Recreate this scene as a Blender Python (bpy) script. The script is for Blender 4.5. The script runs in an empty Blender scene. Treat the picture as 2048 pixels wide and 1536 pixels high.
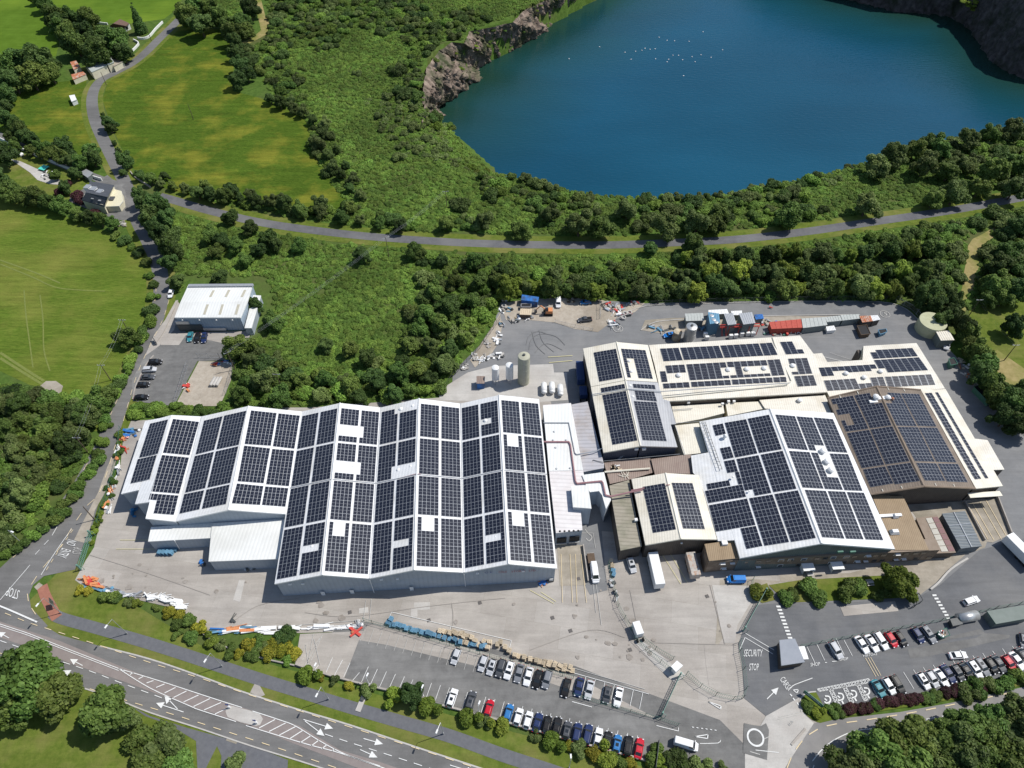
import bpy, bmesh, math, random
import numpy as np
from mathutils import Vector, Matrix, noise
rnd = random.Random(7)
nr = np.random.RandomState(7)
S = bpy.context.scene
COL = S.collection
R = math.radians
# ---------------------------------------------------------------- camera
F, VY, H = 1420.0, 1975.0, 180.0
TH = math.pi/2 - math.atan((VY-768)/F)
cam = bpy.data.cameras.new('camera'); co = bpy.data.objects.new('camera', cam); COL.objects.link(co)
co.location = (0, 0, H); co.rotation_euler = (math.pi/2-TH, 0, 0)
cam.sensor_width = 36; cam.lens = F/2048*36; cam.clip_start = 1; cam.clip_end = 20000
S.camera = co
# ---------------------------------------------------------------- light
SUN_AZ, SUN_EL = 18.0, 56.0     # azimuth counted from +x towards +y
w = bpy.data.worlds.new("World"); S.world = w; w.use_nodes = True
nt = w.node_tree; nt.nodes.clear()
sky = nt.nodes.new('ShaderNodeTexSky'); sky.sky_type = 'NISHITA'; sky.sun_disc = False
sky.sun_elevation = R(SUN_EL); sky.sun_rotation = R(90-SUN_AZ); sky.air_density = 1.0; sky.dust_density = .6
bg = nt.nodes.new('ShaderNodeBackground'); bg.inputs[1].default_value = 0.105
wo = nt.nodes.new('ShaderNodeOutputWorld')
nt.links.new(sky.outputs[0], bg.inputs[0]); nt.links.new(bg.outputs[0], wo.inputs[0])
sl = bpy.data.lights.new('sun', 'SUN'); sl.energy = 4.3; sl.angle = R(.5); sl.color = (1, .965, .9)
so = bpy.data.objects.new('sun', sl); COL.objects.link(so)
sd = Vector((math.cos(R(SUN_AZ))*math.cos(R(SUN_EL)), math.sin(R(SUN_AZ))*math.cos(R(SUN_EL)), math.sin(R(SUN_EL))))
so.rotation_euler = sd.to_track_quat('Z', 'Y').to_euler(); so.location = sd*500
S.view_settings.view_transform = 'Standard'; S.view_settings.look = 'None'
S.view_settings.exposure = 0; S.view_settings.gamma = 1
S.view_settings.use_curve_mapping = False
# ---------------------------------------------------------------- surveying: map points of the site
def ray(px, py):
    dx = (px-1024)/F; dy = -(py-768)/F
    return Vector((dx, math.cos(TH)+dy*math.sin(TH), -math.sin(TH)+dy*math.cos(TH)))
def G(px, py, z=0.0):
    d = ray(px, py); t = (z-H)/d.z
    return Vector((d.x*t, d.y*t, z))
def onplane(px, py, p0, n):
    d = ray(px, py); c = Vector((0, 0, H))
    return c + d*((p0-c).dot(n)/d.dot(n))
def scale_at(p):  # metres per photo pixel near p
    return (p.y*math.cos(TH)+(H-p.z)*math.sin(TH))/F
# ---------------------------------------------------------------- materials
MATS = {}
def mat(name, c1, c2=None, sc=1.0, rough=.8, metal=0, bump=0, c3=None, sc3=.05, det=4, stretch=None, rib=None, spec=.3, objrand=0, ribc=.9, slab=None, tracks=None):
    if name in MATS: return MATS[name]
    m = bpy.data.materials.new(name); m.use_nodes = True; t = m.node_tree; b = t.nodes['Principled BSDF']
    b.inputs['Roughness'].default_value = rough; b.inputs['Metallic'].default_value = metal
    b.inputs['Specular IOR Level'].default_value = spec
    b.inputs['Base Color'].default_value = (*c1, 1)
    MATS[name] = m
    L = t.links.new; N = t.nodes.new
    if c2 is None and not rib and not objrand: return m
    tc = N('ShaderNodeTexCoord'); mp = N('ShaderNodeMapping'); L(tc.outputs['Object'], mp.inputs[0])
    if stretch: mp.inputs['Rotation'].default_value = (0, 0, R(stretch[0])); mp.inputs['Scale'].default_value = (stretch[1], stretch[2], 1)
    out = None
    if c2 is not None:
        n = N('ShaderNodeTexNoise'); n.inputs['Scale'].default_value = sc; n.inputs['Detail'].default_value = det; n.inputs['Roughness'].default_value = .65
        L(mp.outputs[0], n.inputs['Vector'])
        r = N('ShaderNodeValToRGB'); r.color_ramp.elements[0].position = .32; r.color_ramp.elements[1].position = .68
        r.color_ramp.elements[0].color = (*c1, 1); r.color_ramp.elements[1].color = (*c2, 1)
        L(n.outputs['Fac'], r.inputs[0]); out = r.outputs[0]
    else:
        rg = N('ShaderNodeRGB'); rg.outputs[0].default_value = (*c1, 1); out = rg.outputs[0]
    if c3 is not None:
        n3 = N('ShaderNodeTexNoise'); n3.inputs['Scale'].default_value = sc3; n3.inputs['Detail'].default_value = 5; n3.inputs['Roughness'].default_value = .6
        L(tc.outputs['Object'], n3.inputs['Vector'])
        r3 = N('ShaderNodeValToRGB'); r3.color_ramp.elements[0].position = .47; r3.color_ramp.elements[1].position = .66
        r3.color_ramp.elements[0].color = (0, 0, 0, 1); r3.color_ramp.elements[1].color = (1, 1, 1, 1)
        L(n3.outputs['Fac'], r3.inputs[0])
        mx = N('ShaderNodeMixRGB'); L(r3.outputs[0], mx.inputs[0]); L(out, mx.inputs[1]); mx.inputs[2].default_value = (*c3, 1); out = mx.outputs[0]
    if slab:  # (angle, width, height, darkest slab): cast bays with open joints
        m5 = N('ShaderNodeMapping'); m5.inputs['Rotation'].default_value = (0, 0, R(slab[0])); L(tc.outputs['Object'], m5.inputs[0])
        bk = N('ShaderNodeTexBrick'); bk.inputs['Scale'].default_value = 1; bk.inputs['Brick Width'].default_value = slab[1]; bk.inputs['Row Height'].default_value = slab[2]; bk.inputs['Mortar Size'].default_value = .05; bk.offset = .5
        g0 = slab[3]; bk.inputs['Color1'].default_value = (1, 1, 1, 1); bk.inputs['Color2'].default_value = (g0, g0*.985, g0*.97, 1); bk.inputs['Mortar'].default_value = (.84, .83, .81, 1); L(m5.outputs[0], bk.inputs['Vector'])
        mx = N('ShaderNodeMixRGB'); mx.blend_type = 'MULTIPLY'; mx.inputs[0].default_value = 1; L(out, mx.inputs[1]); L(bk.outputs['Color'], mx.inputs[2]); out = mx.outputs[0]
    if tracks:  # (angle, strength): faint streaks rubbed in by tyres, and fine grit
        for sc_, st_, sx_, an_ in ((.55, tracks[1], .12, tracks[0]), (.4, tracks[1]*.8, .1, tracks[0]+62), (3.5, .10, 1, 0)):
            m6 = N('ShaderNodeMapping'); m6.inputs['Rotation'].default_value = (0, 0, R(an_)); m6.inputs['Scale'].default_value = (sx_, 1, 1); L(tc.outputs['Object'], m6.inputs[0])
            n6 = N('ShaderNodeTexNoise'); n6.inputs['Scale'].default_value = sc_; n6.inputs['Detail'].default_value = 8; n6.inputs['Roughness'].default_value = .7; n6.inputs['Distortion'].default_value = .6; L(m6.outputs[0], n6.inputs['Vector'])
            q6 = N('ShaderNodeMapRange'); q6.inputs[1].default_value = .3; q6.inputs[2].default_value = .7; q6.inputs[3].default_value = 1-st_; q6.inputs[4].default_value = 1+st_*.6; L(n6.outputs['Fac'], q6.inputs[0])
            mx = N('ShaderNodeMixRGB'); mx.blend_type = 'MULTIPLY'; mx.inputs[0].default_value = 1; L(out, mx.inputs[1]); L(q6.outputs[0], mx.inputs[2]); out = mx.outputs[0]
    if rib:   # (angle deg, spacing m)
        m2 = N('ShaderNodeMapping'); m2.inputs['Rotation'].default_value = (0, 0, R(rib[0])); L(tc.outputs['Object'], m2.inputs[0])
        wv = N('ShaderNodeTexWave'); wv.inputs['Scale'].default_value = 1/rib[1]*.314; L(m2.outputs[0], wv.inputs[0])
        r4 = N('ShaderNodeValToRGB'); r4.color_ramp.elements[0].position = .05; r4.color_ramp.elements[0].color = (ribc, ribc, ribc, 1); r4.color_ramp.elements[1].position = .35; r4.color_ramp.elements[1].color = (1, 1, 1, 1)
        L(wv.outputs[0], r4.inputs[0])
        mx = N('ShaderNodeMixRGB'); mx.blend_type = 'MULTIPLY'; mx.inputs[0].default_value = 1; L(out, mx.inputs[1]); L(r4.outputs[0], mx.inputs[2]); out = mx.outputs[0]
        bp = N('ShaderNodeBump'); bp.inputs['Strength'].default_value = .4; bp.inputs['Distance'].default_value = .05; L(wv.outputs[0], bp.inputs['Height']); L(bp.outputs[0], b.inputs['Normal'])
    if objrand:
        oi = N('ShaderNodeObjectInfo'); mr = N('ShaderNodeMapRange'); mr.inputs[3].default_value = 1-objrand; mr.inputs[4].default_value = 1+objrand
        L(oi.outputs['Random'], mr.inputs[0])
        hv = N('ShaderNodeHueSaturation'); L(mr.outputs[0], hv.inputs['Value']); L(out, hv.inputs['Color']); out = hv.outputs[0]
    L(out, b.inputs['Base Color'])
    if bump and c2 is not None:
        bp = N('ShaderNodeBump'); bp.inputs['Strength'].default_value = 1; bp.inputs['Distance'].default_value = bump
        L(n.outputs['Fac'], bp.inputs['Height']); L(bp.outputs[0], b.inputs['Normal'])
    return m
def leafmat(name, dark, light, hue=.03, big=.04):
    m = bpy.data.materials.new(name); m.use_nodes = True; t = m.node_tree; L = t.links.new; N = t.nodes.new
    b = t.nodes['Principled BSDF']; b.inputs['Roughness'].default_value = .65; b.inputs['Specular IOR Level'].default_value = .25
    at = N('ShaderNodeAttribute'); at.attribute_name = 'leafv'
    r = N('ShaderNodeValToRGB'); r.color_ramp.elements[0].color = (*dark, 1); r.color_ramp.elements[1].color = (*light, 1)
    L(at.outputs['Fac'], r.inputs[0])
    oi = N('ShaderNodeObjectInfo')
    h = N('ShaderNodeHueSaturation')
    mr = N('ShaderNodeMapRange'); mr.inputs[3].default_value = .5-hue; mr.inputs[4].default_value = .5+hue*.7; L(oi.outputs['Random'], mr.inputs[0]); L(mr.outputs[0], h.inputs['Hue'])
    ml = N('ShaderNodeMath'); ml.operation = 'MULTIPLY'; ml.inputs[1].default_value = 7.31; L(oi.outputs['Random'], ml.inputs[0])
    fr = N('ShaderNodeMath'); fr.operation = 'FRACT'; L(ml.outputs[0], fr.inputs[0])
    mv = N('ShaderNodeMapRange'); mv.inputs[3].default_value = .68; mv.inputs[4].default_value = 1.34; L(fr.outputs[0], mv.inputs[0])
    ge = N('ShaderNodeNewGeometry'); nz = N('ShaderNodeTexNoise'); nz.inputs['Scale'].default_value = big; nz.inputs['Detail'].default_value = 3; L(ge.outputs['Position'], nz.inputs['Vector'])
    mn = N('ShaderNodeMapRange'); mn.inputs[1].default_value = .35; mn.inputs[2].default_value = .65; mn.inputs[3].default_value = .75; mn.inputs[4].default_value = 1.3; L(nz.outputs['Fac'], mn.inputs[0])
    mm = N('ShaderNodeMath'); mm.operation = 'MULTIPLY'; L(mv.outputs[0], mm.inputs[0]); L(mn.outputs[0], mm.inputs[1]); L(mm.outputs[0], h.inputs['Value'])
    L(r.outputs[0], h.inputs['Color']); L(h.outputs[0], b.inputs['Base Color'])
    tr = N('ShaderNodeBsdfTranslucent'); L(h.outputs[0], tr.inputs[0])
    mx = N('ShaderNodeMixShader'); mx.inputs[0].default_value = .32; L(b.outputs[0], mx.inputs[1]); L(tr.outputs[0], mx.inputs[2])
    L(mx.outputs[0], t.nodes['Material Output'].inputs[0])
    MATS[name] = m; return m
ROT = 3.9
mGROUND = mat('scrub_ground', (.050, .095, .018), (.10, .165, .034), sc=.5, rough=1, c3=(.10, .11, .04), sc3=.03, det=8, bump=.25, spec=.05)
mFIELD = mat('meadow_grass', (.048, .098, .010), (.112, .172, .022), sc=.9, rough=1, c3=(.20, .21, .028), sc3=.06, det=14, bump=.5, spec=.05, stretch=(60, .6, 2.0), tracks=(50, .28))
mFIELDL = mat('mown_pasture', (.080, .140, .016), (.160, .218, .034), sc=.8, rough=1, c3=(.20, .22, .045), sc3=.03, det=12, bump=.5, spec=.05, stretch=(35, .5, 2.2), tracks=(-52, .22))
mPASTURE = mat('bright_pasture', (.080, .145, .014), (.110, .190, .022), sc=.12, rough=1, c3=(.15, .23, .025), sc3=.02, det=8, spec=.05, tracks=(30, .12))
mVERGE = mat('verge_grass', (.090, .135, .020), (.160, .195, .038), sc=.6, rough=1, c3=(.20, .195, .06), sc3=.07, det=8, bump=.15, spec=.05, tracks=(20, .16))
mDRY = mat('dry_grass', (.25, .21, .085), (.37, .30, .14), sc=.5, rough=1, c3=(.15, .18, .035), sc3=.07, det=8, spec=.05)
mCONC = mat('yard_concrete', (.395, .365, .33), (.485, .45, .41), sc=.12, rough=.9, c3=(.36, .33, .30), sc3=.045, det=12, spec=.2, slab=(10, 14, 6, .9), tracks=(15, .13))
mCONC2 = mat('pale_concrete', (.45, .43, .40), (.56, .535, .50), sc=.4, rough=.9, c3=(.42, .39, .36), sc3=.1, det=8, spec=.2, tracks=(60, .1))
mCONC3 = mat('tan_concrete', (.33, .29, .235), (.43, .385, .32), sc=.5, rough=.9, c3=(.28, .25, .2), sc3=.1, det=8, spec=.2, tracks=(30, .12))
mGRAVEL = mat('gravel', (.36, .31, .25), (.47, .42, .35), sc=.7, rough=1, c3=(.29, .25, .2), sc3=.08, det=10, bump=.1, spec=.1)
mASPH = mat('asphalt_grey', (.190, .192, .196), (.235, .236, .238), sc=.2, rough=.9, c3=(.27, .265, .26), sc3=.035, det=10, spec=.2, tracks=(20, .10))
mASPHR = mat('dark_asphalt', (.135, .138, .145), (.170, .172, .178), sc=.2, rough=.9, c3=(.20, .198, .195), sc3=.035, det=10, spec=.2, tracks=(8, .12))
mASPHD = mat('asphalt_worn', (.150, .147, .143), (.20, .197, .19), sc=.5, rough=.9, c3=(.255, .25, .24), sc3=.05, det=12, spec=.2, tracks=(-15, .14))
mROADN = mat('country_asphalt', (.115, .115, .122), (.155, .155, .162), sc=.5, rough=.9, c3=(.18, .178, .18), sc3=.06, det=8, spec=.2, tracks=(0, .1))
mROAD = mat('road_asphalt', (.165, .162, .158), (.205, .20, .195), sc=.3, rough=.9, c3=(.14, .137, .133), sc3=.06, det=8, stretch=(20, .25, 2), spec=.2, tracks=(17, .12))
mROADL = mat('lane_asphalt', (.22, .212, .208), (.27, .26, .25), sc=.35, rough=.9, c3=(.19, .185, .18), sc3=.06, det=8, spec=.2)
mBUFF = mat('buff_surfacing', (.235, .20, .19), (.275, .24, .225), sc=.6, rough=.95, det=8, spec=.1)
mRED = mat('red_surfacing', (.30, .13, .095), (.37, .17, .12), sc=1, rough=.95, spec=.1)
mPATH = mat('footpath', (.12, .123, .135), (.155, .158, .168), sc=.8, rough=.9, det=8, spec=.2)
mWHITE = mat('white_paint', (.80, .80, .78), (.62, .62, .60), sc=2.5, rough=.8, det=6)
mFAINT = mat('worn_paint', (.55, .54, .51), (.38, .37, .35), sc=2.5, rough=.9, det=6)
mYEL = mat('yellow_paint', (.78, .62, .36), (.65, .55, .38), sc=3, rough=.8)
mYEL2 = mat('pale_yellow_paint', (.72, .66, .32), (.6, .55, .3), sc=3, rough=.8)
mKERB = mat('kerb_concrete', (.42, .40, .37), (.5, .48, .45), sc=1, rough=.9)
mROOFW = mat('white_roof', (.76, .77, .78), (.84, .84, .84), sc=.08, rough=.45, rib=(ROT, .9), det=8, spec=.4, ribc=.95, tracks=(ROT, .07), c3=(.72, .71, .68), sc3=.12)
mROOFW2 = mat('plain_white_roof', (.72, .73, .71), (.80, .80, .78), sc=.1, rough=.5, rib=(ROT, 1.0), det=8, c3=(.66, .66, .63), sc3=.07, ribc=.93)
mCREAM = mat('cream_roof', (.76, .71, .60), (.82, .78, .68), sc=.15, rough=.5, rib=(ROT, .7), det=8, ribc=.93, tracks=(ROT, .07), c3=(.68, .62, .5), sc3=.15)
mCREAM2 = mat('cream_roof_across', (.78, .73, .63), (.83, .79, .70), sc=.15, rough=.5, rib=(ROT, .7), det=8, ribc=.9, tracks=(ROT+90, .07), c3=(.7, .64, .53), sc3=.15)
mCREAMT = mat('cream_trim', (.74, .69, .57), (.8, .76, .66), sc=.3, rough=.5)
mGREYR = mat('grey_metal_roof', (.42, .425, .44), (.50, .50, .51), sc=.3, rough=.45, rib=(ROT, .8), ribc=.88)
mLGREYR = mat('lilac_grey_roof', (.46, .45, .47), (.54, .52, .54), sc=.2, rough=.5, rib=(90+ROT, 1.3), c3=(.42, .38, .36), sc3=.2, ribc=.82)
mFIBRE = mat('fibre_cement_roof', (.30, .27, .21), (.38, .345, .28), sc=.5, rough=.9, rib=(90+ROT, 1.1), c3=(.24, .23, .17), sc3=.2, ribc=.8, stretch=(0, .3, 2))
mBROWNR = mat('brown_roof', (.185, .145, .115), (.25, .20, .155), sc=.3, rough=.6, rib=(ROT, .7), ribc=.8, tracks=(ROT, .15))
mBROWNL = mat('mauve_brown_roof', (.27, .20, .17), (.33, .26, .22), sc=.3, rough=.6, rib=(ROT, .55), ribc=.72)
mBROWNC = mat('tan_corrugated_roof', (.28, .20, .12), (.34, .25, .155), sc=.3, rough=.6, rib=(ROT, .5), ribc=.75)
mBROWNT = mat('brown_trim', (.22, .165, .12), (.27, .21, .16), sc=.6, rough=.6)
mWALLG = mat('grey_cladding', (.34, .385, .44), (.39, .435, .49), sc=.3, rough=.5, rib=(ROT, 1.2), ribc=.93, det=6)
mWALLB = mat('dark_brown_cladding', (.085, .07, .06), (.12, .10, .085), sc=.4, rough=.6, rib=(ROT, .6), ribc=.8)
mWALLN = mat('navy_cladding', (.06, .07, .095), (.08, .09, .12), sc=.4, rough=.6, rib=(ROT, .6), ribc=.85)
mWALLBR = mat('brown_brick', (.17, .125, .09), (.24, .18, .135), sc=6, rough=.9, c3=(.28, .22, .17), sc3=.5)
mWALLGR = mat('grey_green_cladding', (.12, .145, .14), (.16, .185, .175), sc=.4, rough=.6, rib=(ROT, .6), ribc=.85)
mWALLCR = mat('cream_wall', (.62, .57, .42), (.72, .67, .52), sc=.5, rough=.8)
mWALLWH = mat('white_wall', (.72, .72, .70), (.80, .80, .78), sc=.5, rough=.8)
mDARK = mat('dark_opening', (.02, .02, .022), rough=.7)
mGLASS = mat('dark_glass', (.025, .03, .035), rough=.08, spec=.7)
mMET = mat('galvanised_steel', (.45, .46, .47), (.55, .56, .57), sc=3, rough=.4, metal=.5)
mMETW = mat('white_metal', (.78, .78, .77), (.84, .84, .83), sc=2, rough=.35)
mMETG = mat('green_steel', (.05, .15, .11), (.08, .2, .15), sc=2, rough=.5)
mMETD = mat('dark_steel', (.06, .065, .065), (.09, .095, .095), sc=2, rough=.5)
mBLUE = mat('blue_plastic', (.03, .17, .36), (.05, .23, .44), sc=3, rough=.5, objrand=.25)
mPBLUE = mat('pale_blue_paint', (.10, .24, .36), (.16, .31, .43), sc=3, rough=.7, objrand=.25)
mWOOD = mat('pale_wood', (.50, .41, .29), (.62, .52, .38), sc=3, rough=.9, objrand=.25)
mORANGE = mat('orange_plastic', (.62, .22, .08), (.70, .32, .15), sc=2, rough=.6)
mREDP = mat('red_paint', (.55, .06, .05), (.62, .09, .07), sc=2, rough=.5)
mMAROON = mat('maroon_pipe', (.32, .17, .18), (.38, .22, .23), sc=2, rough=.5)
mRUST = mat('rusty_roof', (.42, .13, .06), (.52, .22, .12), sc=1.2, rough=.9, c3=(.5, .42, .36), sc3=.6)
mSLATE = mat('slate_roof', (.06, .065, .075), (.09, .095, .11), sc=1.5, rough=.6)
mTILE = mat('brown_tiles', (.13, .08, .06), (.19, .12, .09), sc=2, rough=.9, rib=(50, .6), ribc=.8)
mBARK = mat('bark', (.10, .07, .05), (.15, .11, .08), sc=5, rough=1)
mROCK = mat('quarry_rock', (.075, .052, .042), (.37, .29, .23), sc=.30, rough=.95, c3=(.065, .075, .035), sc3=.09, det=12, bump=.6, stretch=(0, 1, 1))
mLAKE = None
mTRUNK = mBARK
lmTREE = leafmat('broadleaf_leaves', (.040, .082, .014), (.175, .265, .060))
lmDARKT = leafmat('dark_leaves', (.028, .060, .014), (.110, .175, .046), hue=.02)
lmSCRUB = leafmat('bracken_leaves', (.085, .160, .022), (.215, .330, .062), hue=.015)
lmOLIVE = leafmat('olive_leaves', (.062, .100, .024), (.195, .250, .080), hue=.01)
lmYEL = leafmat('yellow_leaves', (.14, .17, .02), (.50, .46, .05), hue=.02)
lmLIME = leafmat('lime_leaves', (.10, .16, .02), (.26, .34, .05), hue=.02)
lmPURP = leafmat('purple_leaves', (.035, .012, .014), (.10, .04, .042), hue=.02)
mCORE = mat('shaded_foliage', (.042, .078, .014), (.070, .115, .024), sc=1.2, rough=1, spec=.02)  # shade inside the crowns put into the green of the cores
# ---------------------------------------------------------------- object helpers
ORD = ['first','second','third','fourth','fifth','sixth','seventh','eighth','ninth','tenth','eleventh','twelfth','thirteenth','fourteenth','fifteenth','sixteenth','seventeenth','eighteenth','nineteenth','twentieth']
def tag(o, label=None, cat=None, group=None, kind=None):
    if label: o['label'] = label
    if cat: o['category'] = cat
    if group: o['group'] = group
    if kind: o['kind'] = kind
    return o
def obj(name, me, parent=None, m=None):
    o = bpy.data.objects.new(name, me); COL.objects.link(o)
    if m is not None and me is not None and len(me.materials) == 0: me.materials.append(m)
    if parent is not None: o.parent = parent
    return o
def empty(name, loc, label, cat, group=None, rz=0):
    o = bpy.data.objects.new(name, None); COL.objects.link(o); o.location = loc; o.rotation_euler = (0, 0, rz)
    o.empty_display_size = .5
    return tag(o, label, cat, group)
class MB:
    def __init__(s): s.v = []; s.f = []; s.mi = []
    def add(s, vs, fs, mi=0):
        b = len(s.v); s.v += [tuple(x) for x in vs]; s.f += [tuple(i+b for i in f) for f in fs]; s.mi += [mi]*len(fs); return s
    def box(s, c, d, rz=0, mi=0, taper=1.0):
        cx, cy, cz = c; hx, hy, hz = d[0]/2, d[1]/2, d[2]/2; cs, sn = math.cos(rz), math.sin(rz); vs = []
        for z, t in ((-hz, 1), (hz, taper)):
            for x, y in ((-hx, -hy), (hx, -hy), (hx, hy), (-hx, hy)):
                x *= t; y *= t; vs.append((cx+x*cs-y*sn, cy+x*sn+y*cs, cz+z))
        return s.add(vs, [(3, 2, 1, 0), (4, 5, 6, 7), (0, 1, 5, 4), (1, 2, 6, 5), (2, 3, 7, 6), (3, 0, 4, 7)], mi)
    def hexa(s, lo, hi, mi=0):   # bottom ring, top ring (any n)
        n = len(lo)
        return s.add(list(lo)+list(hi), [tuple(range(n-1, -1, -1)), tuple(range(n, 2*n))]+[(i, (i+1) % n, (i+1) % n+n, i+n) for i in range(n)], mi)
    def tube(s, a, b, r, n=6, r2=None, mi=0, cap=True):
        a = Vector(a); b = Vector(b); d = (b-a)
        if d.length < 1e-6: return s
        d.normalize(); u = d.orthogonal().normalized(); w_ = d.cross(u); r2 = r if r2 is None else r2
        lo = [a+(u*math.cos(2*math.pi*i/n)+w_*math.sin(2*math.pi*i/n))*r for i in range(n)]
        hi = [b+(u*math.cos(2*math.pi*i/n)+w_*math.sin(2*math.pi*i/n))*r2 for i in range(n)]
        return s.hexa(lo, hi, mi)
    def lathe(s, c, prof, n=16, mi=0):
        b = len(s.v); cx, cy, cz = c
        vs = [(cx+r*math.cos(2*math.pi*i/n), cy+r*math.sin(2*math.pi*i/n), cz+z) for r, z in prof for i in range(n)]
        fs = [(j*n+i, j*n+(i+1) % n, (j+1)*n+(i+1) % n, (j+1)*n+i) for j in range(len(prof)-1) for i in range(n)]
        fs.append(tuple((len(prof)-1)*n+i for i in range(n))); fs.append(tuple(range(n-1, -1, -1)))
        return s.add(vs, fs, mi)
    def mesh(s, name, mats, smooth=False):
        me = bpy.data.meshes.new(name); me.from_pydata(s.v, [], s.f)
        for m in (mats if isinstance(mats, (list, tuple)) else [mats]): me.materials.append(m)
        me.polygons.foreach_set('material_index', s.mi)
        if smooth: me.polygons.foreach_set('use_smooth', [True]*len(s.f))
        me.update(); return me
    def build(s, name, mats, parent=None, smooth=False):
        return obj(name, s.mesh(name, mats, smooth), parent)
def local(parent, o):    # keep world placement of a child of a placed empty
    o.matrix_parent_inverse = parent.matrix_basis.inverted() if parent.parent is None else (parent.parent.matrix_basis @ parent.matrix_basis).inverted()
    return o
def quadmesh(name, P, mats, parent=None):
    mb = MB(); mb.add(P, [tuple(range(len(P)))]); return mb.build(name, mats, parent)
NSH = [0]
LZ = .03
def lz(layer): NSH[0] += 1; return LZ*layer+.0004*NSH[0]
def sheet(name, px, layer, m, kind='structure', parent=None):
    z = lz(layer)
    vs = [G(x, y, z) for x, y in px]
    bm = bmesh.new(); f = bm.faces.new([bm.verts.new(v) for v in vs]); bm.normal_update()
    if f.normal.z < 0: f.normal_flip()
    bmesh.ops.triangulate(bm, faces=[f]); me = bpy.data.meshes.new(name); bm.to_mesh(me); bm.free()
    o = obj(name, me, parent, m)
    if parent is None: o['kind'] = kind
    return o
def smooth_line(pts, n=6):
    out = []
    P = [Vector(p) for p in pts]
    for i in range(len(P)-1):
        p0 = P[max(i-1, 0)]; p1 = P[i]; p2 = P[i+1]; p3 = P[min(i+2, len(P)-1)]
        for k in range(n):
            t = k/n; out.append(.5*((2*p1)+(-p0+p2)*t+(2*p0-5*p1+4*p2-p3)*t*t+(-p0+3*p1-3*p2+p3)*t**3))
    out.append(P[-1]); return out
def strip_pts(pts, w):
    L_, R_ = [], []
    for i, p in enumerate(pts):
        a = pts[max(i-1, 0)]; b = pts[min(i+1, len(pts)-1)]; d = (b-a); d.z = 0; d.normalize(); n = Vector((-d.y, d.x, 0))
        ww = w if not callable(w) else w(i/(len(pts)-1))
        L_.append(p+n*ww/2); R_.append(p-n*ww/2)
    return L_, R_
def ribbon(name, px, w, layer, m, kind='structure', sm=6, parent=None):
    z = lz(layer); pts = smooth_line([G(x, y, z) for x, y in px], sm) if sm else [G(x, y, z) for x, y in px]
    L_, R_ = strip_pts(pts, w); n = len(pts); mb = MB()
    mb.add(L_+R_, [(i, i+n, i+n+1, i+1) for i in range(n-1)])
    o = mb.build(name, m, parent)
    if parent is None: o['kind'] = kind
    return o
class Lines:   # painted markings gathered into one sheet
    def __init__(s, layer): s.mb = MB(); s.z = LZ*(layer+1)+.01*layer-.05
    def seg(s, a, b, w=.13):
        A = G(*a, s.z); B = G(*b, s.z); return s.wseg(A, B, w)
    def wseg(s, A, B, w=.13):
        d = (B-A).normalized(); n = Vector((-d.y, d.x, 0))*w/2
        s.mb.add([A-n, B-n, B+n, A+n], [(0, 1, 2, 3)]); return s
    def poly(s, px): s.mb.add([G(x, y, s.z) for x, y in px], [tuple(range(len(px)))]); return s
    def path(s, pts, w=.13, dash=None, sm=5):
        P = smooth_line([G(x, y, s.z) for x, y in pts], sm)
        if not dash:
            L_, R_ = strip_pts(P, w); n = len(P); s.mb.add(L_+R_, [(i, i+n, i+n+1, i+1) for i in range(n-1)]); return s
        on, off = dash; acc = 0; state = True; cur = P[0]; st = P[0]; i = 1; need = on
        while i < len(P):
            d = (P[i]-cur).length
            if d < need: need -= d; cur = P[i]; i += 1
            else:
                cur = cur.lerp(P[i], need/d)
                if state: s.wseg(st, cur, w)
                else: st = cur
                state = not state; need = on if state else off
        return s
    def arrow(s, tail, tip, w=.18, head=1.9, hw=.75):
        A = G(*tail, s.z); B = G(*tip, s.z); d = (B-A).normalized(); n = Vector((-d.y, d.x, 0)); C = B-d*head
        s.wseg(A, C, w); s.mb.add([C-n*hw, B, C+n*hw], [(0, 1, 2)]); return s
    def ring(s, c, r, w, n=24, sx=1):
        C = G(*c, s.z); vs = []
        for k in range(n):
            a = 2*math.pi*k/n
            for q in (r-w/2, r+w/2): vs.append(C+Vector((math.cos(a)*q*sx, math.sin(a)*q, 0)))
        s.mb.add(vs, [(2*k, 2*k+1, (2*k+3) % (2*n), (2*k+2) % (2*n)) for k in range(n)]); return s
    def build(s, name, m): o = s.mb.build(name, m); o['kind'] = 'structure'; return o
def text_mesh(txt):
    cu = bpy.data.curves.new('lettering', 'FONT'); cu.body = txt; cu.resolution_u = 2
    o = bpy.data.objects.new('lettering', cu); COL.objects.link(o)
    dg = bpy.context.evaluated_depsgraph_get(); me = bpy.data.meshes.new_from_object(o.evaluated_get(dg))
    bpy.data.objects.remove(o); bpy.data.curves.remove(cu)
    co_ = np.empty(len(me.vertices)*3); me.vertices.foreach_get('co', co_); co_ = co_.reshape(-1, 3)
    mn, mx_ = co_.min(0), co_.max(0); co_[:, 0] = (co_[:, 0]-mn[0])/(mx_[0]-mn[0]); co_[:, 1] = (co_[:, 1]-mn[1])/(mx_[1]-mn[1]); co_[:, 2] = 0
    return me, co_
def lettering(name, txt, bl, br, tl, m, parent=None, bold=0):
    """bl, br, tl: world points of bottom-left, bottom-right, top-left of the word"""
    me, c = text_mesh(txt); X = np.array(br-bl); Y = np.array(tl-bl); O = np.array(bl)
    v = O+np.outer(c[:, 0], X)+np.outer(c[:, 1], Y); me.vertices.foreach_set('co', v.ravel()); me.materials.clear(); me.materials.append(m); me.update()
    o = obj(name, me, parent)
    if parent is None: o['kind'] = 'structure'
    return o
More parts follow.
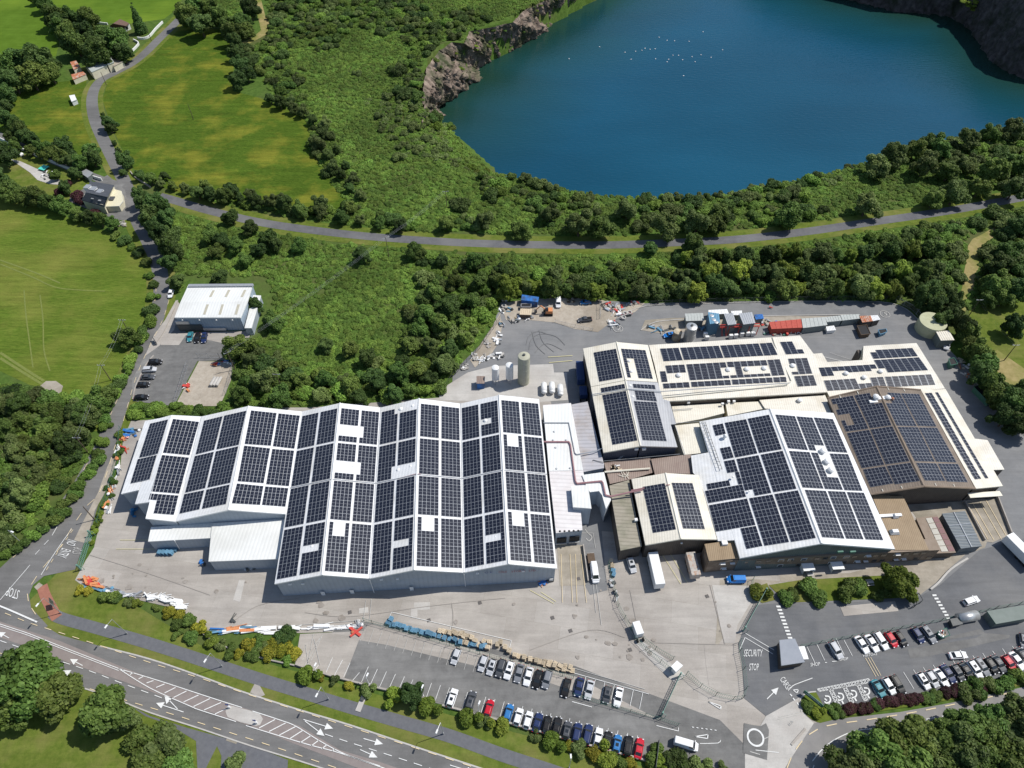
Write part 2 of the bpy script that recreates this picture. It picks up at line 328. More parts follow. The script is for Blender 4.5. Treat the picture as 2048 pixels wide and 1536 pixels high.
def glet(txt, bl, br, tl, m=None, z=.32): return lettering('painted_lettering', txt, G(*bl, z), G(*br, z), G(*tl, z), m or mWHITE)
# ================================================================ TERRAIN AND LAKE
WZ = -20.0
def V2(l): return np.array([[p.x, p.y] for p in l])
rimL = [(950,352,0),(890,332,0),(850,292,0),(838,248,0),(843,212,2),(842,172,4),(848,137,4),(872,102,4),(900,84,4),(925,86,2),(935,62,0),(980,54,-1),(1020,44,-2),(1045,20,-2),(1080,4,-3),(1130,-20,-3),(1200,-58,-3)]
shoreL = [(990,335),(940,292),(905,262),(888,238),(884,222),(868,206),(868,198),(893,193),(930,172),(945,158),(962,154),(955,132),(985,110),(1040,88),(1065,74),(1097,54),(1102,36),(1132,18),(1160,2),(1230,-40)]
shoreR = [(1540,-50),(1640,-25),(1690,-3),(1730,6),(1790,22),(1860,26),(1905,33),(1935,52),(1965,88),(1985,120),(2015,142),(2060,158),(2120,170),(2220,190)]
rimN = [(2300,205),(2200,226),(2060,249),(1930,271),(1830,291),(1760,316),(1700,336),(1640,351),(1530,375),(1450,391),(1370,397),(1250,395),(1150,386),(1080,364),(1010,352)]
RL = [G(*p) for p in rimL]; SL = [G(x, y, WZ) for x, y in shoreL]; SR = [G(x, y, WZ) for x, y in shoreR]
lc = Vector((130, 380, 0))
def outw(l, d, z):
    out = []
    for i, p in enumerate(l):
        a = l[max(i-1, 0)]; b = l[min(i+1, len(l)-1)]; t = (b-a); n = Vector((-t.y, t.x, 0)).normalized()
        if (p-lc).dot(n) < 0: n = -n
        q = p+n*d; q.z = z; out.append(q)
    return out
RR = outw(SR, 9, 14)
farR = [RL[-1]+Vector((60, 90, 0)), SR[0]+Vector((-40, 60, 0))]
RN = [G(x, y, 0) for x, y in rimN]; SN = outw(RN, -11, WZ)
RIM = RL+farR+RR+RN; SHORE = SL+[p+Vector((0, -14, 0)) for p in farR]+SR+SN
rimA, shoA = V2(RIM), V2(SHORE); rimz = np.array([p.z for p in RIM])
def inpoly(X, Y, poly):
    c = np.zeros(X.shape, bool); n = len(poly); j = n-1
    for i in range(n):
        xi, yi = poly[i]; xj, yj = poly[j]
        with np.errstate(divide='ignore', invalid='ignore'):
            m = ((yi > Y) != (yj > Y)) & (X < (xj-xi)*(Y-yi)/(yj-yi+1e-12)+xi)
        c ^= m; j = i
    return c
def dpoly(X, Y, poly, val=None):
    D = np.full(X.shape, 1e9); V = np.zeros(X.shape); n = len(poly)
    for i in range(n):
        a = poly[i]; b = poly[(i+1) % n]; dx, dy = b-a; L2 = dx*dx+dy*dy+1e-9
        t = np.clip(((X-a[0])*dx+(Y-a[1])*dy)/L2, 0, 1); d = np.hypot(X-a[0]-t*dx, Y-a[1]-t*dy)
        m = d < D; D = np.where(m, d, D)
        if val is not None: V = np.where(m, val[i]*(1-t)+val[(i+1) % n]*t, V)
    return D, V
def vnoise(X, Y, s, seed=0):
    r = np.random.RandomState(seed); T = r.rand(64, 64); x = X/s; y = Y/s; xi = np.floor(x).astype(int); yi = np.floor(y).astype(int)
    fx = x-xi; fy = y-yi; fx = fx*fx*(3-2*fx); fy = fy*fy*(3-2*fy)
    g = lambda a, b: T[a % 64, b % 64]
    return (g(xi, yi)*(1-fx)+g(xi+1, yi)*fx)*(1-fy)+(g(xi, yi+1)*(1-fx)+g(xi+1, yi+1)*fx)*fy-.5
cliffA = V2(RL[5:]+farR+RR)
SCR_FLAT = None
def height(X, Y):
    X = np.asarray(X, float); Y = np.asarray(Y, float)
    ir = inpoly(X, Y, rimA); iS = inpoly(X, Y, shoA); dr, vz = dpoly(X, Y, rimA, rimz); ds, _ = dpoly(X, Y, shoA)
    t = dr/(dr+ds+1e-6); h = vz*(1-t)+WZ*t
    dc, _ = dpoly(X, Y, cliffA)
    h = np.where((dc < 15) & ir & (dr > .3), np.minimum(h, WZ-4), h)
    h = np.where(iS, WZ-2-np.minimum(ds*.6, 14), h)
    out = vz*np.clip(1-dr/22, 0, 1)**2
    return np.where(ir, h, out)
def axis(a, b, st, lim, g=1.25):
    c = list(np.arange(a, b+.1, st)); s = st; x = c[-1]
    while x < lim[1]: s *= g; x += s; c.append(x)
    s = st; x = c[0]; l = []
    while x > lim[0]: s *= g; x -= s; l.append(x)
    return np.array(l[::-1]+c)
ax = axis(-100, 330, 2.6, (-5000, 5000)); ay = axis(200, 620, 2.6, (-3000, 7000))
X, Y = np.meshgrid(ax, ay); Z = height(X, Y)
hills = (vnoise(X, Y, 700, 3)*90+60)*np.clip((np.hypot(X, Y-250)-700)/1500, 0, 1)
Z = Z+hills
vs = np.stack([X, Y, Z], -1).reshape(-1, 3); nx = len(ax); ny = len(ay)
I = (np.arange(ny-1)[:, None]*nx+np.arange(nx-1)[None, :]).ravel()
fs = np.stack([I, I+1, I+nx+1, I+nx], -1)
def npmesh(name, v, f, mats, smooth=False, attr=None):
    me = bpy.data.meshes.new(name); k = f.shape[1]
    me.vertices.add(len(v)); me.vertices.foreach_set('co', np.asarray(v, np.float32).ravel())
    me.loops.add(f.size); me.loops.foreach_set('vertex_index', f.astype(np.int32).ravel())
    me.polygons.add(len(f)); me.polygons.foreach_set('loop_start', np.arange(0, f.size, k, dtype=np.int32)); 
    for m in (mats if isinstance(mats, (list, tuple)) else [mats]): me.materials.append(m)
    if smooth: me.polygons.foreach_set('use_smooth', np.ones(len(f), bool))
    if attr is not None:
        a = me.attributes.new(attr[0], 'FLOAT', attr[1]); a.data.foreach_set('value', np.asarray(attr[2], np.float32))
    me.update(calc_edges=True); me.validate(); return me
tag(obj('ground', npmesh('ground', vs, fs, mGROUND, True)), kind='structure')
# lake: colour of the water follows its depth (shallow green shelf under the quarry walls)
lx = np.linspace(-40, 420, 150); ly = np.linspace(245, 760, 150); LX, LY = np.meshgrid(lx, ly)
def dline(X, Y, ln):
    D = np.full(X.shape, 1e9)
    for a, b in zip(ln, ln[1:]):
        d_ = b-a; t = np.clip(((X-a[0])*d_[0]+(Y-a[1])*d_[1])/(d_@d_+1e-9), 0, 1); D = np.minimum(D, np.hypot(X-a[0]-t*d_[0], Y-a[1]-t*d_[1]))
    return D
dsh = dline(LX, LY, V2(SL[4:]+[farR[0], farR[1]]+SR)); dep = np.clip(dsh/75+vnoise(LX, LY, 40, 5)*.12, 0, 1)
Il = (np.arange(149)[:, None]*150+np.arange(149)[None, :]).ravel()
keep = inpoly(LX, LY, V2(outw(RIM, 0, 0))).ravel()
fl = np.stack([Il, Il+1, Il+151, Il+150], -1)
lm = npmesh('lake', np.stack([LX, LY, np.full(LX.shape, WZ)], -1).reshape(-1, 3), fl, [], False, ('depth', 'POINT', dep.ravel()))
m = bpy.data.materials.new('lake_water'); m.use_nodes = True; t = m.node_tree; b = t.nodes['Principled BSDF']
a = t.nodes.new('ShaderNodeAttribute'); a.attribute_name = 'depth'; r = t.nodes.new('ShaderNodeValToRGB')
r.color_ramp.elements[0].color = (.012, .040, .026, 1); r.color_ramp.elements[1].color = (.006, .066, .118, 1)
e = r.color_ramp.elements.new(.45); e.color = (.008, .055, .072, 1)
t.links.new(a.outputs['Fac'], r.inputs[0])
tw = t.nodes.new('ShaderNodeTexCoord'); nw = t.nodes.new('ShaderNodeTexNoise'); nw.inputs['Scale'].default_value = .012; nw.inputs['Detail'].default_value = 6; mw_ = t.nodes.new('ShaderNodeMapping'); mw_.inputs['Scale'].default_value = (.6, 1.5, 1); t.links.new(tw.outputs['Object'], mw_.inputs[0]); t.links.new(mw_.outputs[0], nw.inputs['Vector'])
rw = t.nodes.new('ShaderNodeMapRange'); rw.inputs[1].default_value = .35; rw.inputs[2].default_value = .65; rw.inputs[3].default_value = .06; rw.inputs[4].default_value = .22; t.links.new(nw.outputs['Fac'], rw.inputs[0]); t.links.new(rw.outputs[0], b.inputs['Roughness'])
hs_ = t.nodes.new('ShaderNodeHueSaturation'); rv = t.nodes.new('ShaderNodeMapRange'); rv.inputs[1].default_value = .35; rv.inputs[2].default_value = .65; rv.inputs[3].default_value = .88; rv.inputs[4].default_value = 1.12; t.links.new(nw.outputs['Fac'], rv.inputs[0]); t.links.new(rv.outputs[0], hs_.inputs['Value']); t.links.new(r.outputs[0], hs_.inputs['Color']); t.links.new(hs_.outputs[0], b.inputs['Base Color'])
b.inputs['IOR'].default_value = 1.33; b.inputs['Specular IOR Level'].default_value = .5
tc = t.nodes.new('ShaderNodeTexCoord'); n1 = t.nodes.new('ShaderNodeTexNoise'); n1.inputs['Scale'].default_value = .5; n1.inputs['Detail'].default_value = 6
mp = t.nodes.new('ShaderNodeMapping'); mp.inputs['Scale'].default_value = (.6, 1.6, 1); t.links.new(tc.outputs['Object'], mp.inputs[0]); t.links.new(mp.outputs[0], n1.inputs['Vector'])
bp = t.nodes.new('ShaderNodeBump'); bp.inputs['Distance'].default_value = .35; bp.inputs['Strength'].default_value = .5
t.links.new(n1.outputs['Fac'], bp.inputs['Height']); t.links.new(bp.outputs[0], b.inputs['Normal'])
lm.materials.append(m); tag(obj('lake', lm), kind='structure')
# quarry cliffs
def resample(pts, n):
    d = [0]
    for i in range(1, len(pts)): d.append(d[-1]+(pts[i]-pts[i-1]).length)
    out = []; j = 0
    for k in range(n):
        s = d[-1]*k/(n-1)
        while j < len(pts)-2 and d[j+1] < s: j += 1
        out.append(pts[j].lerp(pts[j+1], min(1, (s-d[j])/(d[j+1]-d[j]+1e-9))))
    return out
def cliff(name, rim, foot, n, m_, amp, seed, mt=None):
    A = resample(rim, n); B = resample(foot, n); vs = np.zeros((m_, n, 3))
    for i in range(n):
        a = A[i]; b = B[i]+Vector((0, 0, -3)); tn = (B[min(i+1, n-1)]-B[max(i-1, 0)]); nn = Vector((-tn.y, tn.x, 0)).normalized()
        if (b-lc).dot(nn) > 0: nn = -nn
        for j in range(m_):
            t = j/(m_-1); p = a.lerp(b, t); q = Vector((p.x*.16, p.y*.16, p.z*.07))+Vector((seed, 0, 0))
            d = (1-abs(noise.noise(q)))*1.2+.6*(1-abs(noise.noise(q*2.7)))+.35*noise.noise(q*6.1)+.2*noise.noise(q*14)-1.1
            e = amp*min(1, t*6)
            step = .5*amp*(math.floor(t*4+noise.noise(q*1.5)*1.2)/4-t)*(1 if t < 1 else 0)
            vs[j, i] = p+nn*(1.9+d*e+step)+Vector((0, 0, .6*amp*noise.noise(q*4.3)*min(1, t*6)*(1-t)))
    I = (np.arange(m_-1)[:, None]*n+np.arange(n-1)[None, :]).ravel(); f = np.stack([I, I+1, I+n+1, I+n], -1)
    return tag(obj(name, npmesh(name, vs.reshape(-1, 3), f, mt or mROCK)), kind='structure')
cliff('quarry_cliff', [p+Vector((0, 0, .3)) for p in RL[3:]], SL[4:], 420, 46, 3.6, 1)
cliff('quarry_cliff', [p for p in RR], SR, 300, 26, 3.0, 9, mat('dark_quarry_rock', (.04, .034, .035), (.135, .112, .105), sc=.35, rough=.95, c3=(.03, .035, .02), sc3=.12, det=12, bump=.6))  # right wall: shade of its sunless face put into a darker rock colour
# ================================================================ GROUND LAYERS (pixel outlines of the site plan, on z=0)
sheet('grass_verge', [(-300,1000),(-60,1180),(60,1200),(150,1110),(190,1160),(400,1290),(600,1345),(900,1430),(1310,1540),(1310,1900),(-300,1900)], 1, mVERGE)
sheet('grass_field', [(-300,-30),(60,-30),(95,-5),(103,60),(118,85),(112,112),(60,118),(-20,200),(-300,200)], 1, mPASTURE)
sheet('grass_field', [(108,-40),(365,-40),(362,12),(328,38),(255,48),(190,44),(150,44),(120,20),(104,5)], 1, mPASTURE)
sheet('grass_field', [(205,200),(215,165),(290,98),(345,52),(450,60),(468,110),(466,182),(520,196),(590,222),(622,252),(618,300),(650,340),(668,375),(720,412),(640,428),(500,410),(400,398),(325,375),(272,345),(240,290),(222,250)], 1, mFIELD)
sheet('grass_field', [(20,190),(110,165),(172,158),(176,195),(182,240),(185,300),(160,330),(60,285),(0,262),(0,215)], 1, mFIELD)
sheet('grass_field', [(-400,380),(0,385),(70,412),(130,432),(230,470),(258,488),(278,510),(300,552),(304,580),(300,612),(284,660),(262,700),(232,760),(208,806),(180,800),(130,792),(95,776),(60,770),(0,742),(-400,700)], 1, mFIELDL)
sheet('garden_lawn', [(0,300),(60,310),(150,340),(185,360),(150,395),(110,405),(60,380),(0,370)], 1, mVERGE)
sheet('grass_bank', [(1935,590),(1985,560),(2300,560),(2300,1100),(2048,900),(2010,780),(1940,660)], 1, mVERGE)
sheet('dry_grass_patch', [(1978,710),(1995,700),(2060,745),(2060,830),(2020,790)], 2, mDRY)
sheet('dry_grass_patch', [(1992,452),(1965,468),(1945,478),(1936,492),(1933,520),(1928,545),(1925,572),(1918,600),(1905,620),(1928,628),(1945,590),(1952,550),(1965,512),(1985,488),(2000,478)], 2, mDRY)
sheet('dry_grass_patch', [(480,86),(505,76),(522,60),(515,30),(508,-10),(520,-10),(530,30),(541,50),(535,68),(512,80),(490,92)], 2, mDRY)
sheet('bare_earth_patch', [(80,772),(92,762),(112,762),(126,772),(122,786),(104,790),(86,784)], 2, mCONC3)
# back road with verges
back = [(318,392),(350,401),(430,424),(540,448),(700,469),(850,481),(1000,488),(1200,490),(1350,485),(1480,478),(1620,462),(1750,443),(1900,421),(2048,394),(2300,345)]
ribbon('grass_verge', back, 11, 2, mVERGE); ribbon('back_road', back, 4.6, 3, mROADN)
# side road on the left
side = [(460,-70),(408,-20),(385,10),(345,52),(318,78),(290,106),(262,128),(228,146),(202,160),(188,180),(184,205),(190,240),(207,280),(228,322),(248,362),(263,400),(275,440),(296,480),(314,520),(322,560),(321,600),(308,650),(282,710),(255,770),(237,815),(222,860)]
ribbon('grass_verge', side, 10.5, 2, mVERGE); ribbon('side_road', side, lambda t: 5.4+1.2*max(0, t-.6), 3, mROAD)
ribbon('lane', [(-60,245),(0,272),(70,305),(140,335),(200,358),(245,372)], 4.2, 3, mASPHD)
sheet('side_road', [(209,845),(190,890),(168,930),(140,978),(100,1030),(50,1090),(0,1136),(-120,1230),(-120,1300),(0,1240),(75,1262),(96,1252),(62,1215),(58,1190),(66,1170),(88,1152),(150,1139),(168,1086),(182,1060),(196,1010),(212,960),(228,905),(240,860),(243,840)], 3, mROAD)
sheet('concrete_verge', [(214,935),(232,895),(236,910),(216,975),(190,1020),(176,1072),(186,1082),(170,1086),(148,1080),(168,1040),(196,985)], 4, mCONC3)
# main road
mtop = [(-200,1150),(0,1219),(75,1247),(100,1258),(120,1270),(200,1292),(300,1318),(400,1352),(470,1378),(512,1392),(600,1420),(700,1450),(850,1500),(960,1536),(1100,1584)]
mbot = [(1100,1700),(760,1576),(680,1548),(600,1522),(500,1491),(400,1457),(300,1425),(230,1397),(160,1374),(60,1345),(0,1316),(-200,1240)]
sheet('main_road', mtop+mbot, 4, mROAD)
sheet('lane_surface', [(-60,1226),(0,1243),(120,1282),(235,1330),(300,1356),(430,1400),(485,1415),(560,1440),(600,1452),(680,1500),(760,1524),(900,1572),(860,1590),(700,1530),(600,1492),(500,1452),(420,1424),(385,1414),(250,1364),(150,1330),(60,1296),(0,1275),(-60,1255)], 5, mBUFF)
ribbon('kerb', mtop[5:], .35, 6, mKERB, sm=4)
ribbon('kerb', mbot[2:-2], .3, 6, mKERB, sm=4)
ribbon('footpath', [(105,1225),(122,1236),(200,1258),(300,1287),(400,1319),(512,1356),(600,1383),(700,1414),(800,1443),(900,1472),(1000,1508),(1100,1541),(1200,1575)], 2.9, 2, mPATH)
ribbon('cycle_path', [(84,1172),(90,1190),(97,1205),(104,1218),(114,1236)], 2.6, 3, mRED, sm=4)
sheet('dropped_kerb_paving', [(68,1174),(78,1165),(86,1170),(74,1180)], 3, mCONC3)
sheet('footpath_junction', [(500,1385),(509,1368),(520,1372),(530,1390),(520,1394)], 3, mCONC)
sheet('footpath', [(262,1412),(300,1432),(372,1455),(412,1466),(456,1478),(520,1498),(576,1520),(575,1536),(600,1560),(440,1560),(443,1512),(434,1492),(412,1536),(405,1560),(396,1560),(392,1482),(340,1450),(290,1432)], 2, mPATH)
sheet('dropped_kerb_paving', [(455,1472),(478,1480),(472,1488),(452,1481)], 3, mCONC3)
sheet('traffic_island', [(453,1414),(462,1411),(500,1421),(520,1428),(526,1438),(520,1450),(512,1452),(480,1444),(455,1434),(451,1424)], 7, mCONC2)
# works yard: asphalt, then concrete areas
sheet('works_asphalt', [(905,745),(960,690),(985,655),(1002,604),(1225,602),(1285,607),(1400,603),(1700,602),(1775,604),(1815,618),(1850,650),(1890,690),(1985,790),(2070,870),(2300,1060),(2300,1330),(2048,1345),(1860,1385),(1700,1425),(1640,1445),(1610,1440),(1500,1432),(1420,1390),(1440,1250),(1470,1220),(1480,1130),(1120,1130),(1100,790),(905,800)], 2, mASPH)
sheet('yard_concrete', [(262,842),(246,880),(240,940),(212,1010),(200,1045),(188,1095),(172,1120),(150,1160),(166,1172),(235,1190),(372,1222),(384,1245),(414,1266),(520,1262),(600,1266),(728,1262),(738,1246),(1000,1310),(1148,1340),(1150,1370),(1320,1440),(1400,1470),(1470,1492),(1545,1500),(1570,1536),(1600,1536),(1640,1445),(1605,1400),(1600,1392),(1540,1432),(1490,1395),(1470,1300),(1500,1240),(1540,1170),(1860,1125),(1960,1080),(1990,985),(1700,970),(1460,1100),(1420,1080),(1180,1060),(1170,1000),(1100,800),(880,795),(620,815),(500,815),(440,830)], 3, mCONC)
sheet('pale_concrete_pad', [(876,782),(935,745),(985,732),(1106,728),(1108,745),(1134,745),(1136,800),(1050,806),(880,800)], 4, mCONC2)
sheet('gravel_yard', [(1012,640),(1004,616),(1018,604),(1060,598),(1130,596),(1200,598),(1230,610),(1290,606),(1270,624),(1235,636),(1212,652),(1196,664),(1150,658),(1110,645),(1060,640)], 4, mGRAVEL)
sheet('gravel_strip', [(940,720),(962,686),(985,652),(1000,626),(1004,650),(1000,680),(985,705),(950,735)], 4, mGRAVEL)
sheet('gravel_strip', [(1290,640),(1340,636),(1560,632),(1720,632),(1725,640),(1560,650),(1400,660),(1330,668),(1282,660)], 4, mCONC3)
sheet('tan_concrete', [(1440,1160),(1500,1158),(1560,1162),(1560,1150),(1700,1146),(1800,1120),(1850,1090),(1850,1060),(1815,1010),(1930,1002),(1975,1080),(1970,1095),(1930,1110),(1895,1140),(1872,1165),(1840,1190),(1810,1160),(1700,1158),(1560,1164),(1528,1172),(1490,1210),(1430,1300)], 4, mCONC3)
sheet('loading_ramp', [(1928,1005),(1990,985),(2018,1070),(1985,1085),(1968,1082)], 5, mCONC3)
sheet('loading_ramp', [(1114,1090),(1168,1090),(1172,1170),(1120,1172)], 5, mCONC3)
sheet('green_lawn', [(1537,1170),(1600,1160),(1700,1154),(1790,1150),(1835,1180),(1830,1195),(1650,1202),(1560,1206),(1558,1190)], 5, mVERGE)
sheet('green_lawn', [(1505,1176),(1534,1166),(1550,1200),(1525,1206),(1506,1196)], 5, mVERGE)
sheet('asphalt_patch', [(1140,1010),(1200,1010),(1205,1085),(1215,1180),(1180,1190),(1160,1150)], 4, mASPH)
sheet('security_road', [(1476,1290),(1490,1250),(1512,1210),(1560,1206),(1700,1205),(1840,1192),(1880,1170),(1960,1100),(2300,1010),(2300,1330),(2048,1345),(1860,1385),(1700,1425),(1660,1440),(1625,1415),(1600,1395),(1540,1428),(1532,1432),(1488,1396),(1484,1330)], 5, mASPHR)
sheet('concrete_forecourt', [(1532,1432),(1600,1394),(1612,1432),(1628,1446),(1570,1536),(1600,1600),(1540,1600),(1490,1540),(1490,1505)], 6, mCONC2)
sheet('round_patch', [(1488,1446),(1505,1450),(1522,1452),(1532,1446),(1538,1460),(1534,1520),(1486,1506)], 7, mASPHD)
sheet('exit_road', [(1560,1600),(1570,1536),(1600,1490),(1628,1446),(1700,1435),(1800,1424),(1900,1406),(2048,1374),(2300,1320),(2300,1375),(2048,1405),(1980,1412),(1900,1430),(1800,1460),(1740,1490),(1690,1600)], 6, mROADL)
sheet('grass_verge', [(1602,1400),(1614,1386),(1632,1384),(1656,1428),(1700,1424),(1860,1390),(2300,1325),(2300,1335),(2048,1370),(1900,1400),(1700,1432),(1640,1446),(1625,1440),(1606,1424)], 7, mVERGE)
# lower car park
sheet('car_park_base', [(680,1250),(735,1244),(1150,1332),(1440,1440),(1500,1500),(1310,1512),(1180,1484),(960,1428),(760,1378),(590,1334)], 3, mASPHD)
sheet('car_park_concrete', [(600,1268),(728,1262),(738,1246),(800,1262),(1000,1312),(1148,1352),(1320,1440),(1200,1400),(1100,1366),(960,1334),(718,1280),(690,1358),(590,1332)], 4, mCONC)
sheet('car_park_asphalt', [(718,1280),(775,1290),(960,1334),(1100,1368),(1160,1396),(1330,1448),(1360,1460),(1440,1482),(1500,1505),(1500,1560),(1420,1532),(1310,1500),(1300,1520),(1180,1480),(960,1424),(760,1375),(688,1358)], 5, mASPHD)
sheet('hall_car_park', [(348,640),(372,664),(500,662),(498,690),(462,690),(465,720),(395,722),(348,812),(266,802),(264,760),(290,710),(330,640)], 3, mASPHD)
sheet('concrete_apron', [(330,668),(500,662),(498,682),(462,690),(372,670),(358,690),(322,690),(318,680)], 4, mCONC)
sheet('gravel_compound', [(398,722),(465,724),(462,760),(440,812),(350,812)], 4, mGRAVEL)
sheet('lane', [(330,640),(352,600),(362,610),(348,660),(318,692),(290,712),(308,670)], 3, mCONC)
sheet('house_drive', [(140,395),(175,372),(215,350),(250,380),(262,440),(235,440),(160,412),(138,402)], 3, mASPHD)
for q in ([(828,1205),(860,1204),(860,1219),(835,1220),(835,1234),(821,1234),(822,1216),(828,1216)], [(718,1217),(736,1214),(737,1225),(718,1227)], [(478,1160),(490,1160),(480,1204),(466,1200)]): sheet('concrete_patch', q, 4, mCONC2)
sheet('asphalt_patch', [(1408,1290),(1480,1290),(1486,1340),(1490,1392),(1440,1385),(1418,1372),(1412,1330)], 4, mCONC)
sheet('concrete_patch', [(1424,1170),(1520,1172),(1505,1200),(1475,1250),(1470,1286),(1448,1286)], 5, mCONC2)
sheet('concrete_patch', [(1270,1286),(1288,1284),(1372,1350),(1352,1368),(1310,1330)], 5, mCONC2)
sheet('concrete_patch', [(1680,1213),(1790,1202),(1797,1222),(1688,1232)], 7, mCONC)
sheet('asphalt_patch', [(1812,1294),(1965,1268),(1952,1276),(1815,1298),(1820,1316),(1860,1312),(2018,1276),(2020,1270),(1970,1266),(1960,1258)], 6, mASPHD)
mTROD = mat('trodden_grass', (.135, .17, .04), (.205, .23, .06), sc=1.2, rough=1, det=10)
for q, w_ in (([(0,528),(60,552),(110,574),(160,580),(210,582)], .5), ([(0,520),(70,545),(120,566)], .6), ([(48,580),(52,630),(60,690),(66,735)], .45), ([(80,590),(86,640),(88,700),(100,742)], .45), ([(0,705),(50,738),(88,762)], .9), ([(0,716),(45,744),(84,768)], .9)): ribbon('trodden_track', q, w_, 2, mTROD)
mTYREM = mat('tyre_mark', (.135, .136, .138), (.20, .20, .20), sc=1.2, rough=.9)
for q in ([(1052,690),(1058,672),(1075,663),(1095,668)], [(1058,700),(1062,680),(1080,668),(1110,672),(1130,690)], [(1070,705),(1085,690),(1100,688),(1125,700)], [(1064,664),(1072,690),(1090,708)], [(1078,660),(1086,684),(1108,704)]): ribbon('tyre_mark', q, .18, 6, mTYREM)
mDIRT = mat('oil_stain', (.24, .21, .18), (.33, .30, .27), sc=.8, rough=.9)
mCRACK = mat('open_joint', (.30, .275, .25), rough=1)
for q in ([(180,1110),(300,1148),(420,1190)], [(610,1225),(700,1233),(860,1212),(1010,1196)], [(880,1320),(905,1250),(903,1205)], [(1420,1170),(1450,1290)], [(1300,1285),(1472,1290)], [(1180,1500),(1190,1330)] if 0 else [(1260,1180),(1272,1240)], [(470,1240),(520,1210),(600,1196)], [(1060,1300),(1180,1260),(1250,1275)]): ribbon('joint', q, .14, 6, mCRACK)
for i in range(46):
    x, y = rnd.choice([(rnd.uniform(200,500), rnd.uniform(1130,1190)), (rnd.uniform(600,1180), rnd.uniform(1200,1245)), (rnd.uniform(1180,1460), rnd.uniform(1170,1300)), (rnd.uniform(1140,1300), rnd.uniform(1270,1320))]); c_ = G(x, y); r_ = rnd.uniform(.25, 1.1)
    mb = MB(); mb.add([(c_.x+math.cos(a*.785)*r_*rnd.uniform(.6,1.2), c_.y+math.sin(a*.785)*r_*rnd.uniform(.5,1.1), .03*6+.002*i) for a in range(8)], [tuple(range(8))]); o = mb.build('oil_stain', mDIRT); o['kind'] = 'structure'
for x, y in ((858,1241),(1157,1158),(1260,1300),(1414,1193),(1105,1236),(1141,1262),(960,1206),(700,1225)): c_ = G(x, y); mb = MB(); mb.box((c_.x, c_.y, .2), (.9, .9, .06), .3); tag(mb.build('manhole_cover', mat('cast_iron', (.12,.11,.105), rough=.7)), 'dark iron manhole cover set in the concrete yard', 'manhole cover', 'manhole covers')
# ---------------------------------------------------------------- markings
W = Lines(8); Y1 = Lines(8.3); FN = Lines(7.8)
W.path([(-80,1219),(0,1248),(60,1268),(120,1292),(240,1338)], .16); W.path([(-80,1222),(0,1252),(60,1272),(120,1296),(237,1341)], .14)
W.path([(240,1338),(320,1362),(430,1398),(484,1415)], .18); W.path([(237,1337),(300,1376),(380,1412),(400,1420),(472,1443)], .18)
for i, (a, b) in enumerate([((248,1343),(245,1339)),((267,1345),(260,1349)),((286,1353),(277,1358)),((307,1361),(293,1366)),((329,1368),(312,1375)),((351,1375),(329,1386)),((373,1382),(347,1395)),((397,1390),(367,1404)),((420,1397),(387,1413)),((442,1405),(408,1420)),((451,1418),(430,1428))]): W.seg(a, b, .22)
W.path([(505,1422),(560,1440),(591,1452),(640,1482),(690,1508),(760,1532)], .18); W.path([(492,1451),(560,1472),(620,1490),(680,1506),(770,1537)], .18)
for a, b in [((550,1439),(518,1456)),((571,1446),(538,1463)),((591,1453),(559,1470)),((605,1461),(580,1477)),((622,1471),(601,1485)),((638,1480),(622,1492)),((653,1490),(643,1498)),((670,1498),(664,1502))]: W.seg(a, b, .22)
W.path([(0,1281),(60,1302),(120,1322),(180,1342),(240,1365),(330,1398)], .16, (2.0, 1.8)); W.path([(650,1468),(700,1485),(800,1517),(900,1550)], .16, (2, 1.7))
W.arrow((165,1331), (140,1318)); W.arrow((151,1351), (126,1341)); W.arrow((367,1424), (312,1406)); W.seg((355,1418), (338,1400), .18); W.arrow((340,1403), (329,1392), hw=.9)
W.arrow((607,1439), (666,1457)); W.arrow((610,1442), (649,1472)); W.arrow((727,1477), (766,1488)); W.arrow((720,1499), (755,1515)); W.arrow((18,1276), (-4,1264))
W.arrow((900,1530), (950,1546))
Y1.path([(-40,1205),(0,1222),(60,1246),(110,1262),(200,1291),(300,1325),(400,1356),(500,1390),(600,1422),(700,1454),(850,1502),(1000,1552)], .16, (2.0, 2.2))
Y1.path([(150,1368),(250,1400),(350,1430),(450,1462),(550,1494),(650,1528),(700,1545)], .16, (2.0, 2.2)); Y1.path([(0,1306),(60,1328)], .16, (2, 2.2))
Y1.path([(212,848),(190,900),(168,938),(140,985),(100,1035),(50,1092),(0,1138)], .16, (2.4, 2.6)); Y1.path([(240,862),(226,905),(212,950),(196,990),(175,1010),(150,1045),(120,1095),(90,1130),(75,1150),(55,1185),(60,1210),(80,1242)], .16, (2.4, 2.6))
Y1.path([(312,575),(310,600),(297,648),(272,710),(243,780),(214,845)], .14, (2.4, 3)); Y1.path([(338,600),(325,640),(300,690),(272,755),(243,855)], .14, (2.4, 3))
W.path([(206,899),(168,960),(104,1071)], .16); W.path([(97,1080),(60,1120)], .15, (1.6, 1.6)); W.path([(60,1130),(0,1200)], .15); W.path([(143,1058),(110,1105),(82,1150)], .16); W.path([(-40,1200),(0,1212),(74,1244)], .4)
Y1.path([(146,1059),(115,1104),(88,1148)], .14, (1.1, 1.2))
glet('STOP', (40,1181), (16,1173), (34,1199)); glet('NO', (135,1078), (132,1088), (153,1083)); glet('ENTRY', (124,1096), (114,1112), (142,1101)); glet('STOP', (162,1109), (165,1096), (144,1107), mFAINT)
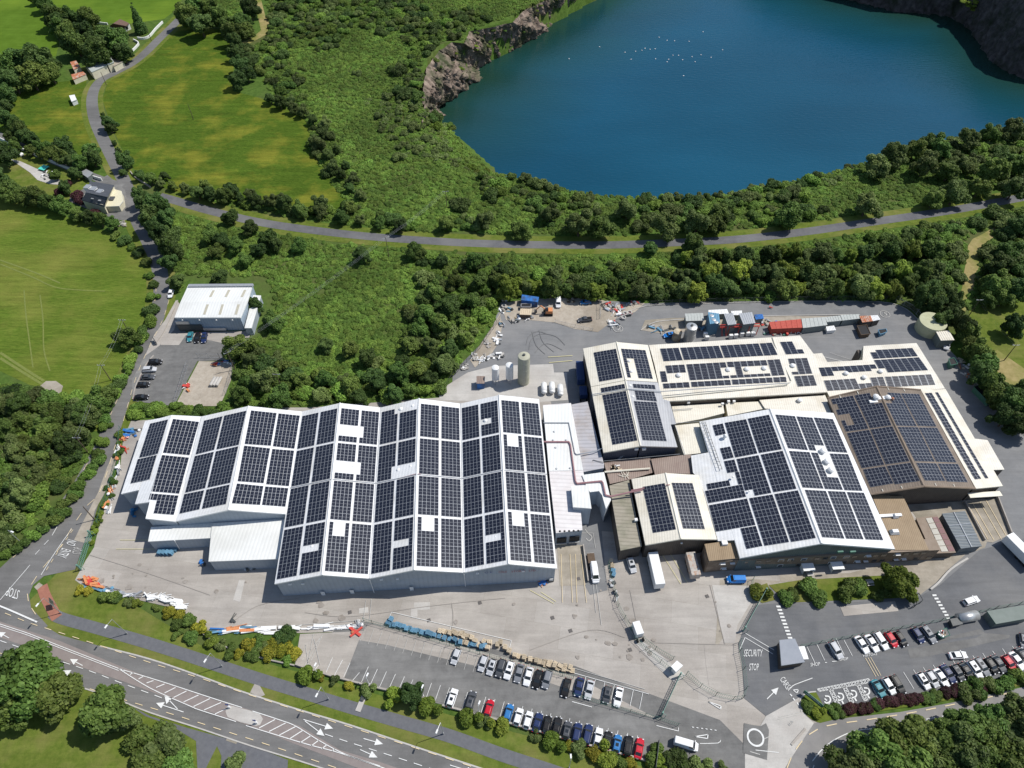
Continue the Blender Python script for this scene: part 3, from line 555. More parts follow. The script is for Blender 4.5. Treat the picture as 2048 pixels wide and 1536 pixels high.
# lower car park bays
U1 = Vector((G(853,1396)-G(863,1368)).normalized())      # direction of the lower bays
def bays(p0, p1, n, L, w=.12, ln=W, skip=(), dirp=None):
    A = G(*p0, ln.z); B = G(*p1, ln.z); u = dirp
    for i in range(n+1):
        if i in skip: continue
        a = A.lerp(B, i/n); ln.wseg(a, a+u*L, w)
bays((863,1366), (1275,1471), 22, 4.6, dirp=U1)
for a, b in [((637,1330),(625,1346)),((665,1315),(652,1345)),((685,1320),(669,1350)),((700,1326),(687,1354)),((719,1345),(705,1361)),((737,1333),(723,1364)),((755,1338),(741,1368)),((773,1343),(759,1374)),((791,1348),(777,1379)),((809,1353),(797,1380)),((826,1359),(813,1388)),((844,1363),(832,1390))]: W.seg(a, b, .12)
U2 = Vector((G(738,1284)-G(748,1258)).normalized())
bays((731,1254), (1098,1352), 21, 3.9, w=.1, ln=FN, dirp=U2)
for k in range(7): x = 1172+k*19; W.seg((x,1352+k*5.2), (x-7,1384+k*5.6), .12)
W.path([(1148,1345),(1300,1388)], .13, sm=0) if False else W.seg((1148,1346), (1298,1388), .13); FN.seg((1150,1337), (1290,1378), .13)
W.seg((1144,1403), (1184,1414), .16); W.seg((1313,1451), (1357,1462), .16); W.seg((1357,1462), (1357,1455), .14)
for a, b in [((627,1268),(614,1333)),((643,1272),(609,1332)),((618,1330),(645,1270)),((604,1320),(640,1276)),((611,1290),(617,1334)),((628,1278),(640,1330)),((600,1318),(612,1290))]: FN.seg(a, b, .12)
W.path([(1490,1289),(1540,1318)], .15, sm=0) if False else W.seg((1490,1266), (1548,1300), .15); W.seg((1490,1275), (1546,1308), .15); W.seg((1490,1275), (1480,1298), .15)
glet('SECURITY', (1487,1313), (1524,1313), (1489,1299)); glet('STOP', (1498,1341), (1517,1341), (1499,1327)); glet('CARS/', (1559,1359), (1574,1381), (1568,1352))
glet('SHOP', (1621,1333), (1640,1331), (1621,1326)); glet('SHOP', (1679,1322), (1696,1320), (1679,1316)); glet('VISITORS', (1725,1314), (1754,1310), (1725,1308)); glet('BUS', (1580,1452), (1588,1444), (1576,1448), mFAINT); glet('2', (1234,661), (1242,661), (1234,652), mFAINT); glet('5', (1768,631), (1774,631), (1768,624), mFAINT)
W.arrow((1534,1398), (1557,1375)); W.ring((1511,1475), 1.8, .42); FN.ring((1236,657), 1.7, .18); FN.ring((1770,628), 1.7, .18)
for i in range(10): x = 1557+i*2.55; y = 1213+i*6.95; W.poly([(x-5,y-1.8),(x+4,y-1.8),(x+5,y+1.8),(x-4,y+1.8)])
for i in range(8): x = 1869+i*4.0; y = 1190.5+i*6.6; W.poly([(x-4.5,y-1.6),(x+3.5,y-2),(x+4.5,y+1.6),(x-3.5,y+2)])
for x, y in ((1590,1368),(1617,1384)): pass
for a, b in (((1580,1388),(1584,1392)),((1586,1396),(1590,1401)),((1594,1405),(1598,1411))): W.seg(a, b, .3)
W.path([(1583,1374),(1590,1369),(1625,1356)], .16, sm=2); W.path([(1576,1381),(1583,1374)], .14, sm=2)
W.seg((1586,1380), (1597,1379), .2); W.seg((1597,1379), (1594,1386), .2); W.seg((1594,1386), (1586,1380), .2)
for i in range(4): W.seg((1614+i*19.5,1293-i*5.3), (1630+i*19.5,1326-i*5.3), .12)
W.seg((1688,1280), (1705,1312), .12); W.seg((1650,1325), (1654,1325), .15); W.seg((1664,1323), (1674,1322), .15)
for i in range(12): W.seg((1807+i*19.8,1344-i*4.7), (1828+i*19.8,1378-i*4.9), .12)
for dx in (0, 5, 10): Y1.seg((1731+dx,1316-dx*.2), (1752+dx,1353-dx*.2), .12)
# disabled bays: hatched aisles
def hatch(a, b, c, d, n):
    for p, q in ((a, b), (b, c), (c, d), (d, a)): W.seg(p, q, .14)
    for i in range(n):
        l = lambda p, q, t: (p[0]+(q[0]-p[0])*t, p[1]+(q[1]-p[1])*t)
        W.seg(l(a, b, i/n), l(d, c, (i+1)/n), .16); W.seg(l(d, c, i/n), l(a, b, (i+1)/n), .16)
hatch((1634,1378), (1738,1357), (1741,1365), (1638,1383), 16)
for i in range(4): x = 1657+i*27.5; y = 1378-i*5.2; hatch((x,y), (x+16,y+34), (x+24,y+32), (x+7,y-1.4), 5)
for i in range(4):
    x = 1655+i*26; y = 1400-i*5.4
    W.path([(x-5,y-8),(x+3,y-7),(x+6,y-1),(x+4,y+4),(x-2,y+6),(x-6,y+3)], .35, sm=3); W.seg((x-6,y-3), (x-1,y+1), .35); W.seg((x+2,y+6), (x+6,y+13), .4)
# exit road
W.path([(1625,1522),(1645,1498),(1672,1478),(1710,1462),(1760,1456),(1785,1452)], .2); W.path([(1625,1540),(1634,1512)], .2, (1.2, 1.2)); W.path([(1790,1451),(1860,1437),(1950,1420),(2048,1400)], .18, (2.2, 1.8))
Y1.path([(1574,1536),(1586,1508),(1606,1480),(1632,1460),(1665,1449),(1730,1440),(1830,1424),(1930,1404),(2048,1380)], .2, (2.6, 2.4))
FN.seg((1558,1434),(1600,1424),.14); FN.seg((1556,1438),(1602,1428),.14); W.path([(1400,1487),(1436,1486),(1441,1480)], .14, sm=2); W.seg((1390,1473),(1416,1469),.2); W.seg((1416,1469),(1415,1477),.25); W.seg((1415,1477),(1390,1473),.2)
W.seg((1417,1403),(1441,1418),.2); W.seg((1441,1418),(1442,1412),.3); W.seg((1442,1412),(1417,1403),.2); W.seg((1511,1500),(1558,1505),.16); FN.seg((1500,1503),(1520,1509),.2); FN.seg((1528,1478),(1545,1470),.16)
for i in range(6): W.seg((1384+i*9,1454+i*1.2), (1388+i*9,1454.6+i*1.2), .18)
# yard lines
FN.seg((512,1256),(730,1240),.12); FN.seg((732,1200),(727,1238),.12); FN.seg((743,1198),(739,1240),.12); FN.path([(772,1237),(782,1224),(840,1239),(1023,1280),(1018,1300)], .13, sm=0) if False else None
for a, b in [((776,1240),(783,1224)),((783,1224),(900,1252)),((900,1252),(1023,1281)),((1023,1281),(1017,1302)),((902,1252),(898,1263)),((552,1250),(553,1262))]: W.seg(a, b, .12)
for x0, x1 in ((1120,1125),(1138,1145),(1149,1154),(1160,1173)): Y1.seg((x0+2,1108),(x1,1205),.13)
for a, b in [((1935,1008),(1976,1078)),((1945,1006),(1988,1080)),((1960,1004),(2003,1078)),((1972,1000),(2012,1070))]: Y1.seg(a, b, .14)
YP = Lines(8.15)
for a, b in [((240,1080),(305,1080)),((232,1098),(310,1098)),((1318,1098),(1362,1168)),((1335,1098),(1375,1165)),((1060,1180),(1108,1207)),((1082,1184),(1112,1203))]: YP.seg(a, b, .12)
YP.seg((1096,714),(1145,711),.2); YP.seg((1098,725),(1145,721),.2)
for a, b in [((1150,1066),(1186,1066)),((1186,1066),(1191,1096)),((1169,1110),(1175,1145)),((1184,1150),(1192,1225)),((1190,1152),(1203,1250)),((1240,1230),(1270,1275)),((1535,1500),(1545,1492))]: FN.seg(a, b, .12)
FN.path([(1170,1058),(1176,1066),(1184,1074),(1178,1082),(1172,1076)], .2, sm=3)
W.seg((1642,712),(1700,726),.12); FN.seg((1660,705),(1710,722),.1)
for q, cl in (((165,1185),1),): pass
W.build('white_road_markings', mWHITE); Y1.build('yellow_road_markings', mYEL); YP.build('pale_yellow_yard_lines', mYEL2); FN.build('worn_yard_markings', mFAINT)
# ================================================================ BUILDINGS
mPANEL = mat('solar_cell', (.012, .014, .026), rough=.22, spec=.6); mFRAME = mat('panel_frame', (.34, .36, .39), rough=.4, metal=.3)
def panel_unit():
    mb = MB(); mb.box((.5, .5, .5), (1, 1, 1), mi=1)
    for y0, y1 in ((.022, .488), (.512, .978)): mb.add([(.04, y0, 1.1), (.96, y0, 1.1), (.96, y1, 1.1), (.04, y1, 1.1)], [(0, 1, 2, 3)], 0)
    return mb
PU = panel_unit(); PMESH = PU.mesh('solar_panel', [mPANEL, mFRAME]); PV = np.array(PU.v); PF = PU.f; PMI = PU.mi
CAMP = Vector((0, 0, H))
class Building:
    def __init__(s, name, at, label, cat='building', group=None):
        s.root = empty(name, at, label, cat, group); s.panels = []; s.inv = Matrix.Translation(-Vector(at)); s.planes = {}
    def put(s, mb, name, mats, parent=None, smooth=False):
        o = mb.build(name, mats, smooth=smooth); o.parent = parent or s.root
        if parent is None: o.matrix_parent_inverse = s.inv
        return o
    def roof(s, rear, front, m, th=.35, wall=None, zb=0, fm=None, inset=.35, sides=(1, 1), name='roof', fr=True):
        """rear, front: lists of (px,py,z): roof lines between them; builds the slab with its fascia and the walls below"""
        A = [G(*p) for p in rear]; B = [G(*p) for p in front]; n = len(A); d = Vector((0, 0, -th)); mb = MB()
        for i in range(n-1):   # keep every slope a true plane
            nn = (B[i]-A[i]).cross(A[i+1]-A[i]).normalized(); B[i+1] = onplane(front[i+1][0], front[i+1][1], A[i], nn)
        mb.add(A+B, [(i, i+n, i+n+1, i+1) for i in range(n-1)], 0)
        mb.add([p+d for p in A+B], [(i, i+1, i+n+1, i+n) for i in range(n-1)], 1)
        ring = [(A[i], A[i+1]) for i in range(n-1)]+[(B[i+1], B[i]) for i in range(n-1)]+[(B[0], A[0]), (A[-1], B[-1])]
        for p, q in ring: mb.add([p, q, q+d, p+d], [(0, 1, 2, 3)], 1)
        s.put(mb, name, [m, fm or m])
        C = sum(A+B, Vector())/(2*n)
        def ins(p): q = Vector((p.x, p.y, 0)); c = Vector((C.x, C.y, 0)); v = c-q; return p+v.normalized()*inset*1.4+d*.9
        if wall is not None:
            a = [ins(p) for p in A]; b = [ins(p) for p in B]; g = lambda p: Vector((p.x, p.y, zb))
            for nm, pts in (('rear_wall', a), ('front_wall', b)):
                if nm == 'rear_wall' and not fr: continue
                mw = MB(); mw.add(pts+[g(pts[-1]), g(pts[0])], [tuple(range(len(pts)+2))]); s.put(mw, nm, wall)
            if sides[0]: mw = MB(); mw.add([a[0], b[0], g(b[0]), g(a[0])], [(0, 1, 2, 3)]); s.put(mw, 'side_wall', wall)
            if sides[1]: mw = MB(); mw.add([a[-1], b[-1], g(b[-1]), g(a[-1])], [(0, 1, 2, 3)]); s.put(mw, 'side_wall', wall)
        s.planes[len(s.planes)] = None
        s.last = (A, B); return A, B
    def flat(s, px, z, m, wall, zb=0, th=.3, fm=None, name='roof'):
        P = [G(x, y, z if not isinstance(z, (list, tuple)) else z[i]) for i, (x, y) in enumerate(px)]; mb = MB(); n = len(P); d = Vector((0, 0, -th))
        mb.add(P, [tuple(range(n))], 0)
        for i in range(n): p, q = P[i], P[(i+1) % n]; mb.add([p, q, q+d, p+d], [(0, 1, 2, 3)], 1)
        s.put(mb, name, [m, fm or m])
        if wall is not None:
            C = sum(P, Vector())/n; Q = [p+d*.9+(Vector((C.x-p.x, C.y-p.y, 0))).normalized()*.2 for p in P]
            mw = MB()
            for i in range(n): p, q = Q[i], Q[(i+1) % n]; mw.add([p, q, (q.x, q.y, zb), (p.x, p.y, zb)], [(0, 1, 2, 3)])
            s.put(mw, 'wall', wall)
        return P
    def arr(s, P4, nc, nr_, holes=()):
        """P4: world corners TL TR BR BL of the array on its roof plane"""
        TL, TR, BR, BL = P4; n = (TR-TL).cross(BL-TL).normalized()
        if n.z < 0: n = -n
        def q(a, b): return TL*(1-a)*(1-b)+TR*a*(1-b)+BR*a*b+BL*(1-a)*b
        for i in range(nc):
            for j in range(nr_):
                if (j, i) in holes: continue
                o = q((i+.03)/nc, (j+.98)/nr_); u = q((i+.97)/nc, (j+.98)/nr_)-o; v = q((i+.03)/nc, (j+.02)/nr_)-o
                M = Matrix(((u.x, v.x, n.x*.06, o.x+n.x*.08), (u.y, v.y, n.y*.06, o.y+n.y*.08), (u.z, v.z, n.z*.06, o.z+n.z*.08), (0, 0, 0, 1)))
                s.panels.append(((o-CAMP).length, M))
    def arpx(s, plane, px, nc, nr_, holes=()):
        p0, p1, p2 = plane; n = (p1-p0).cross(p2-p0).normalized()
        s.arr([onplane(x, y, p0, n) for x, y in px], nc, nr_, holes)
    def finish(s):
        s.panels.sort(key=lambda t: t[0])
        for d, M in s.panels[:300]:
            o = bpy.data.objects.new('solar_panel', PMESH); COL.objects.link(o); o.parent = s.root; o.matrix_parent_inverse = s.inv; o.matrix_basis = M
        rest = s.panels[300:]
        if rest:
            V = []; Fc = []; mi = []
            for k, (d, M) in enumerate(rest):
                A = np.array(M); V.append(PV@A[:3, :3].T+A[:3, 3]); Fc += [tuple(i+k*len(PV) for i in f) for f in PF]; mi += PMI
            me = bpy.data.meshes.new('solar_panel'); me.from_pydata(np.concatenate(V).tolist(), [], Fc); me.materials.append(mPANEL); me.materials.append(mFRAME); me.polygons.foreach_set('material_index', mi)
            o = obj('solar_panel', me, s.root); o.matrix_parent_inverse = s.inv; o['kind'] = 'stuff'
    def vent(s, px, py, z, r=.75, h=.9, m=None, nm='roof_ventilator'):
        p = G(px, py, z); mb = MB(); mb.lathe((p.x, p.y, z-.5), [(r*.55, 0), (r*.55, h*.55), (r, h*.6), (r*.95, h*.9), (r*.5, h*1.15), (.05, h*1.2)], 12); s.put(mb, nm, m or mMETW, smooth=False)
    def box(s, p, d, rz, m, nm, taper=1.0): mb = MB(); mb.box(p, d, rz, taper=taper); return s.put(mb, nm, m)
    def pipe(s, pts, r, m, nm='pipe'):
        mb = MB(); P = [Vector(p) for p in pts]
        for a, b in zip(P, P[1:]): mb.tube(a, b, r, 6)
        return s.put(mb, nm, m)
A0 = R(ROT)
def lerpq(A, B, i, a, b):   # plane i of a roof: a across 0..1, b rear to front 0..1
    return (A[i].lerp(B[i], b)).lerp(A[i+1].lerp(B[i+1], b), a)
# ---- cold store (white multi-span warehouse)
zv, zr = 8.0, 12.0
wh = Building('cold_store_warehouse', G(840,1160,0), 'long white multi-span cold store warehouse covered in solar panels in front of the yard', 'warehouse')
bA = [(604,823,zv),(680,806,zr-.2),(762,815,zv),(838,797,zr-.2),(921,807,zv),(998,790,zr-.2),(1078,798,zv)]
bB = [(549,1168,zv),(644,1150,zr-.2),(739,1157,zv),(828,1140,zr-.2),(928,1145,zv),(1017,1128,zr-.2),(1114,1137,zv)]
A, B = wh.roof(bA, bB, mROOFW, th=.5, wall=mWALLG, fm=mMETW)
gb = [(.035, .2535, 6), (.2655, .484, 6), (.496, .7145, 6), (.7265, .981, 7)]
Hl = lambda rows, cols: {(r_, c) for r_ in rows for c in cols}
holes = {(0,1,3): Hl([3],range(4)), (1,0,0): Hl([3,4],range(5)), (1,1,0): Hl([3,4],[0]), (1,0,1): Hl([3,4],range(5)), (1,1,1): Hl([3,4],[0]), (1,0,3): Hl([0,1],[1,2,3]),
 (2,0,0): Hl([0],[4]), (2,1,0): Hl([0],range(5)), (2,0,1): Hl([4,5],[4]), (2,1,1): Hl([4,5],range(5)), (2,1,3): Hl([3],range(4)), (3,0,3): Hl([0,1],[1,2,3]),
 (4,1,0): Hl([3],[0,1,2]), (4,1,3): Hl([3],range(4)), (5,0,1): Hl([0,1],[1,2,3]), (5,0,3): Hl([0,1],[1,2,3])}
for i in range(6):
    cg = [(.035, .465), (.52, .955)] if i % 2 == 0 else [(.045, .48), (.535, .965)]
    for c, (a0, a1) in enumerate(cg):
        for g, (b0, b1, n) in enumerate(gb):
            wh.arr([lerpq(A, B, i, a0, b0), lerpq(A, B, i, a1, b0), lerpq(A, B, i, a1, b1), lerpq(A, B, i, a0, b1)], 5, n, holes.get((i, c, g), ()))
for x, y, z in [(688,852,10.5),(713,855,9.8),(678,931,11),(706,933,10),(802,818,10),(826,812,11),(797,940,10),(822,933,11),(625,1093,10.5),(676,1052,10.5),(809,1083,10.5),(857,1042,10.5),(971,841,10.4),(1024,880,10.5),(992,1074,10.5),(1037,1032,10.5)]: wh.vent(x, y, z, .6, .8)
for i, a in ((2, 1), (4, 1)):   # valley gutters
    wh.pipe([A[i]+Vector((0, 0, .05)), B[i]+Vector((0, 0, .05))], .16, mMET, 'valley_gutter')
for i in (1, 3, 5): wh.pipe([A[i]+Vector((0, 0, .02)), B[i]+Vector((0, 0, .02))], .22, mMETW, 'ridge_cap')
wh.pipe([lerpq(A, B, 2, .55, .49), lerpq(A, B, 2, .99, .485), lerpq(A, B, 3, .08, .485)], .14, mMAROON)
wh.pipe([lerpq(A, B, i, a, .49)+Vector((0, 0, .15)) for i in (0,) for a in (0, 1)]+[lerpq(A, B, i, 1, .49)+Vector((0, 0, .15)) for i in range(1, 6)], .09, mMET, 'cable_tray')
# lettering on the front wall
def onwall(a, b, t, h): p = a.lerp(b, t); return Vector((p.x, p.y, h))
fw0, fw1 = B[4].lerp(B[5], .0), B[6]
nrm = Vector((math.sin(A0), -math.cos(A0), 0))*.02
def wtext(txt, t0, t1, h0, h1, m):
    o = lettering('wall_lettering', txt, onwall(fw0, fw1, t0, h0)+nrm, onwall(fw0, fw1, t1, h0)+nrm, onwall(fw0, fw1, t0, h1)+nrm, m, wh.root); o.matrix_parent_inverse = wh.inv
mLB = mat('blue_letters', (.02, .06, .25), rough=.6); mLR = mat('red_letters', (.30, .03, .04), rough=.6)
wtext('Q.K', .22, .31, 7.0, 8.1, mLB); wtext('COLD', .37, .46, 7.0, 8.0, mLR); wtext('STORES', .51, .66, 7.0, 8.0, mLR); wtext('LTD', .70, .77, 7.0, 8.0, mLR)
for t, i in ((.3, 0), (.55, 0), (.25, 2), (.6, 2), (.3, 4), (.3, 5)): p = onwall(B[i], B[i+1], t, 7.3)+nrm; wh.box((p.x, p.y-.1, 7.6), (.8, .3, .35), A0, mMETW, 'floodlight')
for i, t in ((1, .5), (2, .85), (5, .9), (0, .85)): p = onwall(B[i], B[i+1], t, 1.1)+nrm; wh.box((p.x, p.y, 1.05), (1.0, .1, 2.1), A0, mMETW, 'door')
for i in (2, 4): p = B[i]; wh.pipe([(p.x, p.y-.15, 7.6), (p.x, p.y-.15, 0)], .1, mMETW, 'downpipe')
# north part (three lower spans with the stepped corner)
zl = zv; z1 = 9.8
wa = Building('cold_store_extension', G(430,1060,0), 'white zigzag roofed store with stepped corner, left of the long cold store', 'warehouse')
A1, B1 = wa.roof([(290,842,zl),(321,836,8.9)], [(242,988,zl),(277,980,8.9)], mROOFW, th=.5, wall=mWALLG, fm=mMETW)
A2, B2 = wa.roof([(321,836,8.9),(343,830,z1)], [(270,1008,8.9),(299,1004,z1)], mROOFW, th=.5, wall=mWALLG, fm=mMETW)
A3, B3 = wa.roof([(343,830,z1),(403,833,zl)], [(291,1037,z1),(350,1043,zl)], mROOFW, th=.5, wall=mWALLG, fm=mMETW)
A4, B4 = wa.roof([(403,833,zl),(497,812,12),(604,823,zl)], [(350,1043,zl),(457,1020,12),(571,1028,zl)], mROOFW, th=.5, wall=mWALLG, fm=mMETW)
pl = (A1[0], B1[0], A2[1]); wa.arpx(pl, [(300.5,847.5),(337,839),(316.5,907.5),(278.5,916)], 6, 6); wa.arpx(pl, [(276,918.5),(314.5,910),(300,958.5),(261,967.5)], 6, 4)
pl = (A3[0], B3[0], A3[1]); wa.arpx(pl, [(346,838),(398.5,844),(379.5,911),(325.5,906)], 7, 6); wa.arpx(pl, [(324,910),(378.5,915.5),(358.5,988),(302,983.5)], 7, 6); wa.arpx(pl, [(300,987),(357,991.5),(348,1030.5),(290,1026)], 7, 3, Hl([1,2],[0,1]))
pl = (A4[0], B4[0], A4[1]); 
wa.arpx(pl, [(408.5,841.5),(446,832.5),(429,900),(391.5,909.5)], 6, 6); wa.arpx(pl, [(449,831.5),(493.5,821.5),(478,890),(433,899.5)], 7, 6)
wa.arpx(pl, [(390,912.5),(428.5,903.5),(411,976.5),(370.5,986)], 6, 6); wa.arpx(pl, [(432,903),(477.5,892.5),(461,966),(415,976)], 7, 6)
wa.arpx(pl, [(369,988.5),(409,980.5),(399.5,1019),(359,1028)], 6, 3); wa.arpx(pl, [(413.5,979.5),(460,969),(452.5,1008.5),(404,1018.5)], 7, 3)
pl = (A4[1], B4[1], A4[2]); 
wa.arpx(pl, [(502,821),(553.5,826.5),(542,892),(489,888.5)], 7, 6); wa.arpx(pl, [(557,827),(600,831.5),(589,898),(545.5,893)], 6, 6)
wa.arpx(pl, [(488,891.5),(540.5,897),(527.5,967),(475,963)], 7, 6); wa.arpx(pl, [(544.5,898),(588.5,901.5),(578,973),(532,969)], 6, 6)
wa.arpx(pl, [(474,967),(527,972.5),(520.5,1010.5),(463.5,1007)], 7, 3); wa.arpx(pl, [(530.5,973),(577,976.5),(571,1014),(523.5,1010.5)], 6, 3)
wa.pipe([A4[0], B4[0]], .16, mMET, 'valley_gutter'); wa.pipe([A4[1], B4[1]], .22, mMETW, 'ridge_cap')
wa.finish(); wh.finish()
lo = Building('loading_annexe', G(430,1140,0), 'plain white flat roofed annexe stepping out from the stepped corner store', 'building')
lo.flat([(302,1054),(480,1042),(572,1036),(562,1085),(422,1076),(296,1083)], 5.2, mROOFW2, mWALLG, fm=mMETW)
lo.flat([(424,1046),(570,1040),(556,1118),(417,1123)], 5.6, mROOFW2, mWALLG, fm=mMETW)
lo.pipe([G(349,1081,5.2), G(359,1098,0)], .12, mMETW, 'downpipe')
# ---- central link roofs between the cold store and the factory
ln_ = Building('link_building', G(1130,1085,0), 'white flat roofed link with red pipes between cold store and factory', 'building')
ln_.flat([(1086,810),(1142,806),(1167,945),(1176,1000),(1160,1006),(1165,1060),(1112,1066),(1098,940)], 7.2, mat('pale_pink_roof', (.66,.62,.61), (.76,.73,.72), sc=.3, rough=.5, rib=(90+ROT, 1.3), ribc=.88), mWALLG, fm=mMETW)
ln_.flat([(1086,812),(1141,808),(1166,940),(1098,942)], 7.35, mROOFW2, None, fm=mMETW)
ln_.flat([(1164,950),(1208,944),(1222,1000),(1212,1018),(1204,990),(1198,982),(1180,984),(1172,970)], 7.6, mROOFW2, mWALLG, fm=mMETW)
ln_.flat([(1142,972),(1176,970),(1183,1017),(1146,1014)], 9.2, mROOFW2, mWALLG, fm=mMETW)
for q in ([(1112,1066),(1165,1060)],):
    a, b = G(*q[0], 7.2), G(*q[1], 7.2)
    for t0, t1 in ((.06, .42), (.55, .92)):
        p, r_ = a.lerp(b, t0), a.lerp(b, t1); mb = MB(); c = (p+r_)/2; mb.box((c.x, c.y-.1, 2.4), ((r_-p).length, .25, 3.4), A0); ln_.put(mb, 'dock_door', mDARK)
        mb = MB(); mb.box((c.x, c.y-.3, 1.4), ((r_-p).length*1.1, .5, .3), A0); ln_.put(mb, 'dock_frame', mMET)
mb = MB(); ln_.pipe([G(1087,883.5,7.7), G(1138,865.5+18,7.7), G(1141,890,7.7), G(1151,962,7.7), G(1154,967,7.7), G(1203,962,8.1), G(1206,966,8.1), G(1211,990,8.1), G(1222,993,7.9), G(1262,984,8.6), G(1285,980,9.2)], .25, mMAROON)
ln_.pipe([G(1087,845.5,7.6), G(1138,845.5,7.6), G(1150,906,7.6), G(1153,909,7.6), G(1190,903,8), G(1206,896,8.5)], .16, mMET)
for i in range(10): x, y = (1149+i*1.2, 1025+i*0.0) if 0 else (1147+i*.9, 1022+i*4); ln_.vent(x, y, 7.3, .28, .3, mDARK, 'roof_light') if i < 8 else None
for i in range(5): ln_.vent(1120+i*9.2, 1061.5-i*.3, 7.5, .3, .3, mDARK, 'roof_light')
for x, y in ((1106,880),(1132,880),(1113,937),(1140,936),(1108,863),(1111,895)): ln_.vent(x, y, 7.5, .35, .5, mMET)
gr = Building('grey_leanto', G(1180,945,0), 'narrow lilac grey lean-to roof between the link building and the tall factory wing', 'building')
gr.flat([(1143,809),(1175,803),(1208,928),(1208,936),(1166,944)], [6.6,7.4,7.4,7.4,6.6], mLGREYR, mWALLG, fm=mMET)
gr.pipe([G(1208,925,7.8), G(1186,920,7.2), G(1184,925,6.8)], .08, mMETD, 'handrail')
# ---- factory wings
r1 = Building('factory_wing', G(1281,905,0), 'tall cream and grey factory wing with dark gable end in the middle of the site', 'factory building')
A, B = r1.roof([(1166,697,9.5),(1233,684,11.7),(1296,690,9.5)], [(1182,773,9.5),(1251,760,11.7),(1315,764,9.5)], mCREAM, th=.5, wall=mWALLB, fm=mCREAMT)
a2, b2 = r1.roof([(1182,774,9.35),(1251,761,11.5)], [(1207,905,9.35),(1281,892,11.5)], mCREAM, th=.5, wall=mWALLN, fm=mCREAMT, sides=(1, 0))
a3, b3 = r1.roof([(1251,761,11.5),(1338,800,9.0)], [(1281,892,11.5),(1355,894,9.35)], mGREYR, th=.5, wall=mWALLN, fm=mMET, sides=(0, 1)) if False else r1.roof([(1251,761,11.5),(1316,765,9.35)], [(1281,892,11.5),(1355,894,9.35)], mGREYR, th=.5, wall=mWALLN, fm=mMET, sides=(0, 1))
r1.flat([(1318,796),(1339,802),(1352,848),(1338,849)], 9.0, mGREYR, mWALLN, fm=mMET)
pl = (A[0], B[0], A[1]); r1.arpx(pl, [(1187,705.4),(1232,697.7),(1245.4,755.8),(1198.7,764)], 7, 6)
pl = (A[1], B[1], A[2]); r1.arpx(pl, [(1241.8,697.5),(1290.8,700.6),(1306,758.4),(1254.9,755.2)], 7, 6, Hl([2,3,4,5],[1,2]))
pl = (a2[0], b2[0], a2[1]); r1.arpx(pl, [(1201.3,776.5),(1248.9,767.9),(1251,776.8),(1203,785.7)], 7, 1); r1.arpx(pl, [(1204.5,790.5),(1252,781.9),(1275.2,881.4),(1225,890.2)], 7, 9)
pl = (a3[0], b3[0], a3[1]); r1.arpx(pl, [(1265,767.9),(1309.5,770.2),(1311.4,779),(1267,776)], 6, 1); r1.arpx(pl, [(1268.9,781.6),(1307.6,783.8),(1314,803.5),(1273,800)], 6, 2); r1.arpx(pl, [(1267.3,802.4),(1312.7,804.7),(1333.6,882.9),(1285,880.8)], 7, 8)
for x, y in ((1258,722),(1263,743),(1260,771),(1265.5,793)): r1.vent(x, y, 11.3, .5, .7)
r1.pipe([a2[1], b2[1]], .25, mCREAMT, 'ridge_cap'); r1.pipe([A[1], B[1]], .25, mCREAMT, 'ridge_cap')
r1.pipe([G(1184,789,9.9), G(1252,778,11.9), G(1323,783,9.9), G(1420,776,9.4), G(1580,766,9)], .14, mMET, 'cable_tray')
for x in (1273, 1288): r1.box((*G(x,898,9.6).xy, 9.6), (1.1, .5, .8), A0, mMETW, 'window')
st = MB()
for i in range(9): p = G(1238+i*2.6,918-i*2.2,5.4+i*.28); st.box(p, (.9, .3, .1), A0)
r1.put(st, 'stair', mMET)
r1.finish()
r2 = Building('factory_hall', G(1450,800,0), 'wide cream factory hall whose long roof carries rows of panels and white ventilators', 'factory building')
A, B = r2.roof([(1298,690,8),(1600,671,8)], [(1309,729,9),(1627,707,9)], mCREAM2, th=.5, wall=None, fm=mCREAMT)
C_, D_ = r2.roof([(1309,729,9),(1627,707,9)], [(1325,803,7.7),(1654,784,7.7)], mCREAM2, th=.5, wall=None, fm=mCREAMT)
mw = MB(); q = [A[0], A[1], D_[1], D_[0]]; q = [Vector((p.x, p.y, 0)) for p in q]; cc = sum(q, Vector())/4; q = [p+(cc-p).normalized()*.5 for p in q]
mw.hexa(q, [Vector((p.x, p.y, 7.2)) for p in q]); r2.put(mw, 'wall', mWALLB)
pl = (A[0], A[1], B[0]); pf = (C_[0], C_[1], D_[0])
for px, c, r_, h in [([(1319.5,697.7),(1357.5,695.9),(1365.9,720.7),(1326.8,723)],3,6,()),([(1359.8,695.8),(1437.9,691.7),(1447.4,716.2),(1367.7,720.3)],6,6,()),([(1439.8,691.5),(1517.2,687),(1527.4,711.7),(1449,716.1)],6,6,()),([(1519,687.2),(1543.8,685.4),(1555.6,709.8),(1528.2,711.7)],2,6,()),([(1559.4,684.4),(1597,682.5),(1609.2,707),(1571.7,709.2)],3,6,Hl(range(4),[2]))]: r2.arpx(pl, px, c, r_, h)
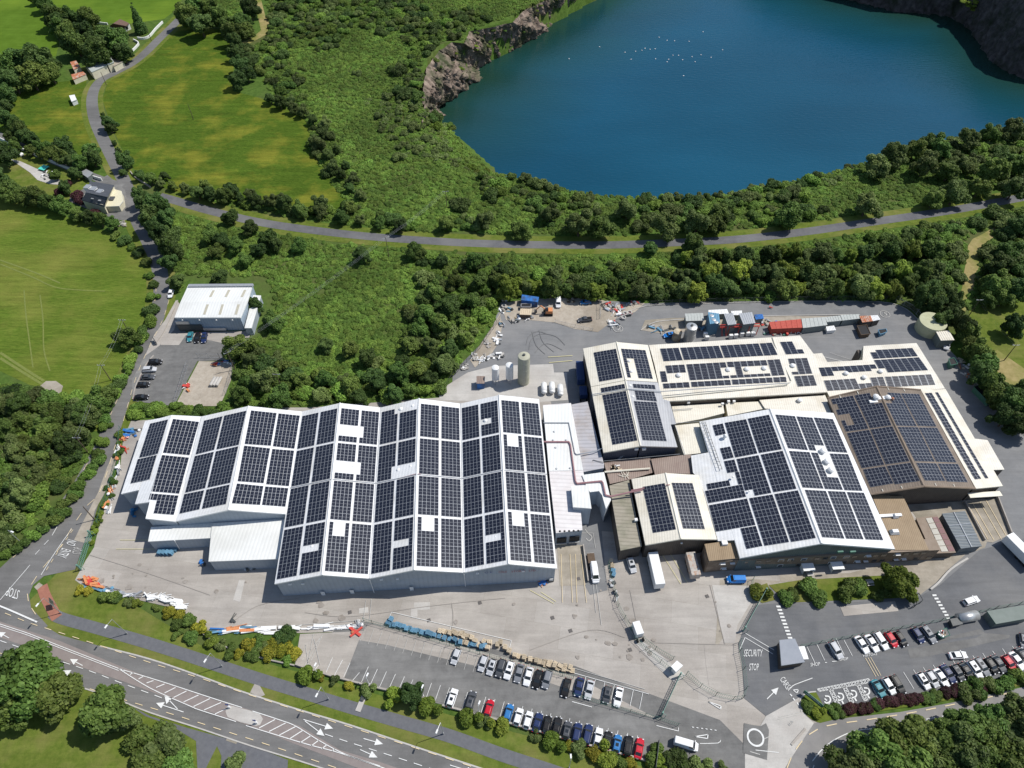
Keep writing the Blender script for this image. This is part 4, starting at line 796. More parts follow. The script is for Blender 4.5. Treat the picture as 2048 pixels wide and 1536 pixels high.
for px, c, r_, h in [([(1330,731.5),(1369.3,729.2),(1372.5,745),(1333.8,747)],3,3,()),([(1319.2,743.1),(1331.3,742.5),(1335.7,763.5),(1323,764.5)],1,4,()),([(1324.9,767.5),(1378.2,764.1),(1380.1,774.9),(1326.8,777.4)],4,2,()),([(1371.9,728.9),(1451.2,724.5),(1459.5,756.5),(1379.5,760.9)],6,6,Hl([2,3,4],[5])),([(1381.2,764.1),(1460.8,759.6),(1462.7,769.8),(1383,774.2)],6,2,()),
  ([(1452.9,724.1),(1532.5,720.3),(1542,752),(1461.4,756.5)],6,6,Hl([2,3,4],[0,2,3,4,5])),([(1462.9,759.4),(1544.5,754.8),(1546.4,764.7),(1464.6,769.5)],6,2,()),([(1534,720.2),(1559.7,718.5),(1569.8,750.2),(1543.8,752)],2,6,()),([(1545.7,754.9),(1572.4,753.2),(1573.9,763.4),(1547.6,765)],2,2,()),
  ([(1575.5,717.7),(1614.3,715.9),(1625,747.3),(1584.4,749.4)],3,6,Hl([2,3,4],[0])),([(1587.6,752.7),(1627,750.4),(1634.3,771),(1595,773.6)],3,4,())]: r2.arpx(pf, px, c, r_, h)
for x, y in ((1357,751),(1456,740),(1493,739),(1528,737),(1585,732)): r2.vent(x, y, 8.6, .85, 1.1)
r2.pipe([G(1324,795,8.1), G(1572,770,8.3), G(1583,762,8.4), G(1550,690,8.6), G(1545,674,8.3)], .18, mCREAMT, 'parapet_gutter')
r2.finish()
r3 = Building('factory_back_wing', G(1760,790,0), 'cream back wing with an L shaped roof at the rear right of the factory', 'factory building')
P = r3.flat([(1622,708),(1644,706),(1655,724),(1725,720),(1727,692),(1833,686),(1869,743),(1641,757)], [6.6,6.6,6.9,6.9,6.4,6.4,7.4,7.4], mCREAM2, mWALLCR, fm=mCREAMT)
P2 = r3.flat([(1641,757),(1869,743),(1890,777),(1660,795)], [7.4,7.4,6.7,6.7], mCREAM2, mWALLCR, fm=mCREAMT)
pl = (P[4], P[5], P[6]); pf = (P2[0], P2[1], P2[2])
r3.arpx(pl, [(1737.7,700.9),(1824.7,696.3),(1836.1,712.8),(1746.6,718)],7,4,{(0,0)}); r3.arpx(pl, [(1747.3,720.4),(1838,714.9),(1856.5,740.7),(1761.9,746)],7,6,Hl([4,5],[0])|{(0,0)} and Hl([4,5],[0]))
r3.arpx(pl, [(1635.2,735.8),(1750,728.9),(1759,745.4),(1642.8,753)],9,4,Hl([2],[2,3,8])|Hl([3],range(2,9)))
r3.arpx(pf, [(1646.6,761.2),(1710.7,757.4),(1720.9,778.4),(1654.2,782.2)],5,4); r3.arpx(pf, [(1712.4,757.2),(1766.3,753.6),(1773.9,774),(1720,778.4)],4,4,Hl([0,1],[0,1])); r3.arpx(pf, [(1768.9,753.6),(1862.2,748.6),(1871,769.5),(1775.8,774.6)],7,4)
for x, y in ((1692,747),(1728,755),(1761,743)): r3.vent(x, y, 7.6, .8, 1.0)
mb = MB(); c = G(1715,716,2.5); mb.box(c, (1.2, 3, 5), A0); r3.put(mb, 'buttress', mWALLB)
r3.finish()
r4 = Building('brown_roofed_hall', G(1850,1010,0), 'brown roofed hall with closely set panels and dark cladding on the right of the factory', 'factory building')
A, B = r4.roof([(1655,796,8),(1753,773,11.2),(1841,780,8)], [(1741,989,8),(1848,973,11.0),(1950,977,8)], mBROWNR, th=.5, wall=mWALLB, fm=mBROWNT)
pl = (A[0], B[0], A[1]); pr = (A[1], B[1], A[2])
for px, c, r_, h in [([(1661.5,798.7),(1705.6,791.5),(1737.3,857.7),(1692.3,863.9)],6,6,{(1,0),(3,0),(3,1),(3,2),(4,1),(4,2)}),([(1708.6,791),(1754.8,783.3),(1783.4,851),(1740.4,857)],6,6,Hl([0,1],[4,5])),([(1693.7,866.3),(1738.4,859.8),(1769,929.8),(1724,937)],6,6,()),([(1740.8,859),(1784.5,852.6),(1819.3,922.7),(1772,929.4)],6,6,()),([(1726,939),(1770,933),(1787.3,967.3),(1741,975)],6,3,()),([(1773.2,931.9),(1820.3,925.7),(1839.8,962.5),(1789.8,969.3)],6,3,())]: r4.arpx(pl, px, c, r_, h)
for px, c, r_, h in [([(1760.9,784.3),(1799.8,786.8),(1833.6,853),(1792.6,851.6)],6,6,Hl([0,1],[0,1])),([(1801.5,786.8),(1837.7,788.4),(1872.6,853.6),(1836.3,852.4)],6,6,()),([(1794.7,853.6),(1835.7,854.4),(1869.5,923.7),(1829.5,922.7)],6,6,()),([(1837.7,854.8),(1873.6,855.7),(1913,925.5),(1872.5,924)],6,6,()),([(1832,925.5),(1872,926.8),(1890.5,962.4),(1849.5,961.4)],6,3,()),([(1875,926.9),(1915,927.8),(1935.5,965),(1893.5,963.4)],6,3,())]: r4.arpx(pr, px, c, r_, h)
r4.vent(1751,795,11.2,.95,1.4); r4.vent(1775,796,11,.85,1.3); r4.vent(1784,799,10.6,.5,1.2,mRUST)
r4.box(G(1750,803,10.6), (3.6,1,.5), A0, mMETW, 'duct'); r4.box(G(1765,796,11), (5,1.2,.5), A0, mMETW, 'duct')
for t in (.12, .3, .62, .8): r4.pipe([lerpq(A, B, 0 if t < .5 else 1, (t*2) % 1, .97)+Vector((0,0,.1)), lerpq(A, B, 0 if t < .5 else 1, (t*2) % 1, 1.0)+Vector((0,0,.1))], .14, mCREAMT, 'coping_strap'); r4.pipe([lerpq(A, B, 0 if t < .5 else 1, (t*2) % 1, .0)+Vector((0,0,.1)), lerpq(A, B, 0 if t < .5 else 1, (t*2) % 1, .035)+Vector((0,0,.1))], .14, mCREAMT, 'coping_strap')
r4.pipe([A[0]+Vector((0,0,.1)), A[1]+Vector((0,0,.1)), A[2]+Vector((0,0,.1))], .25, mBROWNT, 'parapet_coping'); r4.pipe([B[0]+Vector((0,0,.1)), B[1]+Vector((0,0,.1)), B[2]+Vector((0,0,.1))], .3, mBROWNT, 'parapet_coping'); r4.pipe([A[1], B[1]], .3, mBROWNT, 'ridge_cap')
p = G(1838,1004,0); r4.box((p.x, p.y-.1, 1.6), (3, .3, 3.2), A0, mMET, 'roller_door')
r4.finish()
r5b = Building('cream_side_wing', G(1975,985,0), 'long narrow cream roofed side wing against the brown roofed hall', 'factory building')
A, B = r5b.roof([(1842,780,7.6),(1891,778,6.6)], [(1952,977,7.6),(2006,972,6.6)], mCREAM, th=.4, wall=mWALLB, fm=mCREAMT)
r5b.flat([(1938,876),(1975,880),(2009,939),(1978,940)], 6.5, mCREAM2, mWALLB, fm=mCREAMT)
pl = (A[0], A[1], B[0]); r5b.arpx(pl, [(1850,786.4),(1863.4,785.4),(1962.2,957.7),(1949.9,959.3)],2,14); r5b.arpx(pl, [(1870,784.8),(1875.7,784.8),(1977,956.9),(1970.4,957.3)],1,14)
for dx in (0, 21): p = G(1957+dx,996,0); r5b.box((p.x, p.y-.2, 2), (3, .4, 3.4), A0, mDARK, 'dock_door')
p = G(1968,983,5.2); r5b.box((p.x, p.y-.9, 5), (9.5, 1.6, .25), A0, mCREAMT, 'canopy')
r5b.finish()
r5 = Building('white_roofed_hall', G(1640,1130,0), 'big white gabled hall with rows of panels above the brown office front', 'factory building')
A, B = r5.roof([(1399,843,8.5),(1540,818,13.0),(1667,826,8.5)], [(1480,1116,8.5),(1643,1087,13.3),(1790,1098,8.5)], mROOFW, th=.6, wall=mWALLGR, fm=mMETW)
pl = (A[0], B[0], A[1]); pr = (A[1], B[1], A[2])
nn = (B[0]-A[0]).cross(A[1]-A[0]).normalized(); ex = [onplane(x, y, A[0], nn) for x, y in ((1382,911),(1426,903),(1487,1106),(1472,1080),(1436,1082),(1408,985),(1398,958),(1386,945))]; ex = [p-Vector((0, 0, .05)) for p in ex]
mb = MB(); mb.add(ex, [tuple(range(8))]); r5.put(mb, 'roof', mROOFW)
mb = MB(); mb.add(sum([[p-Vector((0,0,.01)), Vector((p.x, p.y, 0))] for p in ex], []), [(2*i, 2*i+1, (2*i+3) % 16, (2*i+2) % 16) for i in range(8)]); r5.put(mb, 'wall', mWALLGR)
for px, c, r_, h in [([(1425,850.8),(1446,847),(1452,868),(1431.4,872.4)],3,2,()),([(1449.2,845.7),(1492.3,838.5),(1515.2,907.3),(1470.8,915.5)],6,6,()),([(1495.3,837.5),(1538,829.5),(1564,899),(1518.4,906.6)],6,6,()),([(1439.7,896.7),(1460.6,893),(1467.8,915.5),(1447.3,919.6)],3,2,()),([(1447.7,922.5),(1468.9,919),(1476.5,943.5),(1454.9,946.6)],3,2,()),([(1469.5,944.7),(1477.8,943.5),(1485.4,968.2),(1477,969.5)],1,2,()),([(1413.3,967.9),(1458,960.3),(1461.2,971.7),(1416,979.4)],6,1,()),([(1409.8,981.9),(1485,968.6),(1492.4,994),(1416.8,1006.7)],10,2,()),
  ([(1473.3,918),(1517,910.4),(1543.1,986.3),(1493.5,995)],6,6,{(5,0),(5,1)}),([(1521.2,909.4),(1565.4,901.6),(1593.3,978),(1546.9,985)],6,6,()),([(1417.7,1010.5),(1494.3,997),(1511.4,1050.4),(1432,1063.8)],10,4,()),([(1480.9,1056.8),(1512,1051.7),(1525.4,1092.3),(1493,1098.7)],4,3,()),([(1498,996.5),(1545,988.9),(1578.7,1084.7),(1529.2,1092.3)],6,7,()),([(1548.8,988.2),(1595.8,980.6),(1632,1076.5),(1582.5,1084.7)],6,7,())]: r5.arpx(pl, px, c, r_, h)
for px, c, r_, h in [([(1550,829.2),(1589.5,832.4),(1616,901),(1576,897)],6,6,()),([(1592.3,832.8),(1624.4,835.5),(1653,903.5),(1619,901)],5,6,Hl([5],[2,3,4])),([(1627,835),(1665.5,838.5),(1694.8,906),(1655.5,903.5)],5,6,()),([(1577.3,901.8),(1618.5,904.3),(1647.3,978),(1604.8,975.5)],6,6,()),([(1621.5,905),(1655,907),(1686,980.5),(1649.8,978.5)],5,6,Hl(range(4),[2,3,4])),([(1658.5,907),(1696,908.5),(1725,982.5),(1689,981)],5,6,()),([(1609,979.5),(1651.5,981.8),(1689,1078),(1644,1075)],6,7,()),([(1654.8,982),(1689.8,983.5),(1727.3,1079.3),(1692.3,1078)],5,7,()),([(1693,984),(1727.3,985.5),(1766.5,1081),(1731,1079.5)],5,7,())]: r5.arpx(pr, px, c, r_, h)
for x, y in ((1645,903),(1653,924),(1661,941)): r5.vent(x, y, 11, .95, 1.3)
r5.vent(1449,875,10,.6,1.6); r5.vent(1466,953,10.5,.35,.5); r5.vent(1499,981,11,.3,.4)
for k in (0, 1): r5.pipe([G(1403+k*7,844,9.2), G(1438+k*6,938,9.6)], .07, mMETD, 'walkway_rail')
mb = MB()
for i in range(14): a = Vector(G(1403,844,9.2)).lerp(G(1438,938,9.6), i/13); b = Vector(G(1411,844,9.2)).lerp(G(1445,938,9.6), i/13); mb.tube(a, b, .06, 4)
r5.put(mb, 'walkway_rungs', mMETD)
r5.pipe([A[1], B[1]], .3, mMETW, 'ridge_cap')
for x in (1681, 1706): p = G(x,1103,10.2); r5.box((p.x, p.y, 9.9), (1.5, .4, .8), A0, mMETG, 'green_window')
r5.finish()
# office front, built proud of the hall
of = Building('office_front', G(1620,1140,0), 'two storey brown brick office front with small windows under the white gabled hall', 'office')
p0, p1 = G(1406,1144,0), G(1860,1120,0); u = (p1-p0).normalized(); nrm5 = Vector((u.y, -u.x, 0)); fa = math.atan2(u.y, u.x)
mb = MB(); q = [p0, p1, p1-nrm5*3.0, p0-nrm5*3.0]; mb.hexa(q, [v+Vector((0,0,6.2)) for v in q]); of.put(mb, 'wall', mWALLBR)
mb = MB(); q = [v+Vector((0,0,6.2)) for v in [p0+nrm5*.25, p1+nrm5*.25, p1-nrm5*3.1, p0-nrm5*3.1]]; mb.hexa(q, [v+Vector((0,0,.2)) for v in q]); of.put(mb, 'roof', mBROWNT)
L5 = (p1-p0).length; mWIN = mGLASS
for lv, zc in ((0, 1.5), (1, 4.6)):
    x = 1.6
    while x < L5-1:
        if rnd.random() > .22:
            c = p0+u*x+nrm5*.03; f = of.box((c.x, c.y, zc), (1.5, .12, 1.25), fa, mMETW if rnd.random() < .4 else mBROWNT, 'window_frame')
            mb = MB(); c = c+nrm5*.05; mb.box((c.x, c.y, zc), (1.3, .08, 1.05), fa); g_ = of.put(mb, 'window_pane', mGLASS, parent=f)
            if rnd.random() < .3: mb = MB(); c = c+nrm5*.3; mb.box((c.x, c.y, zc+.55), (1.3, .55, .08), fa); of.put(mb, 'open_sash', mMETW, parent=f)
        x += rnd.choice((2.2, 2.6, 3.6))
for x in (28, 36): c = p0+u*x+nrm5*1.2; mb = MB(); mb.box((c.x, c.y, 2.2), (3.2, 2.2, .2), fa); mb.box((c.x-1.4*u.x, c.y-1.4*u.y, 1.1), (.12, 2, 2.1), fa); mb.box((c.x+1.4*u.x, c.y+1.4*u.y, 1.1), (.12, 2, 2.1), fa); of.put(mb, 'porch', mMETW)
of.flat([(1409,1088),(1470,1080),(1480,1116),(1418,1122)], 7.2, mBROWNC, mWALLBR, fm=mBROWNT)
c = G(1449,1086,7.6); of.box(c, (1.5, 1.2, .8), A0, mMETW, 'roof_box')
bw = Building('brown_annexe', G(1820,1110,0), 'flat tan corrugated roof annexe right of the white gabled hall', 'building')
bw.flat([(1743,990),(1806,992),(1858,1100),(1790,1100)], 6.6, mBROWNC, mWALLB, fm=mBROWNT)
bw.box(G(1780,1031,7), (6.5, .8, .5), A0, mMETW, 'duct'); bw.box(G(1792,1031,7.3), (1.6, 1.3, 1), A0, mMETW, 'rooflight', .6); bw.box(G(1790,1063,7.3), (2.6, 1.5, 1), A0, mMETW, 'rooflight', .6)
ph = Building('patchwork_hut', G(1880,1110,0), 'low hut with mauve and translucent striped roof beside the tan annexe', 'hut')
Q = ph.flat([(1832,1036),(1874,1030),(1912,1105),(1864,1107)], 3.4, mBROWNT, mWALLB, fm=mBROWNT)
mTRANS = mat('translucent_sheet', (.38, .36, .31), (.46, .44, .38), sc=2, rough=.4); mPLUM = mat('plum_sheet', (.16, .07, .075), (.2, .09, .09), sc=2, rough=.5)
qp = lambda a, b: (Q[0].lerp(Q[3], b)).lerp(Q[1].lerp(Q[2], b), a)+Vector((0, 0, .05))
for i in range(6):
    mb = MB(); b0, b1 = .05+i*.155, .05+i*.155+.14; mb.hexa([qp(.42, b0), qp(.7, b0), qp(.7, b1), qp(.42, b1)], [v+Vector((0,0,.06)) for v in [qp(.42, b0), qp(.7, b0), qp(.7, b1), qp(.42, b1)]]); ph.put(mb, 'roof_sheet', mTRANS)
    mb = MB(); mb.hexa([qp(.73, b0), qp(.98, b0), qp(.98, b1), qp(.73, b1)], [v+Vector((0,0,.05)) for v in [qp(.73, b0), qp(.98, b0), qp(.98, b1), qp(.73, b1)]]); ph.put(mb, 'roof_sheet', mPLUM)
gc = Building('grey_cabin', G(1945,1100,0), 'dark grey modular cabin with pale crossed roof seams beside the loading ramp', 'cabin')
mCAB = mat('cabin_roof', (.10, .125, .145), (.13, .155, .175), sc=.5, rough=.5, rib=(ROT+90, .9), ribc=.8)
Q = gc.flat([(1884,1027),(1930,1022),(1964,1092),(1922,1097)], 3.6, mCAB, mat('cabin_wall', (.11,.135,.15), (.14,.165,.18), sc=.5, rough=.5), fm=mCAB)
gc.pipe([qp(.5, 0), qp(.5, 1)], .18, mMET, 'roof_seam')
for b_ in (.36, .67): gc.pipe([qp(0, b_), qp(1, b_)], .14, mMET, 'roof_seam')
# ---- small front wing, fibre cement shed, corrugated links
r6 = Building('small_cream_hall', G(1362,1100,0), 'small cream gabled hall with two panel blocks behind the parked white trailer', 'factory building')
A, B = r6.roof([(1263,958,8),(1331,946,10),(1397,950,8)], [(1291,1090,8),(1362,1078,9.9),(1434,1079,8)], mCREAM, th=.5, wall=mWALLB, fm=mCREAMT)
r6.arpx((A[0], B[0], A[1]), [(1285,973.7),(1329.6,966.3),(1352.5,1059.3),(1306,1066.5)], 6, 7); r6.arpx((A[1], B[1], A[2]), [(1342.9,965.5),(1384.9,966.3),(1409.9,1058.9),(1366,1057.7)], 6, 7)
r6.pipe([A[1], B[1]], .25, mCREAMT, 'ridge_cap'); r6.pipe([G(1262,981,8.4), G(1289,976,9.2)], .2, mMAROON); r6.pipe([G(1332,970,10.3), G(1340,969.5,10.3)], .15, mMAROON)
for x in (1307, 1363): r6.box(G(x,1086,7), (.5,.4,.3), A0, mMETW, 'floodlight')
r6.finish()
fs_ = Building('fibre_cement_shed', G(1262,1105,0), 'long narrow shed with weathered fibre cement roof left of the small cream hall', 'shed')
fs_.flat([(1219,971),(1258,960),(1284,1092),(1241,1101)], 6.4, mFIBRE, mWALLB, fm=mFIBRE); fs_.box(G(1272,1040,7), (.8,.8,.8), A0, mMETW, 'roof_box')
cs = Building('corrugated_link', G(1300,940,0), 'mauve brown corrugated link roofs strewn with offcuts behind the small cream hall', 'building')
cs.flat([(1208,925),(1300,914),(1306,945),(1263,958),(1220,968)], 5.6, mBROWNL, mWALLB, fm=mBROWNT); cs.flat([(1302,918),(1382,908),(1392,948),(1330,946),(1310,950)], 6.2, mBROWNL, mWALLB, fm=mBROWNT)
cs.pipe([G(1209,944,6), G(1300,937,6.2)], .3, mCREAMT, 'parapet'); cs.pipe([G(1208,922,6.4), G(1360,908,6.6)], .06, mMET, 'handrail')
for i in range(16): p = G(1218+rnd.random()*22,930+rnd.random()*10,5.9); cs.box(p, (rnd.uniform(.5,1.6), rnd.uniform(.2,.6), .2), rnd.random()*3, rnd.choice((mWOOD,mMETW,mBARK)), 'offcut')
for i in range(9): p = G(1240+rnd.random()*18,946+rnd.random()*9,5.9); cs.box(p, (rnd.uniform(1,2.4), .12, .12), rnd.random()*3, mCREAMT, 'offcut')
cm = Building('cream_infill_roofs', G(1450,850,0), 'low cream infill roofs in the well between the factory halls', 'building')
cm.flat([(1343,812),(1446,806),(1449,826),(1402,838),(1352,847)], 5.4, mCREAM, mWALLCR, fm=mCREAMT); cm.flat([(1451,806),(1518,803),(1530,817),(1456,832)], 5.6, mCREAM, mWALLCR, fm=mCREAMT); cm.flat([(1519,800),(1650,790),(1666,826),(1570,820),(1530,817)], 6.2, mCREAM2, mWALLCR, fm=mCREAMT)
cm.flat([(1350,851),(1397,846),(1420,904),(1368,910)], 6.2, mCREAM, mWALLCR, fm=mCREAMT); cm.vent(1599,801,6.6,.8,1); cm.pipe([G(1352,846,5.9), G(1400,843,5.9)], .06, mMET, 'handrail')
cm.pipe([G(1345,820,5.9), G(1385,817,5.9)], .1, mMET); cm.pipe([G(1351,853,6.6), G(1370,909,6.6)], .12, mMET)
for x, y in ((1377,805),(1457,803),(1468,803),(1445,808)): cm.box(G(x,y,6.4), (.8,.6,.7), A0, mMETW, 'air_unit')
# ---- white hall by the side road
hl = Building('white_hall', G(430,665,0), 'white roofed hall with blue grey front beside the side road car park', 'building')
A, B = hl.roof([(377,569,7),(506,568,7)], [(361,604,7.8),(495,603,7.8)], mROOFW2, th=.5, wall=None, fm=mMETW)
C_, D_ = hl.roof([(361,604,7.8),(495,603,7.8)], [(349,635,6.6),(481,635,6.6)], mROOFW2, th=.5, wall=None, fm=mMETW)
mw = MB(); q = [Vector((p.x, p.y, 0)) for p in (A[0], A[1], D_[1], D_[0])]; cc = sum(q, Vector())/4; q = [p+(cc-p).normalized()*.3 for p in q]
mw.hexa(q, [Vector((p.x, p.y, 6.3)) for p in q]); hl.put(mw, 'wall', mat('blue_grey_cladding', (.30,.37,.44), (.35,.42,.49), sc=.3, rough=.5, rib=(0, 1), ribc=.9))
hl.flat([(506,590),(522,591),(503,656),(489,656)], 3.6, mROOFW2, mWALLG, fm=mMETW)
hl.flat([(378,568),(506,567),(508,571),(376,572)], 7.9, mMET, None, fm=mMET, name='parapet')
mSKL = mat('roof_light_sheet', (.45, .42, .33), (.5, .47, .38), sc=2, rough=.4)
for x0, y0, x1, y1 in [(425,581,418,594),(456,580,449,594),(488,580,481,594),(413,609,406,629),(443,609,437,629),(475,609,469,629)]:
    n = (A[1]-A[0]).cross(B[0]-A[0]).normalized() if y0 < 600 else (C_[1]-C_[0]).cross(D_[0]-C_[0]).normalized(); o_ = A[0] if y0 < 600 else C_[0]
    q = [onplane(x0, y0, o_, n), onplane(x0+5, y0, o_, n), onplane(x1+5, y1, o_, n), onplane(x1, y1, o_, n)]; q = [v+Vector((0,0,.03)) for v in q]
    mb = MB(); mb.hexa(q, [v+Vector((0,0,.05)) for v in q]); hl.put(mb, 'roof_light', mSKL)
p = G(472,658,0); hl.box((p.x, p.y-.15, 1.7), (4, .3, 3.2), 0, mLB, 'roller_door'); p = G(385,660,0); hl.box((p.x, p.y-.3, 1.6), (8.5, .8, 3.0), 0, mMETD, 'shopfront'); hl.box((p.x-2, p.y-.4, 4.1), (4.6, .4, 1.4), 0, mMET, 'sign_panel'); p = G(432,661,0); hl.box((p.x, p.y-.3, 1.0), (8, .5, 1.2), 0, mMET, 'bench_wall')
for x in (365, 399, 433, 465): hl.box(G(x,640,5.6), (.4,.4,.3), 0, mMETW, 'floodlight')
# ---- houses
hs = Building('slate_roofed_house', G(205,420,0), 'cream house with dark slate roof and three dormers by the road junction', 'house')
A, B = hs.roof([(180,362,4.8),(228,370,4.8)], [(172,385,7.6),(215,394,7.6)], mSLATE, th=.25, wall=None); C_, D_ = hs.roof([(172,385,7.6),(215,394,7.6)], [(163,400,4.6),(208,413,4.6)], mSLATE, th=.25, wall=None)
mw = MB(); q = [Vector((p.x, p.y, 0)) for p in (A[0], A[1], D_[1], D_[0])]; cc = sum(q, Vector())/4; q = [p+(cc-p).normalized()*.3 for p in q]; mw.hexa(q, [Vector((p.x, p.y, 4.6)) for p in q]); hs.put(mw, 'wall', mWALLCR)
mw = MB(); mw.add([q[1]+Vector((0,0,4.6)), q[2]+Vector((0,0,4.6)), Vector((B[1].x-.3, B[1].y, 7.3))], [(0,1,2)]); hs.put(mw, 'gable_wall', mWALLCR)
for x, y in ((176,376),(188,380),(201,385)): c = G(x,y,6.4); hs.box(c, (2, 2.4, 1.5), -.2, mMETW, 'dormer'); hs.box((c.x, c.y, c.z+.8), (2.2, 2.6, .15), -.2, mMET, 'dormer_roof')
hs.flat([(215,375),(243,382),(246,402),(238,412),(212,413)], 3.0, mat('cream_terrace', (.62,.58,.42), (.68,.64,.48), sc=1), mWALLCR, fm=mWALLWH)
for x, y in ((186,396),(200,400)): hs.box(G(x,y,6), (1.2,1.4,.2), -.2, mMET, 'skylight')
hs.box(G(222,397,3.3), (2.5, 2.5, .4), 0, mSLATE, 'roof_light')
bg_ = Building('bungalow', G(243,55,0), 'white bungalow with brown tiled roof far off beside the pasture', 'house')
A, B = bg_.roof([(240,38,3.4),(258,46,3.4)], [(226,47,5.6),(252,52,5.6)], mTILE, th=.3, wall=None); C_, D_ = bg_.roof([(226,47,5.6),(252,52,5.6)], [(219,52,3.2),(243,61,3.2)], mTILE, th=.3, wall=None)
mw = MB(); q = [Vector((p.x, p.y, 0)) for p in (A[0], A[1], D_[1], D_[0])]; mw.hexa(q, [Vector((p.x, p.y, 3.1)) for p in q]); bg_.put(mw, 'wall', mWALLWH)
for t in (.25, .6): p = D_[1].lerp(A[1], t); bg_.box((p.x+.1, p.y-.1, 1.6), (1.4,.3,1.2), .6, mGLASS, 'window')
fb = Building('farm_buildings', G(205,145,0), 'long grey roofed farm outbuilding curving along the far bend of the side road', 'barn')
fb.flat([(168,127),(207,117),(214,130),(183,144)], 4.2, mat('pale_green_roof', (.36,.40,.38), (.44,.47,.45), sc=.5, rough=.7, c3=(.5,.5,.48), sc3=.2), mWALLCR); fb.flat([(206,117),(221,112),(228,124),(215,129)], 4.5, MATS['pale_green_roof'], mWALLCR); fb.flat([(222,120),(240,114),(247,122),(227,133)], 3.2, mCONC3, mWALLCR)
rs = Building('rusty_shed', G(152,135,0), 'rusty red roofed shed beside the grey farm outbuilding', 'shed')
rs.flat([(140,124),(152,121),(160,132),(147,139)], 3.6, mRUST, mWALLCR); rs2 = Building('rusty_shed', G(157,155,0), 'low pink and rust streaked shed roof at the road bend', 'shed'); rs2.flat([(142,149),(166,143),(172,148),(146,159)], 2.8, mRUST, mWALLCR)
for q, l, m_ in (([(134,340),(155,330),(165,336),(148,347)], 'dark grey garden shed nearer the lawn, beside a paler shed', mSLATE), ([(160,345),(172,338),(186,345),(175,355)], 'pale grey garden shed beside the dark one by the lane', mMET)):
    b_ = Building('garden_shed', G(*q[2], 0), l, 'shed', 'garden sheds'); b_.flat(q, 2.6, m_, mWALLGR)
b_ = Building('white_hut', G(146,198,0), 'small white roofed hut alone at the edge of the rough field', 'hut'); b_.flat([(138,191),(149,189),(153,199),(143,203)], 2.4, mWALLWH, mWALLWH)
# ================================================================ VEGETATION
def ico(sub):
    bm = bmesh.new(); bmesh.ops.create_icosphere(bm, subdivisions=sub, radius=1); v = np.array([x.co[:] for x in bm.verts]); f = np.array([[q.index for q in p.verts] for p in bm.faces]); bm.free(); return v, f
IV, IF = ico(2)
def foliage(name, seed, lobes, nleaf, leaf, lmat, core=True, flat=1.0, up=.45):
    """lobes: list of (x,y,z,r). Leaves are small folded faces over and inside the lobes, a core coloured as shaded foliage behind them"""
    r = np.random.RandomState(seed); L_ = np.array(lobes); w_ = L_[:, 3]**2; w_ /= w_.sum()
    k = r.choice(len(L_), nleaf, p=w_); d = r.normal(size=(nleaf, 3)); d[:, 2] = np.abs(d[:, 2])*1.1-.35; d /= np.linalg.norm(d, axis=1)[:, None]
    rr = L_[k, 3]*(.80+.28*r.rand(nleaf)**.7); c = L_[k, :3]+d*rr[:, None]*np.array([1, 1, flat])
    # drop leaves well inside another lobe
    dist = np.linalg.norm((c[:, None, :]-L_[None, :, :3])/np.array([1, 1, flat]), axis=2)-L_[None, :, 3]*.72
    ok = dist.min(1) > 0; c = c[ok]; d = d[ok]; n = len(c)
    nn = d*.75+r.normal(size=(n, 3))*.55; nn[:, 2] += up; nn /= np.linalg.norm(nn, axis=1)[:, None]
    u = np.cross(nn, r.normal(size=(n, 3))); u /= np.linalg.norm(u, axis=1)[:, None]; v = np.cross(nn, u); s = leaf*(.6+.8*r.rand(n))[:, None]
    vs = np.stack([c-u*s*.5, c+v*s*.42, c+u*s*.5, c-v*s*.42], 1).reshape(-1, 3); f4 = np.arange(4*n).reshape(-1, 4)
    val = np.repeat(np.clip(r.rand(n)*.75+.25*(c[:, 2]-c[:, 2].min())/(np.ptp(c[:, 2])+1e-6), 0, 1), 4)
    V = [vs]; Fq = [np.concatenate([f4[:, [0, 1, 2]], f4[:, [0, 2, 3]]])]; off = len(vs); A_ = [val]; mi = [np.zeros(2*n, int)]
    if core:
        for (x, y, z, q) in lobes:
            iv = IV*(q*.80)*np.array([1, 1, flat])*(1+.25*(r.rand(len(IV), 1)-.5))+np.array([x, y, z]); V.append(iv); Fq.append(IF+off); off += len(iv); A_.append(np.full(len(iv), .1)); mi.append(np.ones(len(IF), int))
    me = npmesh(name, np.concatenate(V), np.concatenate(Fq), [lmat, mCORE], False, ('leafv', 'POINT', np.concatenate(A_))); me.polygons.foreach_set('material_index', np.concatenate(mi).astype(np.int32)); me.update(); return me
def treelobes(seed, R_, Hh, n):
    r = random.Random(seed); out = [(0, 0, Hh*.55, R_*.62)]
    for i in range(n):
        a = r.random()*6.283; q = R_*r.uniform(.3, .85); z = Hh*r.uniform(.30, .95); s = R_*r.uniform(.16, .36)*(1.1 if z < Hh*.6 else .9)
        out.append((math.cos(a)*q*(1.15-z/Hh*.45), math.sin(a)*q*(1.15-z/Hh*.45), z, s))
    return out
